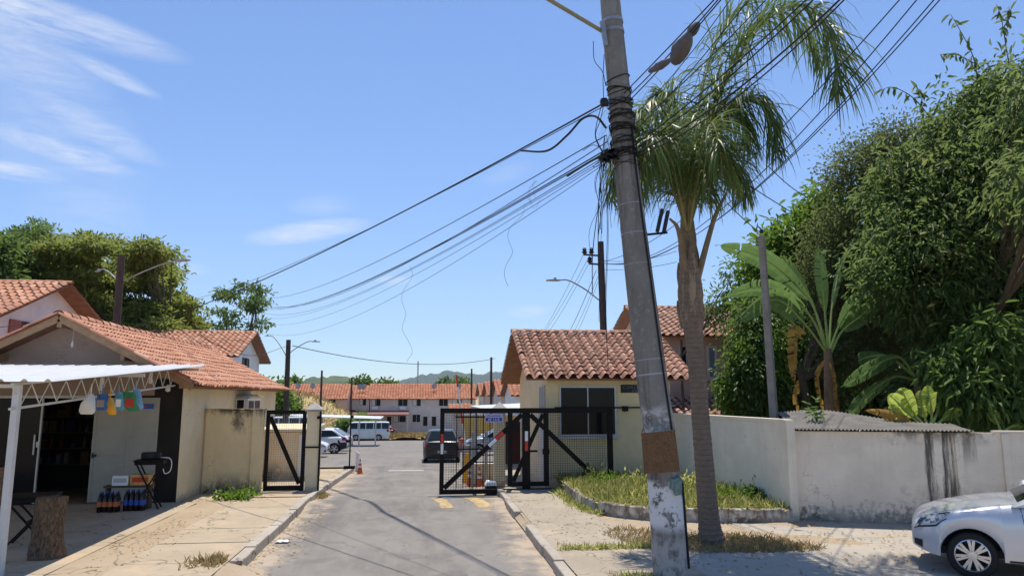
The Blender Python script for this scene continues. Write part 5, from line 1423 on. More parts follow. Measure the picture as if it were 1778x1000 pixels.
bottle_pack((pb.x + .46, pb.y + .18, .153), 4, 2, cola, M['blue'], M['blue'], 'pack of dark bottles with blue labels and caps beside the orange labelled pack', .42)
def carton(loc, s, m_, label, stripe):
    k = thing('drink_carton', label, 'carton', loc)
    m = MB(); m.bx(-s[0], s[0], -s[1], s[1], 0, s[2]); m.build('box', m_, k, bevel=.006)
    m = MB(); m.bx(-s[0] * .8, s[0] * .8, -s[1] - .004, -s[1] - .001, s[2] * .3, s[2] * .75); m.build('print', stripe, k)
rk = thing('wooden_rack', 'low dark rack behind the bottle packs carrying two cartons', 'rack', (pb.x + .22, pb.y + .48, .153))
m = MB(); m.bx(-.48, .48, -.12, .12, .44, .48); m.build('shelf', M['wood'], rk)
for i in (-1, 1):
    m = MB(); m.bx(i * .42 - .02, i * .42 + .02, -.1, .1, 0, .44); m.build('leg', M['wood'], rk)
carton((pb.x + .06, pb.y + .46, .636), (.16, .09, .20), M['white'], 'white carton standing above the dark bottle pack', simple('grey_print', (.45, .47, .52), .5, .2, 20, 0))
carton((pb.x + .46, pb.y + .46, .636), (.20, .09, .22), simple('yellow_red_print', (.60, .38, .12), .5, .5, 9, 0), 'yellow and red carton standing beside the white carton', M['red'])
# bags hanging from the canopy truss
def bag(px, py0, py1, wpx, m_, label, Y, name='hanging_bag', bulge=.09, waist=.25, twist=0, cat='bag', spot=None):
    top, bot_ = at(px, py0, Y), at(px + twist, py1, Y); w = wpx * Y / 1250 / 2 * .88
    k = thing(name, label, cat, top, 0, None, world=True); m = MB(); N = 14; rows = 12
    for j in range(rows + 1):
        t_ = j / rows; c = top.lerp(bot_, t_)
        ww = w * (waist + (1 - waist) * math.sin(min(1, t_ * 1.25) * PI / 2)) * (1 if t_ < .85 else .75 + .25 * math.cos((t_ - .85) / .15 * PI / 2)); th = bulge * math.sin(PI * min(1, .08 + t_ * .95)) + .01
        for q in range(N):
            a = 2 * PI * q / N; f_ = 1 + .10 * math.sin(3 * a + t_ * 7)
            m.v.append((c.x + ww * math.cos(a) * f_, c.y + th * math.sin(a) * f_, c.z))
    for j in range(rows):
        for q in range(N): q2 = (q + 1) % N; m.f.append((j * N + q, j * N + q2, (j + 1) * N + q2, (j + 1) * N + q)); m.m.append(0)
    m.f += [tuple(range(N)), tuple(rows * N + q for q in range(N))]; m.m += [0, 0]
    m.build('bag_body', m_, k, smooth=True)
    s_ = MB(); s_.tube([top + Vector((0, 0, .16)), top], [.006, .012], 6); s_.build('tied_neck', m_, k)
    if spot:
        m = MB(); c = top.lerp(bot_, .58); m.obox(c + Vector((0, -bulge - .018, 0)), Vector((w * .62, 0, 0)), Vector((0, .004, 0)), Vector((0, 0, (top.z - bot_.z) * .22))); m.build('print', spot, k)
YH = 13.2
bag(158, 684, 719, 27, simple('white_polythene', (.68, .66, .60), .4, .1, 6, .2), 'white plastic bag hanging first from the canopy truss', 12.3, twist=-8)
bag(178, 684, 712, 21, simple('blue_wrap', (.05, .12, .32), .35, .5, 7, .1), 'blue snack packet hanging next to the white bag', 12.8, waist=.95, bulge=.04, twist=-2, spot=simple('tan_print', (.32, .26, .22), .5, .3, 12, 0))
bag(191, 690, 720, 15, M['yellow'], 'curved yellow plastic packet hanging in the middle of the row', 13.1, waist=.4, twist=4)
bag(206, 682, 712, 14, M['teal'], 'narrow blue green packet hanging right of the yellow one', 13.5, waist=.95, bulge=.04, twist=3, spot=M['white'])
bag(222, 680, 713, 24, M['green'], 'green packet with red and white print hanging near the truss end', 13.9, waist=.95, bulge=.05, twist=9, spot=M['red'])
bag(236, 675, 710, 14, simple('pale_blue_wrap', (.22, .42, .62), .35, .3, 7, .1), 'pale blue packet hanging last in the row', 14.3, waist=.95, bulge=.04, twist=7)
# litter
for i, (px, py, lab) in enumerate(((490, 942, 'crumpled white paper in the gutter by the left kerb'),)):
    p = gp(px, py, 0 if px > 400 else .15); rr = random.Random(i); m = MB(); n = 5
    for a in range(n + 1):
        for b in range(n + 1): m.v.append((p.x + (a / n - .5) * .22, p.y + (b / n - .5) * .14, p.z + .012 + rr.uniform(0, .035)))
    for a in range(n):
        for b in range(n): q = a * (n + 1) + b; m.f.append((q, q + 1, q + n + 2, q + n + 1)); m.m.append(0)
    tag(m.build('paper_scrap', M['white'], fix=False), lab, 'litter')

# ------------------------------------------------------------------ walls and planter at the right
pa, pc = Vector((6.83, 19.5)), Vector((7.15, 13.78))
wa = thing('block_wall', 'white block wall with coping running from the guardhouse corner behind the palm', 'wall', (7, 16.5, 0), world=True)
m = MB(); d = (pc - pa).normalized(); nx = Vector((d.y, -d.x)); 
def wall_seg(m, a, b, z0, z1, th):
    d = (b - a).normalized(); n = Vector((-d.y, d.x)) * th; m.add([(a.x, a.y, z0), (b.x, b.y, z0), (b.x + n.x, b.y + n.y, z0), (a.x + n.x, a.y + n.y, z0), (a.x, a.y, z1), (b.x, b.y, z1), (b.x + n.x, b.y + n.y, z1), (a.x + n.x, a.y + n.y, z1)], [(3, 2, 1, 0), (4, 5, 6, 7), (0, 1, 5, 4), (1, 2, 6, 5), (2, 3, 7, 6), (3, 0, 4, 7)])
wall_seg(m, pa, pc, -.1, 1.98, .15); m.build('masonry', M['wall'], wa)
m = MB(); o = Vector((-.025, 0)); wall_seg(m, pa + o, pc + o + Vector((0, -.02)), 1.983, 2.05, .20); m.build('coping', M['wall'], wa)
m = MB(); m.bx(7.13, 7.30, 13.66, 13.80, -.1, 2.03); m.build('end_post', M['wall'], wa)
db = Vector((2.04, -.70)).normalized(); pb2 = pc + Vector((.16, -.02)); pe = pb2 + db * 7.5
wbw = thing('block_wall', 'lower white block wall with black damp stains behind the silver car', 'wall', (10.5, 12.6, 0), world=True)
m = MB(); wall_seg(m, pb2, pe, -.1, 1.82, .15)
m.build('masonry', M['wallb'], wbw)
m = MB()
for s in (2.95, 3.75, 6.2):
    q = pb2 + db * s; nv = Vector((db.y, -db.x)); c = q + nv * .02; m.obox((c.x, c.y, .85), (db.x * .06, db.y * .06, 0), (nv.x * .022, nv.y * .022, 0), (0, 0, .955))
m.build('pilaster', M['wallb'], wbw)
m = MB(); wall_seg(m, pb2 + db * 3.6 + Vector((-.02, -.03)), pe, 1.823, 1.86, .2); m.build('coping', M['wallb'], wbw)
# curved planter kerb
P = spline([(3.56, 18.5, 0), (3.47, 16.6, 0), (3.62, 15.1, 0), (4.25, 14.25, 0), (5.18, 13.9, 0), (6.2, 13.62, 0), (7.12, 13.58, 0)], 36)
m = MB(); rr = random.Random(6); n = len(P); outer = []
for i, p in enumerate(P):
    d = (P[min(i + 1, n - 1)] - P[max(i - 1, 0)]).normalized(); nv = Vector((d.y, -d.x, 0)) * .5 if False else Vector((-d.y, d.x, 0))
    h = .42 - .06 * min(1, i / 10) + rr.uniform(-.012, .012); t0 = .15
    q = p + nv * t0
    m.v += [(p.x, p.y, 0), (p.x - nv.x * 0 + rr.uniform(-.01, .01), p.y + rr.uniform(-.01, .01), h - .02), (p.x + nv.x * .02, p.y + nv.y * .02, h), (q.x, q.y, h), (q.x, q.y, 0)]
for i in range(n - 1):
    for k in range(4): a = i * 5 + k; m.f.append((a, a + 1, a + 6, a + 5)); m.m.append(0)
m.f += [(0, 1, 2, 3, 4), tuple((n - 1) * 5 + k for k in range(5))]; m.m += [0, 0]
tag(m.build('planter_kerb', M['planter'], smooth=True, angle=35), 'curved low planter kerb with peeling whitewash round the weedy bed', 'planter')
PL = P
poly = [(p.x + .05, p.y + .06) for p in P] + [(7.1, 13.8), (6.8, 19.45), (3.6, 19.45)]
m = MB(); m.v = [(x, y, .26) for x, y in poly] + [(5.3, 16.6, .42)]; k = len(poly)
for i in range(k): m.f.append((i, (i + 1) % k, k)); m.m.append(0)
o_ = m.build('planter_bed', M['soil'], fix=False); o_['kind'] = 'structure'
# grey post behind the wall and the sheet roof
gpst = thing('concrete_post', 'slim grey concrete post rising behind the white wall beside the banana plant', 'post', (8.33, 16.5, 0), world=True)
m = MB(); m.tube([(8.35, 16.5, -.1), at(1322, 410, 16.5)], [.125, .095], 4); m.build('shaft', M['pole_conc'], gpst)
m = MB(); c0 = at(1322, 405, 16.5); m.lathe([(0, 0), (.03, 0), (.05, .05), (.03, .1), (0, .11)], 8, c0); m.build('insulator', M['plastic'], gpst)
sr = thing('sheet_roof', 'low corrugated grey sheet roof resting behind the stained wall', 'roof', (8.5, 14.2, 1.85), world=True)
nv = Vector((-db.y, db.x)); A = pb2 + db * .05; m = MB(); cols = 90; wd = 3.15; dep = 2.3
for j, (t_, zz) in enumerate(((-.06, 1.86), (.5, 2.0), (1.0, 2.14))):
    for i in range(cols * 2 + 1):
        s = wd * i / (cols * 2); k_ = 1 - .62 * max(0, (s / wd) - .35) / .65 * (t_ > 0)
        q = A + db * s + nv * dep * t_ * k_; lift = (zz - 1.86) * k_ + .05 * math.sin(s * 1.9) * (t_ > 0)
        m.v.append((q.x, q.y, 1.86 + lift + .018 * math.sin(i * PI / 2 * 1.0)))
w_ = cols * 2 + 1
for j in range(2):
    for i in range(w_ - 1): a = j * w_ + i; m.f.append((a, a + 1, a + w_ + 1, a + w_)); m.m.append(0)
m.build('sheet', simple('weathered_fibre_cement', (.20, .185, .165), .9, .35, 3, .3, 30), sr, smooth=True, fix=False)
m = MB()
for s in (.1, 1.1, 2.2):
    q = A + db * s + nv * .25; q2 = q + nv * 1.2 * (1 - .5 * (s / wd)); m.bx(q2.x - .04, q2.x + .04, q2.y - .04, q2.y + .04, -.1, 1.9)
    m.bar((q.x, q.y, 1.82), (q2.x, q2.y, 1.86), .05, .05)
m.build('frame', M['wood'], sr)
bl = MB()
rr = random.Random(12)
# ------------------------------------------------------------------ vegetation
def leaf_mesh(name, m, parent, pos, dr, ln, wd, tint, up=None, fold=.25, curl=.15, rng=None):
    N = len(pos); dr = dr / (np.linalg.norm(dr, axis=1, keepdims=True) + 1e-9)
    r = rng.normal(size=(N, 3)) * .5 + np.array([0, 0, 1.0]) if up is None else up
    sd = np.cross(dr, r); sd /= (np.linalg.norm(sd, axis=1, keepdims=True) + 1e-9); nm = np.cross(sd, dr)
    ln = ln[:, None]; wd = wd[:, None]
    v = np.empty((N, 6, 3))
    v[:, 0] = pos
    v[:, 1] = pos + dr * ln * .35 + sd * wd * .5 + nm * wd * fold
    v[:, 2] = pos + dr * ln * .72 + sd * wd * .36 + nm * (wd * fold - ln * curl * .4)
    v[:, 3] = pos + dr * ln - nm * ln * curl
    v[:, 4] = pos + dr * ln * .72 - sd * wd * .36 + nm * (wd * fold - ln * curl * .4)
    v[:, 5] = pos + dr * ln * .35 - sd * wd * .5 + nm * wd * fold
    base = (np.arange(N) * 6)[:, None]
    q = np.concatenate([base + np.array([[0, 1, 2, 3]]), base + np.array([[0, 3, 4, 5]])], axis=1).reshape(-1)
    me = bpy.data.meshes.new(name); me.vertices.add(N * 6); me.vertices.foreach_set('co', v.reshape(-1).astype(np.float32))
    nf = N * 2; me.loops.add(nf * 4); me.loops.foreach_set('vertex_index', q.astype(np.int32))
    me.polygons.add(nf); me.polygons.foreach_set('loop_start', (np.arange(nf) * 4).astype(np.int32)); me.polygons.foreach_set('loop_total', np.full(nf, 4, np.int32))
    a = me.attributes.new('tint', 'FLOAT', 'FACE'); a.data.foreach_set('value', np.repeat(tint, 2).astype(np.float32))
    me.update(calc_edges=True); me.materials.append(m)
    o = bpy.data.objects.new(name, me); C.objects.link(o)
    if parent is not None: adopt(o, parent)
    return o


def cloud(name, m, parent, blobs, per, ln, wd, spread, droop=.5, inner=.45, seed=0, out=.5, fold=.25, curl=.15, flat=1.0):
    """blobs: (centre, (rx,ry,rz), number of clumps)"""
    g = np.random.default_rng(seed); PP = []; DD = []; TT = []
    for c, r, n in blobs:
        d = g.normal(size=(n, 3)); d /= np.linalg.norm(d, axis=1, keepdims=True)
        rad_ = (inner + (1 - inner) * g.random(n) ** .6)[:, None] * (1 + .16 * g.normal(size=(n, 1)))
        ctr = np.array(c) + d * rad_ * np.array(r)
        t0 = g.random(n) * .75
        p = ctr[:, None, :] + g.normal(size=(n, per, 3)) * spread * np.array([1, 1, flat])
        o = d[:, None, :] * out + g.normal(size=(n, per, 3)) * .6 + np.array([0, 0, -droop]) + (p - ctr[:, None, :]) / max(spread, .01) * .25
        PP.append(p.reshape(-1, 3)); DD.append(o.reshape(-1, 3)); TT.append(np.clip(np.repeat(t0, per) + g.normal(size=n * per) * .16, 0, 1))
    pos, dr, ti = np.concatenate(PP), np.concatenate(DD), np.concatenate(TT); N = len(pos)
    return leaf_mesh(name, m, parent, pos, dr, ln * (.65 + .6 * g.random(N)), wd * (.7 + .5 * g.random(N)), ti, None, fold, curl, g)


M['bark'] = simple('brown_bark', (.11, .085, .06), .95, .35, 6, .6, 25, .15, 0, .03)
M['bark_lt'] = simple('grey_bark', (.22, .19, .15), .95, .3, 6, .6, 25, .15, 0, .03)
LF = dict(
    olive=leaf_mat('olive_leaf', (.085, .125, .025), (.27, .30, .07), .46, .55, (.34, .24, .05)),
    deep=leaf_mat('deep_green_leaf', (.04, .08, .02), (.14, .21, .05), .40, .45),
    mango=leaf_mat('glossy_dark_leaf', (.05, .085, .03), (.18, .235, .07), .48, .5, (.30, .26, .08)),
    twig=leaf_mat('dull_small_leaf', (.065, .085, .028), (.17, .20, .065), .40, .6),
    bright=leaf_mat('bright_green_leaf', (.055, .125, .012), (.19, .30, .035), .35, .42, (.40, .36, .05)),
    fresh=leaf_mat('fresh_green_leaf', (.055, .11, .025), (.16, .24, .06), .40, .45),
    palm=leaf_mat('palm_leaflet', (.042, .085, .022), (.15, .20, .055), .34, .42, (.34, .26, .08)),
    banana=leaf_mat('banana_leaf', (.06, .115, .035), (.135, .215, .065), .42, .5),
    yellowed=leaf_mat('yellow_green_banana_leaf', (.14, .24, .04), (.40, .46, .10), .5, .5),
    dead=leaf_mat('dead_banana_leaf', (.26, .14, .04), (.55, .32, .07), .35, .8),
    grass=leaf_mat('weed_grass', (.19, .25, .06), (.56, .52, .20), .5, .6, (.60, .50, .25)),
    dry=leaf_mat('dry_grass', (.24, .17, .075), (.46, .35, .17), .3, .8, (.20, .22, .06)),
)


def inside(x, y, poly):
    c = False; j = len(poly) - 1
    for i in range(len(poly)):
        if (poly[i][1] > y) != (poly[j][1] > y) and x < (poly[j][0] - poly[i][0]) * (y - poly[i][1]) / (poly[j][1] - poly[i][1]) + poly[i][0]: c = not c
        j = i
    return c


def tree(name, label, cat, base, trunk_top, r, blobs, leaf, bark='bark', group=None, limbs=True, **kw):
    base = Vector(base); t = thing(name, label, cat, base, world=True, group=group); g = random.Random(len(label))
    m = MB(); top = Vector(trunk_top); pts = spline([base - Vector((0, 0, .2)), base.lerp(top, .5) + Vector((g.uniform(-.15, .15), g.uniform(-.15, .15), 0)), top], 8)
    m.tube(pts, [r * (1.25 if i == 0 else 1) * (1 - .4 * i / 8) for i in range(len(pts))], 10, wob=.06)
    if limbs:
        for bi, (c, rr_, n) in enumerate(blobs):
            if len(blobs) > 20 and bi % 4: continue
            c = Vector(c); mid = top.lerp(c, .5) + Vector((0, 0, -.1 * (c - top).length))
            L = spline([top.lerp(base, .12), mid, c], 8); m.tube(L, [r * .5 * (1 - .8 * i / (len(L) - 1)) for i in range(len(L))], 7)
            for _ in range(3):
                e = c + Vector([g.uniform(-.8, .8) * q for q in rr_]); L2 = spline([L[4], L[4].lerp(e, .5) + Vector((0, 0, .1)), e], 5); m.tube(L2, [r * .2 * (1 - .8 * i / (len(L2) - 1)) for i in range(len(L2))], 5)
    m.build('trunk', M[bark], t, smooth=True)
    cloud('crown', LF[leaf], t, blobs, **kw); return t


def B(px, py, Y, rpx, n, ry=None, rz=None):
    p = at(px, py, Y); s = Y / 1250; return (tuple(p), (rpx * s, (ry or rpx) * s, (rz or rpx) * s), n)


# left background trees
gt = random.Random(15)
def layers(box, Y, n, w, hgt, clumps, dy=3.0, skip=None):
    """flat leaf plates spread through an irregular outline (pixel polygon picks where the tree stands at depth Y)"""
    out = []
    xs = [p[0] for p in box]; ys = [p[1] for p in box]
    while len(out) < n:
        px, py = gt.uniform(min(xs), max(xs)), gt.uniform(min(ys), max(ys))
        if not inside(px, py, box): continue
        k = gt.uniform(.6, 1.25); out.append(B(px, py, Y + gt.uniform(-dy, dy), w * k, max(6, int(clumps * k * k)), w * k * 1.2, hgt * gt.uniform(.7, 1.3)))
    return out


tree('broad_tree', 'broad olive brown tree rising behind the bar and the white house', 'tree', (-14.5, 47, -1), (-14.4, 47, 3.2), .38,
     layers([(30, 470), (60, 425), (120, 408), (170, 418), (220, 424), (268, 436), (285, 470), (300, 500), (330, 548), (345, 580), (150, 590), (120, 500), (40, 510)], 47, 64, 30, 11, 58, 4), 'olive', per=15, ln=.34, wd=.14, spread=.28, droop=.15, seed=1, flat=.45, inner=.2)
tree('dark_tree', 'dense dark green tree at the far left edge behind the white house', 'tree', (-20.2, 41, -1), (-20, 41, 3), .3,
     layers([(-60, 500), (-60, 420), (-10, 412), (40, 418), (62, 440), (50, 470), (40, 500)], 41, 14, 30, 14, 60, 3), 'deep', per=16, ln=.36, wd=.16, spread=.28, seed=2, droop=.3)
tree('thin_topped_tree', 'thin light green tree top showing above the broad olive tree', 'tree', (-21.5, 56, -1), (-21.3, 56, 8), .2,
     layers([(25, 418), (45, 396), (70, 388), (100, 402), (112, 414)], 56, 9, 16, 5, 16, 2), 'fresh', per=9, ln=.34, wd=.12, spread=.24, seed=3, droop=.1, flat=.45)
tree('small_tree', 'small airy green tree left of the cable bundle behind the bar roof', 'tree', (-12.3, 50, -1.2), (-12.2, 50, 3.4), .16,
     layers([(345, 570), (362, 535), (385, 510), (415, 492), (450, 497), (466, 520), (455, 545), (468, 572), (440, 582), (350, 582)], 50, 24, 14, 4, 11, 2.5), 'deep', per=9, ln=.32, wd=.12, spread=.24, seed=4, droop=.15, flat=.45, inner=.15)
for i, (px, py, Y, w, lab) in enumerate(((508, 670, 150, 10, 'round dark bush top left behind the salmon row house'), (470, 677, 140, 16, 'dark bush top beside the lamp pole behind the row houses'), (628, 670, 150, 12, 'dark green bush top behind the narrow row house'), (672, 673, 160, 12, 'low green bush top behind the long row house left end'), (775, 672, 165, 13, 'low dark trees showing over the long row house right end'), (800, 671, 175, 9, 'dark tree top beside the raised boom tip'))):
    p = at(px, py, Y); tree('distant_tree', lab, 'tree', (p.x, Y, -3), (p.x, Y, p.z - 1), .3, [B(px, py, Y, w, 90, 14, 8), B(px - w * .4, py + 7, Y, w * .8, 60, 14, 9)], 'deep', group='tree tops behind the row houses', per=8, ln=1.0, wd=.55, spread=.6, seed=20 + i, limbs=False)
for i, (px, py, Y, w, h, lf, lab) in enumerate(((488, 702, 60, 13, 22, 'bright', 'yellow green shrub just beyond the end of the bar wall'), (506, 712, 66, 9, 12, 'fresh', 'bushy green shrub right of the yellow green one on the mound'), (628, 738, 85, 15, 13, 'bright', 'green bush left of the old minibus'), (598, 742, 83, 12, 10, 'fresh', 'low bush partly behind the parked silver cars'))):
    p = at(px, py, Y); tree('shrub', lab, 'shrub', (p.x, Y, zg(Y)), (p.x, Y, zg(Y) + .6), .06, [B(px, py, Y, w, 70, w, h)], lf, per=12, ln=.45, wd=.16, spread=.25, seed=30 + i, droop=-.2)

# right side trees
tree('tall_leafy_tree', 'tall dark glossy leaved tree filling the right edge behind the stained wall', 'tree', (14.0, 17.5, -.1), (13.6, 17.5, 3.6), .32,
     [B(1700, 360, 17.5, 190, 760, 150, 150), B(1760, 200, 17.5, 130, 380, 110, 110), B(1620, 460, 17, 140, 520, 120, 120), B(1770, 520, 16.2, 150, 440, 110, 150), B(1590, 330, 18, 90, 260, 100, 80), B(1700, 600, 17, 130, 400, 100, 100), B(1850, 320, 17, 160, 300), B(1870, 300, 12.6, 150, 170, 150, 110), B(1990, 330, 11.6, 200, 200, 160, 120), B(1850, 180, 13.5, 130, 120, 140, 90), B(1660, 240, 18, 60, 150, 60, 50), B(1640, 690, 17.5, 100, 200, 70, 60)], 'mango', per=19, ln=.235, wd=.075, spread=.20, droop=.7, seed=5, out=.35, inner=.25, curl=.22)
cloud('small_leaves', LF['fresh'], bpy.data.objects['tall_leafy_tree'], [B(1690, 380, 17, 190, 330, 130, 150), B(1750, 220, 17, 130, 180, 90, 100), B(1610, 480, 16.6, 140, 260, 100, 110), B(1740, 560, 15.8, 130, 240, 80, 110)], 17, .14, .05, .15, .5, .5, 88)
g = np.random.default_rng(77)
def sprays(paths, leaf, name, label, ln=.28, wd=.085, gap=.075):
    t = thing(name, label, 'branches', paths[0][0], world=True); m = MB(); PP = []; DD = []
    for P in paths:
        L = spline(P, 18); m.tube(L, [.018 * (1 - .7 * i / (len(L) - 1)) for i in range(len(L))], 5)
        for a, b in zip(L, L[1:]):
            for k in range(max(1, int((b - a).length / gap))):
                s = g.random(); d = (b - a).normalized(); PP.append(tuple(a.lerp(b, s))); DD.append(tuple(np.array(d) * .35 + g.normal(size=3) * .45 + np.array([0, 0, -.75])))
    m.build('twig', M['bark'], t, smooth=True); N = len(PP)
    leaf_mesh('leaves', LF[leaf], t, np.array(PP), np.array(DD), ln * (.7 + .5 * g.random(N)), wd * (.8 + .4 * g.random(N)), g.random(N) * .7, None, .25, .25, g)
def pth(pts, Y): return [at(px, py, Y) for px, py in pts]
sprays([pth([(1700, 160), (1690, 100), (1665, 50), (1650, 25)], 17.6), pth([(1690, 110), (1660, 95), (1632, 95)], 17.6)], 'mango', 'leafy_branch', 'drooping leafy branch rising above the right tree, left of the topmost one')
sprays([pth([(1755, 130), (1745, 70), (1738, 30), (1730, 8)], 17.4), pth([(1742, 50), (1755, 25), (1752, 15)], 17.4)], 'mango', 'leafy_branch', 'topmost drooping leafy branch against the sky at the right edge')
sprays([pth([(1620, 210), (1585, 170), (1550, 152), (1528, 158)], 18), pth([(1600, 190), (1600, 165), (1590, 150)], 18)], 'mango', 'leafy_branch', 'leafy branch sticking out left from the right tree against the sky')
tree('twiggy_tree', 'dull small leaved twiggy tree left of the tall glossy tree', 'tree', (11.6, 20.5, -.1), (11.2, 20.5, 3.4), .2,
     [B(1500, 300, 20.5, 75, 210, 70, 60), B(1470, 400, 20.5, 80, 260, 80, 80), B(1530, 520, 20, 95, 300, 80, 90), B(1440, 480, 20.5, 60, 160, 70, 70), B(1560, 250, 20, 50, 120, 60, 40), B(1500, 610, 20, 90, 220, 60, 60)], 'twig', per=26, ln=.12, wd=.055, spread=.22, droop=.3, seed=6, inner=.3)
tree('bright_green_tree', 'bright green leafy tree behind the banana plant', 'tree', (10.9, 24.5, -.3), (10.8, 24.5, 3.8), .2,
     [B(1385, 430, 24.5, 65, 240, 70, 55), B(1340, 470, 24.5, 48, 150, 60, 50), B(1430, 400, 24.5, 50, 150, 60, 45), B(1400, 510, 24.5, 75, 220, 60, 60), B(1330, 540, 24.5, 50, 130, 50, 40), B(1425, 352, 24.5, 28, 50, 40, 24)], 'bright', per=13, ln=.32, wd=.11, spread=.24, droop=.5, seed=7, inner=.35)
tree('vine_covered_tree', 'dark vine covered tree mass beside the pinkish house behind the white wall', 'tree', (9.5, 21.5, -.2), (9.5, 21.5, 2.4), .18,
     [B(1318, 590, 21.5, 46, 210, 60, 70), B(1300, 670, 21, 40, 200, 50, 60), B(1310, 700, 21, 50, 170, 50, 50), B(1400, 640, 21.5, 70, 240, 50, 90), B(1365, 720, 21, 60, 120, 50, 40)], 'deep', per=18, ln=.17, wd=.08, spread=.2, droop=.8, seed=8, inner=.4)
cl = cloud('vine_fringe', LF['bright'], bpy.data.objects['vine_covered_tree'], [B(1272, 690, 20.8, 14, 50, 14, 36), B(1284, 620, 20.8, 18, 40, 14, 50), B(1345, 620, 20.4, 14, 40, 14, 60)], 14, .15, .06, .14, 1.0, .2, 9)
tree('sparse_tree', 'thin sparse leaved sapling between the palm trunk and the grey post', 'tree', (9.9, 26, -.3), (9.6, 26, 4.6), .07,
     [B(1275, 470, 26, 26, 34, 26, 30), B(1262, 520, 26, 36, 50, 30, 20), B(1250, 545, 26, 26, 34, 30, 16), B(1300, 500, 26, 22, 30, 26, 26)], 'fresh', per=8, ln=.22, wd=.07, spread=.22, droop=.2, seed=10, inner=.1)
tree('backdrop_tree', 'deep shaded tree mass filling in behind the banana plants', 'tree', (14.5, 25, -.3), (14.5, 25, 3), .25,
     [B(1480, 600, 24, 120, 330, 60, 110), B(1620, 560, 23, 150, 360, 60, 140), B(1560, 700, 22.5, 120, 260, 50, 60), B(1720, 680, 22, 120, 240, 50, 90), B(1780, 400, 23, 150, 260, 60, 160)], 'deep', per=14, ln=.34, wd=.15, spread=.3, droop=.6, seed=11, inner=.3)
tree('young_leafy_tree', 'fresh green long leaved young tree hanging over the wall at the right edge', 'tree', (12.9, 14.6, -.1), (12.8, 14.6, 2.2), .09,
     [B(1730, 600, 14.6, 65, 130, 50, 60), B(1690, 680, 14.6, 70, 120, 50, 50), B(1760, 690, 14.4, 60, 120, 50, 50), B(1650, 640, 15, 40, 50, 40, 40)], 'fresh', per=9, ln=.30, wd=.075, spread=.16, droop=.9, seed=12, inner=.2, curl=.25)

# ------------------------------------------------------------------ banana plants
def blade(mb, P, wmax, droop=.25, tear=.35, rng=None, fold=.35, roll=0):
    """a paddle leaf along the curve P: two half blades cut into strips, some torn apart"""
    L = spline(P, 26); n = len(L) - 1; T = []
    for s in (-1, 1):
        prev_gap = 0
        for i in range(n):
            u0, u1 = i / n, (i + 1) / n
            if rng.random() < tear: u1 -= .4 / n
            row = []
            for u in (u0, u1):
                k = min(n - 1, int(u * n)); f = u * n - k; c = L[k].lerp(L[k + 1], f); d = (L[k + 1] - L[k]).normalized()
                sd = d.cross(Vector((0, 0, 1)));
                if sd.length < .15: sd = d.cross(Vector((.6, -.8, 0)))
                sd.normalize(); up = sd.cross(d); sd, up = sd * math.cos(roll) + up * math.sin(roll), up * math.cos(roll) - sd * math.sin(roll)
                w = wmax * .5 * (max(0, math.sin(PI * min(1, u * 1.02 + .02))) ** .55)
                dr = droop * (1 + .25 * rng.uniform(-1, 1))
                row.append([c, c + sd * s * w * .55 + up * w * fold * .5 + d * w * .12, c + sd * s * w + up * (w * fold * .4 - w * dr) + d * w * .28])
            a = len(mb.v); mb.v += row[0] + row[1]
            mb.f += [(a, a + 1, a + 4, a + 3), (a + 1, a + 2, a + 5, a + 4)]; mb.m += [0, 0]; t = rng.random() * .8; T += [t, t]
    return T


def banana(label, base, top, r, leaves, seed, stem='banana_stem', group=None, dead=(), lm='banana', wk=1.0):
    base = Vector(base); top = Vector(top); g = random.Random(seed); k = thing('banana_plant', label, 'banana plant', base, world=True, group=group)
    m = MB(); m.tube([base - Vector((0, 0, .2))] + [base.lerp(top, i / 6) for i in range(1, 7)], [r * 1.2, r * 1.1, r, r * .95, r * .85, r * .7, r * .45], 12, wob=.05); m.build('stem', M[stem], k, smooth=True)
    for P, w in leaves:
        m = MB(); P = [Vector(p) for p in P]; T = blade(m, P[1:] if len(P) > 3 else P, w * wk, .2, .2, g, .3, g.uniform(.75, 1.15) * (1 if (P[-1] - P[0]).x > 0 else -1))
        o = m.build('leaf', LF[lm], k, smooth=True, fix=False); a = o.data.attributes.new('tint', 'FLOAT', 'FACE'); a.data.foreach_set('value', T)
        c = MB(); L = spline(P, 20); c.tube(L, [.035 * (1 - .85 * i / (len(L) - 1)) for i in range(len(L))], 6); c.build('midrib', M['rib'], o, smooth=True)
    for P, w in dead:
        m = MB(); T = blade(m, [Vector(p) for p in P], w, .35, .22, g, -.15, 1.2); o = m.build('dead_leaf', LF['dead'], k, smooth=True, fix=False); a = o.data.attributes.new('tint', 'FLOAT', 'FACE'); a.data.foreach_set('value', T)
    return k


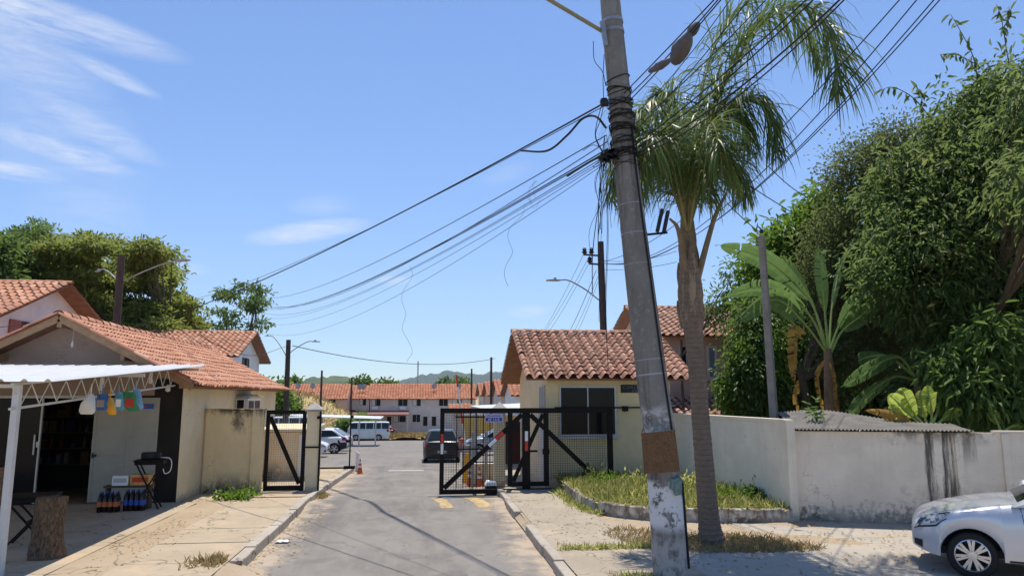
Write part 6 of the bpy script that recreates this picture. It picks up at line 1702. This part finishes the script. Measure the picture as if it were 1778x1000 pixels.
M['rib'] = simple('pale_green_rib', (.26, .34, .10), .55, .2, 6, 0)
M['banana_stem'] = simple('brown_banana_stem', (.20, .125, .075), .85, .45, 5, .4, 20)
YB_ = 17.6
def q(px, py, dy=0): return at(px, py, YB_ + dy)
c0 = at(1437, 606, YB_); b0 = Vector((c0.x + .05, YB_, -.05))
banana('tall banana plant with torn upright leaves and orange dead ones behind the white wall', b0, c0, .20, [
    ([q(1437, 610), q(1405, 520), q(1330, 452, .3), q(1244, 424, .6)], .62),
    ([q(1437, 610), q(1400, 540, -.2), q(1330, 500, -.4), q(1258, 512, -.6)], .55),
    ([q(1435, 612), q(1395, 560, -.4), q(1345, 520, -.7), q(1278, 560, -.9)], .60),
    ([q(1438, 606), q(1432, 540, .1), q(1426, 480, .2), q(1421, 425, .2)], .34),
    ([q(1440, 606), q(1444, 540, .3), q(1455, 480, .6), q(1470, 430, .9)], .50),
    ([q(1441, 610), q(1455, 570, -.1), q(1480, 530, -.3), q(1504, 508, -.5)], .55),
    ([q(1443, 612), q(1462, 575, -.2), q(1495, 548, -.5), q(1532, 516, -.7)], .52),
    ([q(1436, 608), q(1408, 520, .4), q(1378, 470, .8), q(1352, 452, 1.2)], .5)], 1, dead=[
    ([q(1400, 578, -.5), q(1382, 572, -.6), q(1379, 620, -.6), q(1380, 668, -.6)], .34), ([q(1386, 660, -.55), q(1382, 690, -.55), q(1385, 724, -.5)], .16),
    ([q(1432, 625, -.2), q(1420, 650, -.25), q(1424, 690, -.25), q(1430, 726, -.2)], .15), ([q(1440, 630, -.2), q(1450, 660, -.25), q(1452, 700, -.25), q(1458, 728, -.2)], .13)])
c1 = at(1592, 655, 17); b1 = Vector((c1.x, 17, -.05))
def q1(px, py, dy=0): return at(px, py, 16.6 + dy)
banana('second banana plant with long arching leaves in shade right of the tall one', b1, c1, .15, [
    ([q1(1590, 655), q1(1560, 620, -.2), q1(1510, 640, -.4), q1(1460, 672, -.5)], .50), ([q1(1590, 660), q1(1550, 655, -.3), q1(1500, 690, -.6), q1(1472, 722, -.6)], .55),
    ([q1(1585, 650), q1(1540, 618), q1(1500, 622, .2), q1(1490, 630, .2)], .4), ([q1(1592, 650), q1(1610, 610), q1(1640, 590), q1(1680, 600)], .45)], 2)
c2 = at(1612, 742, 14.6)
def q2(px, py, dy=0): return at(px, py, 14.6 + dy)
banana('young banana plant with bright yellow green leaves just behind the sheet roof', (c2.x, 14.6, -.05), c2, .10, [
    ([q2(1612, 745), q2(1590, 722, -.1), q2(1572, 690, -.2), q2(1566, 672, -.2)], .30), ([q2(1614, 745), q2(1618, 720, -.1), q2(1614, 690, -.2), q2(1610, 668, -.2)], .32), ([q2(1618, 746), q2(1634, 730, -.1), q2(1655, 716, -.2), q2(1668, 722, -.2)], .26),
    ([q2(1612, 745), q2(1606, 725), q2(1600, 700), q2(1598, 676)], .34), ([q2(1616, 745), q2(1625, 722), q2(1632, 698, .1), q2(1628, 674, .2)], .30),
    ([q2(1608, 745), q2(1585, 725, -.1), q2(1560, 700, -.2), q2(1542, 684, -.3)], .30), ([q2(1606, 748), q2(1575, 735, -.1), q2(1556, 720, -.2), q2(1548, 700, -.2)], .24), ([q2(1620, 746), q2(1640, 722), q2(1648, 700), q2(1644, 690)], .22)], 3, lm='yellowed', wk=1.15,
    dead=[([q2(1600, 745, -.2), q2(1570, 725, -.3), q2(1535, 716, -.3), q2(1500, 712, -.3)], .2), ([q2(1602, 748, -.2), q2(1560, 735, -.3), q2(1530, 722, -.3)], .18)])
c3 = at(1738, 750, 13.9)
def q3(px, py, dy=0): return at(px, py, 13.9 + dy)
banana('small pale banana shoot at the far right above the shaded wall', (c3.x, 13.9, -.05), c3, .07, [([q3(1738, 752), q3(1734, 738), q3(1726, 722), q3(1722, 712)], .22), ([q3(1740, 752), q3(1752, 742), q3(1765, 738), q3(1776, 742)], .18)], 4, lm='yellowed')
bs = thing('leafy_weed', 'small leafy weed sprouting through the sheet roof end', 'weed', at(1418, 730, 14.3), world=True)
cloud('leaves', LF['fresh'], bs, [B(1416, 715, 14.3, 8, 8, 6, 16)], 5, .16, .07, .06, -.2, .1, 40)

# ------------------------------------------------------------------ the palm
pb_ = gp(1237, 941, .12)
pm_ = thing('palm_tree', 'queen palm with ringed trunk and drooping fronds beside the leaning pole', 'palm', pb_, world=True)
YP = pb_.y
ctr = [(1237, 945, 58), (1231, 905, 44), (1224, 820, 39), (1216, 720, 37), (1208, 620, 36), (1204, 575, 40), (1201, 545, 50), (1199, 500, 50), (1197, 455, 42), (1195, 420, 26)]
tp = [at(px, py, YP + .1 * i / 9) for i, (px, py, w) in enumerate(ctr)]; tw_ = [w * YP / 1250 / 2 * .84 for *_, w in ctr]
pts = spline(tp, 180); nP = len(pts); R_ = []
for i in range(nP):
    f = i / (nP - 1) * 9; k = min(8, int(f)); r = tw_[k] + (tw_[k + 1] - tw_[k]) * (f - k)
    z = pts[i].z; ringy = (z / .085) % 1
    R_.append(r * (1 + (random.uniform(-.05, .05) if z > 3.75 else 0) + (.035 if ringy < .3 else 0) * (z < 3.7)))
t = NT('ringed_palm_bark'); x, y, z = t.sep(); n = t.noise(12, 5, .7, (1, 1, 3)); n2 = t.noise(5, 6, .7, (3, 3, .4))
rg = t.math('FRACT', t.math('DIVIDE', z, .085)); c = t.mix(t.ramp(n, .3, .7), (.15, .108, .08), (.25, .19, .145)); c = t.mix(t.ramp(rg, .0, .25, .55, 0), c, (.07, .052, .042))
c = t.mix(t.math('MULTIPLY', t.ramp(n2, .5, .62), t.ramp(z, 3.5, 3.8)), c, (.34, .26, .18))
M['palmbark'] = t.out(c, .95, t.bump(n, .6, .02), .15)
m = MB(); m.tube(pts, R_, 20, wob=.015); m.build('trunk', M['palmbark'], pm_, smooth=True, angle=60)
# old leaf bases hugging the swollen top, then the living leaf stalks rising from it
gq = random.Random(9); M['boot'] = simple('leaf_base_fibre', (.20, .15, .10), .9, .4, 8, .5, 20)
m = MB(); m.tube([at(1196, 440, YP + .1), at(1193, 400, YP + .1), at(1191, 360, YP + .1), at(1190, 325, YP + .1)], [.15, .12, .09, .05], 12, wob=.08); m.build('crown_shaft', M['boot'], pm_, smooth=True)
for i in range(22):
    a = i * 2.4; zf = i / 22; p = at(1200 - 6 * zf, 560 - 130 * zf, YP + .1); r = .225 - .11 * zf; o = Vector((math.cos(a), math.sin(a), 0))
    m = MB(); L_ = gq.uniform(.3, .5) + .3 * zf; m.tube(spline([p + o * (r - .09) - Vector((0, 0, .12)), p + o * (r - .015) + Vector((0, 0, L_ * .5)), p + o * (r - .05 + gq.uniform(0, .07) * (1 - zf)) + Vector((0, 0, L_))], 6), [.065, .06, .055, .048, .04, .03, .018], 6); m.build('leaf_base', M['boot'], pm_, smooth=True)
m = MB()
for px0, py0, px1, py1, px2, py2 in ((1212, 480, 1240, 380, 1262, 335), (1190, 470, 1178, 400, 1163, 380)):
    m.tube(spline([at(px0, py0, YP), at(px1, py1, YP - .2), at(px2, py2, YP - .3)], 8), [.06, .055, .05, .045, .04, .035, .03, .025, .02], 6)
m.build('dry_stalk', M['boot'], pm_, smooth=True)


def frond(P, leafl, npair, droop=.8, seed=0, base_gap=.12, spread=.9):
    """rachis through the points P with hanging leaflets on both sides"""
    g = np.random.default_rng(seed); L = spline(P, 40); n = len(L) - 1
    m = MB(); m.tube(L, [.028 * (1 - .82 * i / n) for i in range(n + 1)], 5); o = m.build('frond', M['rib2'], pm_, smooth=True)
    V = []; F = []; T = []
    for i in range(npair):
        u = base_gap + (1 - base_gap) * (i + g.random() * .6) / npair; u = min(.999, u); k = min(n - 1, int(u * n)); c = L[k].lerp(L[k + 1], u * n - k); d = (L[k + 1] - L[k]).normalized()
        sd = d.cross(Vector((0, 0, 1)))
        if sd.length < .2: sd = d.cross(Vector((.3, -.95, 0)))
        sd.normalize(); up = sd.cross(d)
        for s in (-1, 1):
            for rep in range(2):
                ll = leafl * (.45 + .75 * math.sin(PI * (u * .85 + .12))) * g.uniform(.6, 1.25) * (.6 if u > .95 else 1)
                dr = (sd * s * spread * g.uniform(.6, 1.1) + d * g.uniform(.35, .8) + up * g.uniform(-.25, .6) + Vector(g.normal(size=3) * .22)).normalized()
                w = g.uniform(.018, .034); p = Vector(c); row = []; seg = 5; wv = dr.cross(Vector((g.normal() * .4, g.normal() * .4, 1))).normalized()
                for j in range(seg + 1):
                    ww = w * (.7, 1, 1, .85, .55, .08)[j]; row += [p - wv * ww / 2, p + wv * ww / 2]
                    dr = (dr + Vector((0, 0, -droop * (.35 + .25 * j) * .55))).normalized(); p = p + dr * ll / seg
                a = len(V); V += row; tt = float(np.clip(g.normal(.42, .22), 0, 1))
                for j in range(seg): F.append((a + 2 * j, a + 2 * j + 1, a + 2 * j + 3, a + 2 * j + 2)); T.append(tt)
    b = MB(); b.v = V; b.f = F; b.m = [0] * len(F); q_ = b.build('leaflets', LF['palm'], o, fix=False, smooth=True)
    q_.data.attributes.new('tint', 'FLOAT', 'FACE').data.foreach_set('value', T)


M['rib2'] = simple('palm_rachis', (.22, .20, .09), .6, .3, 6, 0)
def pq(px, py, dy=0): return at(px, py, YP + dy)
FR = [
    ([pq(1194, 400), pq(1212, 290, .1), pq(1250, 160, .1), pq(1318, 50, 0), pq(1385, 8, -.2), pq(1432, 40, -.4), pq(1454, 105, -.5), pq(1452, 165, -.5)], 1.35, 92, .8),
    ([pq(1195, 400), pq(1215, 280, .4), pq(1250, 160, .8), pq(1290, 70, 1.0), pq(1345, 20, 1.1), pq(1400, 50, 1.1), pq(1425, 110, 1.1)], 1.15, 70, .8),
    ([pq(1194, 400), pq(1206, 260, .2), pq(1228, 120, .4), pq(1270, 30, .5), pq(1320, -10, .5)], .9, 56, .6),
    ([pq(1196, 400), pq(1222, 290, -.2), pq(1270, 195, -.4), pq(1312, 170, -.6), pq(1338, 205, -.7), pq(1350, 275, -.7)], .95, 60, 1.0),
    ([pq(1194, 400), pq(1205, 290, .2), pq(1230, 205, .3), pq(1262, 178, .2), pq(1292, 205, .1), pq(1305, 265, .1)], .95, 56, 1.0),
    ([pq(1192, 400), pq(1180, 270, -.3), pq(1150, 190, -.6), pq(1118, 190, -.9), pq(1092, 245, -1.1), pq(1074, 320, -1.1)], .95, 64, 1.1),
    ([pq(1192, 400), pq(1172, 280, .3), pq(1135, 205, .6), pq(1100, 220, .8), pq(1075, 280, .9), pq(1062, 350, .9)], .95, 64, 1.1),
    ([pq(1195, 400), pq(1205, 260, .9), pq(1215, 190, 1.7), pq(1225, 215, 2.3), pq(1232, 280, 2.6)], .9, 54, 1.0),
    ([pq(1196, 400), pq(1215, 280, -.8), pq(1232, 215, -1.4), pq(1246, 240, -1.9), pq(1256, 310, -2.0)], .9, 56, 1.0),
    ([pq(1193, 400), pq(1168, 290, -.8), pq(1142, 232, -1.3), pq(1122, 260, -1.6), pq(1108, 330, -1.7)], .9, 56, 1.1),
    ([pq(1193, 400), pq(1165, 300, .7), pq(1135, 260, 1.2), pq(1112, 300, 1.5), pq(1100, 370, 1.6)], .9, 54, 1.1),
    ([pq(1196, 400), pq(1228, 300, .6), pq(1258, 255, 1.0), pq(1278, 290, 1.2), pq(1288, 350, 1.2)], .85, 52, 1.1),
    ([pq(1196, 400), pq(1192, 290, .2), pq(1180, 215, .4), pq(1160, 170, .5), pq(1138, 165, .6)], .85, 50, .8),
    ([pq(1194, 400), pq(1202, 310, -.5), pq(1212, 272, -.9), pq(1224, 300, -1.2), pq(1232, 350, -1.3)], .75, 46, 1.1),
    ([pq(1196, 400), pq(1225, 310, .2), pq(1255, 270, .4), pq(1282, 290, .5), pq(1300, 345, .5)], .80, 50, 1.1),
    ([pq(1194, 400), pq(1185, 300, 1.2), pq(1170, 240, 2.0), pq(1150, 260, 2.4), pq(1140, 330, 2.5)], .85, 50, 1.1),
    ([pq(1192, 400), pq(1160, 310, -.4), pq(1128, 270, -.7), pq(1102, 300, -.9), pq(1086, 360, -.9)], .8, 50, 1.2),
]
for i, (P, ll, npair, dr) in enumerate(FR): frond(P, ll, npair, dr, seed=100 + i)

# ------------------------------------------------------------------ weeds and grass
def blades(name, m, pts, h, w, lean, seed, label, kind='stuff', parent=None, tint0=.5):
    g = np.random.default_rng(seed); pts = np.array(pts); N = len(pts)
    d = np.stack([g.normal(size=N) * lean, g.normal(size=N) * lean, np.ones(N)], 1)
    o = leaf_mesh(name, m, parent, pts, d, h * (.45 + .9 * g.random(N)), w * (.7 + .6 * g.random(N)), np.clip(g.normal(tint0, .3, N), 0, 1), g.normal(size=(N, 3)), .1, .25, g)
    if kind: o['kind'] = kind
    if label: o['label'] = label
    return o


g = np.random.default_rng(5)
pp_ = []
while len(pp_) < 11000:
    x, y = g.uniform(3.5, 7.15), g.uniform(13.7, 19.4)
    if inside(x, y, poly) and math.sin(x * 2.1 + 1) * math.cos(y * 1.7) + g.normal() * .5 > -.45: pp_.append((x, y, .26 + .16 * max(0, 1 - math.hypot(x - 5.3, y - 16.6) / 2.6)))
blades('weed_grass', LF['grass'], pp_, .25, .010, .8, 1, 'thick dry green weed grass filling the planter bed')
for i, (px, py, Y, w, h, lf, lab) in enumerate(((1055, 848, 17.4, 22, 16, 'bright', 'leafy weed clump at the left end of the planter'), (1100, 846, 17.8, 24, 14, 'grass', 'second weed clump nearer the guardhouse wall in the planter'), (1032, 838, 18.2, 10, 16, 'twig', 'dry brownish weed bush by the foot of the gate brace'), (1310, 868, 14.9, 26, 16, 'deep', 'dark green weed clump at the right end of the planter'), (1262, 872, 15, 18, 12, 'bright', 'bright weed clump just right of the palm trunk'), (1195, 850, 16.5, 20, 14, 'grass', 'tall weed clump behind the palm trunk'))):
    k = thing('weed_clump', lab, 'weed', tuple(at(px, py + 10, Y)), world=True, group='weed clumps in the planter'); cloud('leaves', LF[lf], k, [B(px, py, Y, w * 1.35, 95, 26, h * 1.1)], 9, .12, .045, .10, -.3, .1, 50 + i)
def scatter(n, cx, cy, rx, ry, z):
    out = []
    for _ in range(n):
        a = g.random() * 2 * PI; r = math.sqrt(g.random()); out.append((cx + math.cos(a) * r * rx, cy + math.sin(a) * r * ry, z))
    return out
dryp = scatter(2600, 4.75, 11.75, 1.35, .75, .11) + scatter(900, 5.6, 11.3, .8, .35, .11) + scatter(700, 3.7, 12.5, .5, .8, .11)
blades('dry_grass', LF['dry'], dryp, .11, .012, 1.1, 2, 'dry straw coloured grass round the palm foot')
kb = []
for i in range(650):
    u = g.random(); p = PL[min(len(PL) - 2, int(u ** 1.3 * 14))]; kb.append((p.x - .05 - abs(g.normal()) * .10, p.y - .04 - abs(g.normal()) * .08, .12))
blades('kerb_weeds', LF['grass'], kb, .16, .014, .7, 3, 'weeds along the foot of the planter kerb', tint0=.3)
crack = [(g.uniform(2.15, 3.75), 11.52 + g.normal() * .04, .13) for _ in range(500)] + [(g.uniform(2.5, 3.3), 9.6 + g.normal() * .08, .13) for _ in range(260)]
blades('joint_grass', LF['grass'], crack, .11, .012, .7, 4, 'grass growing in the pavement joints', tint0=.45)
cr2 = [(-2.78 - abs(g.normal()) * .22, 11.25 + g.normal() * .16, .13) for _ in range(320)] + [(-2.5 + abs(g.normal()) * .08, 19.1 + g.normal() * .2, .0) for _ in range(220)]
blades('kerb_end_grass', LF['dry'], cr2, .12, .014, .8, 5, 'dry grass at the end of the left kerb', tint0=.6)
k = thing('weed_clump', 'flat green weed patch at the foot of the stained wall by the small gate', 'weed', gp(412, 864, .15), world=True)
cloud('leaves', LF['bright'], k, [(tuple(gp(405, 865, .17)), (.42, .22, .06), 60), (tuple(gp(430, 860, .17)), (.25, .2, .06), 24)], 7, .10, .05, .08, -.2, .1, 60)
isl = scatter(2500, -3, 84, 4.5, 3.5, zg(84) + .25); blades('island_grass', LF['dry'], isl, .5, .10, .6, 6, 'tall dry grass on the far island', tint0=.6)
md = []
for _ in range(3500):
    x, y = g.uniform(-32, -8), g.uniform(85, 106); u, v = (x + 17.5) / 11, (y - 95) / 10.5; h = max(0, 1 - u * u - v * v) ** .8 * 5.4
    if h > .1: md.append((x, y, zg(y) - .05 + h))
blades('mound_grass', LF['dry'], md, .6, .12, .6, 7, 'dry yellow grass over the mound', tint0=.55)
# leaf litter and grit on the pavements
lt = scatter(150, -4.4, 13.5, .55, 2.6, .152) + scatter(260, -2.3, 14, .35, 4.5, .006) + scatter(300, 5.5, 11.2, 2.6, 1.6, .14) + scatter(160, 2.8, 14, .7, 3.5, .145) + scatter(160, 8.5, 12.2, 2, .7, .125)
N = len(lt); leaf_mesh('leaf_litter', LF['dry'], None, np.array(lt), np.stack([g.normal(size=N), g.normal(size=N), np.full(N, .05)], 1), .05 * (.4 + g.random(N)), .025 * (.5 + g.random(N)), g.random(N), np.tile([0, 0, 1.], (N, 1)), .2, .1, g)['kind'] = 'stuff'
# ------------------------------------------------------------------ light, sky, air, camera
SUN = Vector((.07, .31, 1)).normalized(); EL = math.asin(SUN.z); AZ = math.atan2(SUN.x, SUN.y)
s = bpy.data.lights.new('sun', 'SUN'); s.energy = SUN_E; s.angle = rad(.53); s.color = (1, .935, .83)
so = bpy.data.objects.new('sun', s); C.objects.link(so); so.rotation_euler = SUN.to_track_quat('Z', 'Y').to_euler(); so.location = SUN * 60
W = bpy.data.worlds.new('World'); S.world = W; W.use_nodes = True; nt = W.node_tree; nt.nodes.clear()
def wn(typ, **kw):
    n = nt.nodes.new(typ)
    for k, v in kw.items(): setattr(n, k, v)
    return n
def wm(op, a, b=None):
    n = wn('ShaderNodeMath', operation=op)
    for i, x in enumerate((a, b)):
        if x is None: continue
        if isinstance(x, (int, float)): n.inputs[i].default_value = x
        else: nt.links.new(x, n.inputs[i])
    return n.outputs[0]
sky = wn('ShaderNodeTexSky', sky_type='NISHITA', sun_disc=False, sun_elevation=EL, sun_rotation=AZ); sky.altitude = 50; sky.air_density = SKY[0]; sky.dust_density = SKY[1]; sky.ozone_density = SKY[2]
tc = wn('ShaderNodeTexCoord').outputs['Generated']
def dot(v):
    n = wn('ShaderNodeVectorMath', operation='DOT_PRODUCT'); nt.links.new(tc, n.inputs[0]); n.inputs[1].default_value = tuple(v); return n.outputs['Value']
def wnoise(scale, st, detail=6, rough=.6, dist=.6, rot=(0, 0, 0)):
    mp = wn('ShaderNodeMapping'); mp.inputs['Scale'].default_value = st; mp.inputs['Rotation'].default_value = rot; nt.links.new(tc, mp.inputs['Vector'])
    n = wn('ShaderNodeTexNoise'); n.inputs['Scale'].default_value = scale; n.inputs['Detail'].default_value = detail; n.inputs['Roughness'].default_value = rough; n.inputs['Distortion'].default_value = dist
    nt.links.new(mp.outputs[0], n.inputs['Vector']); return n.outputs['Fac']
def mr(x, a, b, c=0., d=1.):
    n = wn('ShaderNodeMapRange'); n.inputs[1].default_value = a; n.inputs[2].default_value = b; n.inputs[3].default_value = c; n.inputs[4].default_value = d; nt.links.new(x, n.inputs[0]); return n.outputs[0]
st1 = wnoise(7, (1, 1, 5.5), 8, .64, .9, (0, .18, .0)); st2 = wnoise(22, (1, 1, 6), 7, .68, .7, (0, .25, 0))
streak = wm('ADD', wm('MULTIPLY', mr(st1, .33, .70), .80), wm('MULTIPLY', mr(st2, .36, .70), .35))
tot = None
def sky_dir(px, py): return (_F * FPX + _R * (px - 889) + _U * (500 - py)).normalized()
for (px, py, su, sv, amp, tilt) in CLOUDS:
    d = sky_dir(px, py); u = d.cross(Vector((0, 0, 1))).normalized(); v = u.cross(d).normalized()
    u, v = u * math.cos(tilt) + v * math.sin(tilt), v * math.cos(tilt) - u * math.sin(tilt)
    a = wm('DIVIDE', dot(u), su / 1250); b = wm('DIVIDE', dot(v), sv / 1250); e = wm('SUBTRACT', 1, wm('ADD', wm('MULTIPLY', a, a), wm('MULTIPLY', b, b)))
    e = wm('MULTIPLY', mr(e, 0, 1), mr(dot(d), .3, .5)); e = wm('MULTIPLY', e, amp)
    tot = e if tot is None else wm('ADD', tot, e)
cl = wm('MULTIPLY', tot, streak)
mx = wn('ShaderNodeMix', data_type='RGBA'); nt.links.new(cl, mx.inputs[0]); tn = wn('ShaderNodeMix', data_type='RGBA', blend_type='MULTIPLY'); tn.inputs[0].default_value = 1; nt.links.new(sky.outputs[0], tn.inputs[6]); tn.inputs[7].default_value = (*TINT, 1); nt.links.new(tn.outputs[2], mx.inputs[6]); mx.inputs[7].default_value = (*CLOUD_C, 1); mx.clamp_factor = True
bg = wn('ShaderNodeBackground'); bg.inputs['Strength'].default_value = SKY_S; nt.links.new(mx.outputs[2], bg.inputs['Color'])
nt.links.new(bg.outputs[0], wn('ShaderNodeOutputWorld').inputs[0])
# the air
if HAZE:
    hz = MB().bx(-6300, 6300, -60, 6300, -5.5, 760).build('haze', None or bpy.data.materials.new('air')); hz['kind'] = 'stuff'
    am = hz.data.materials[0]; am.use_nodes = True; an = am.node_tree; an.nodes.clear(); pv = an.nodes.new('ShaderNodeVolumePrincipled'); pv.inputs['Density'].default_value = HAZE; pv.inputs['Color'].default_value = (.80, .88, 1, 1); pv.inputs['Anisotropy'].default_value = .2
    an.links.new(pv.outputs[0], an.nodes.new('ShaderNodeOutputMaterial').inputs['Volume'])
cd = bpy.data.cameras.new('camera'); cam = bpy.data.objects.new('camera', cd); C.objects.link(cam); cd.sensor_width = 36; cd.lens = 36 * FPX / 1778; cd.clip_end = 20000; cd.clip_start = .05
cam.location = (0, 0, CAMH); cam.rotation_euler = (PI / 2 + PITCH, 0, -YAW); S.camera = cam
S.view_settings.view_transform = 'Standard'; S.view_settings.look = 'None'; S.view_settings.gamma = 1; S.view_settings.exposure = EXPO
S.cycles.max_bounces = 8; S.cycles.transparent_max_bounces = 8; S.cycles.volume_bounces = 0
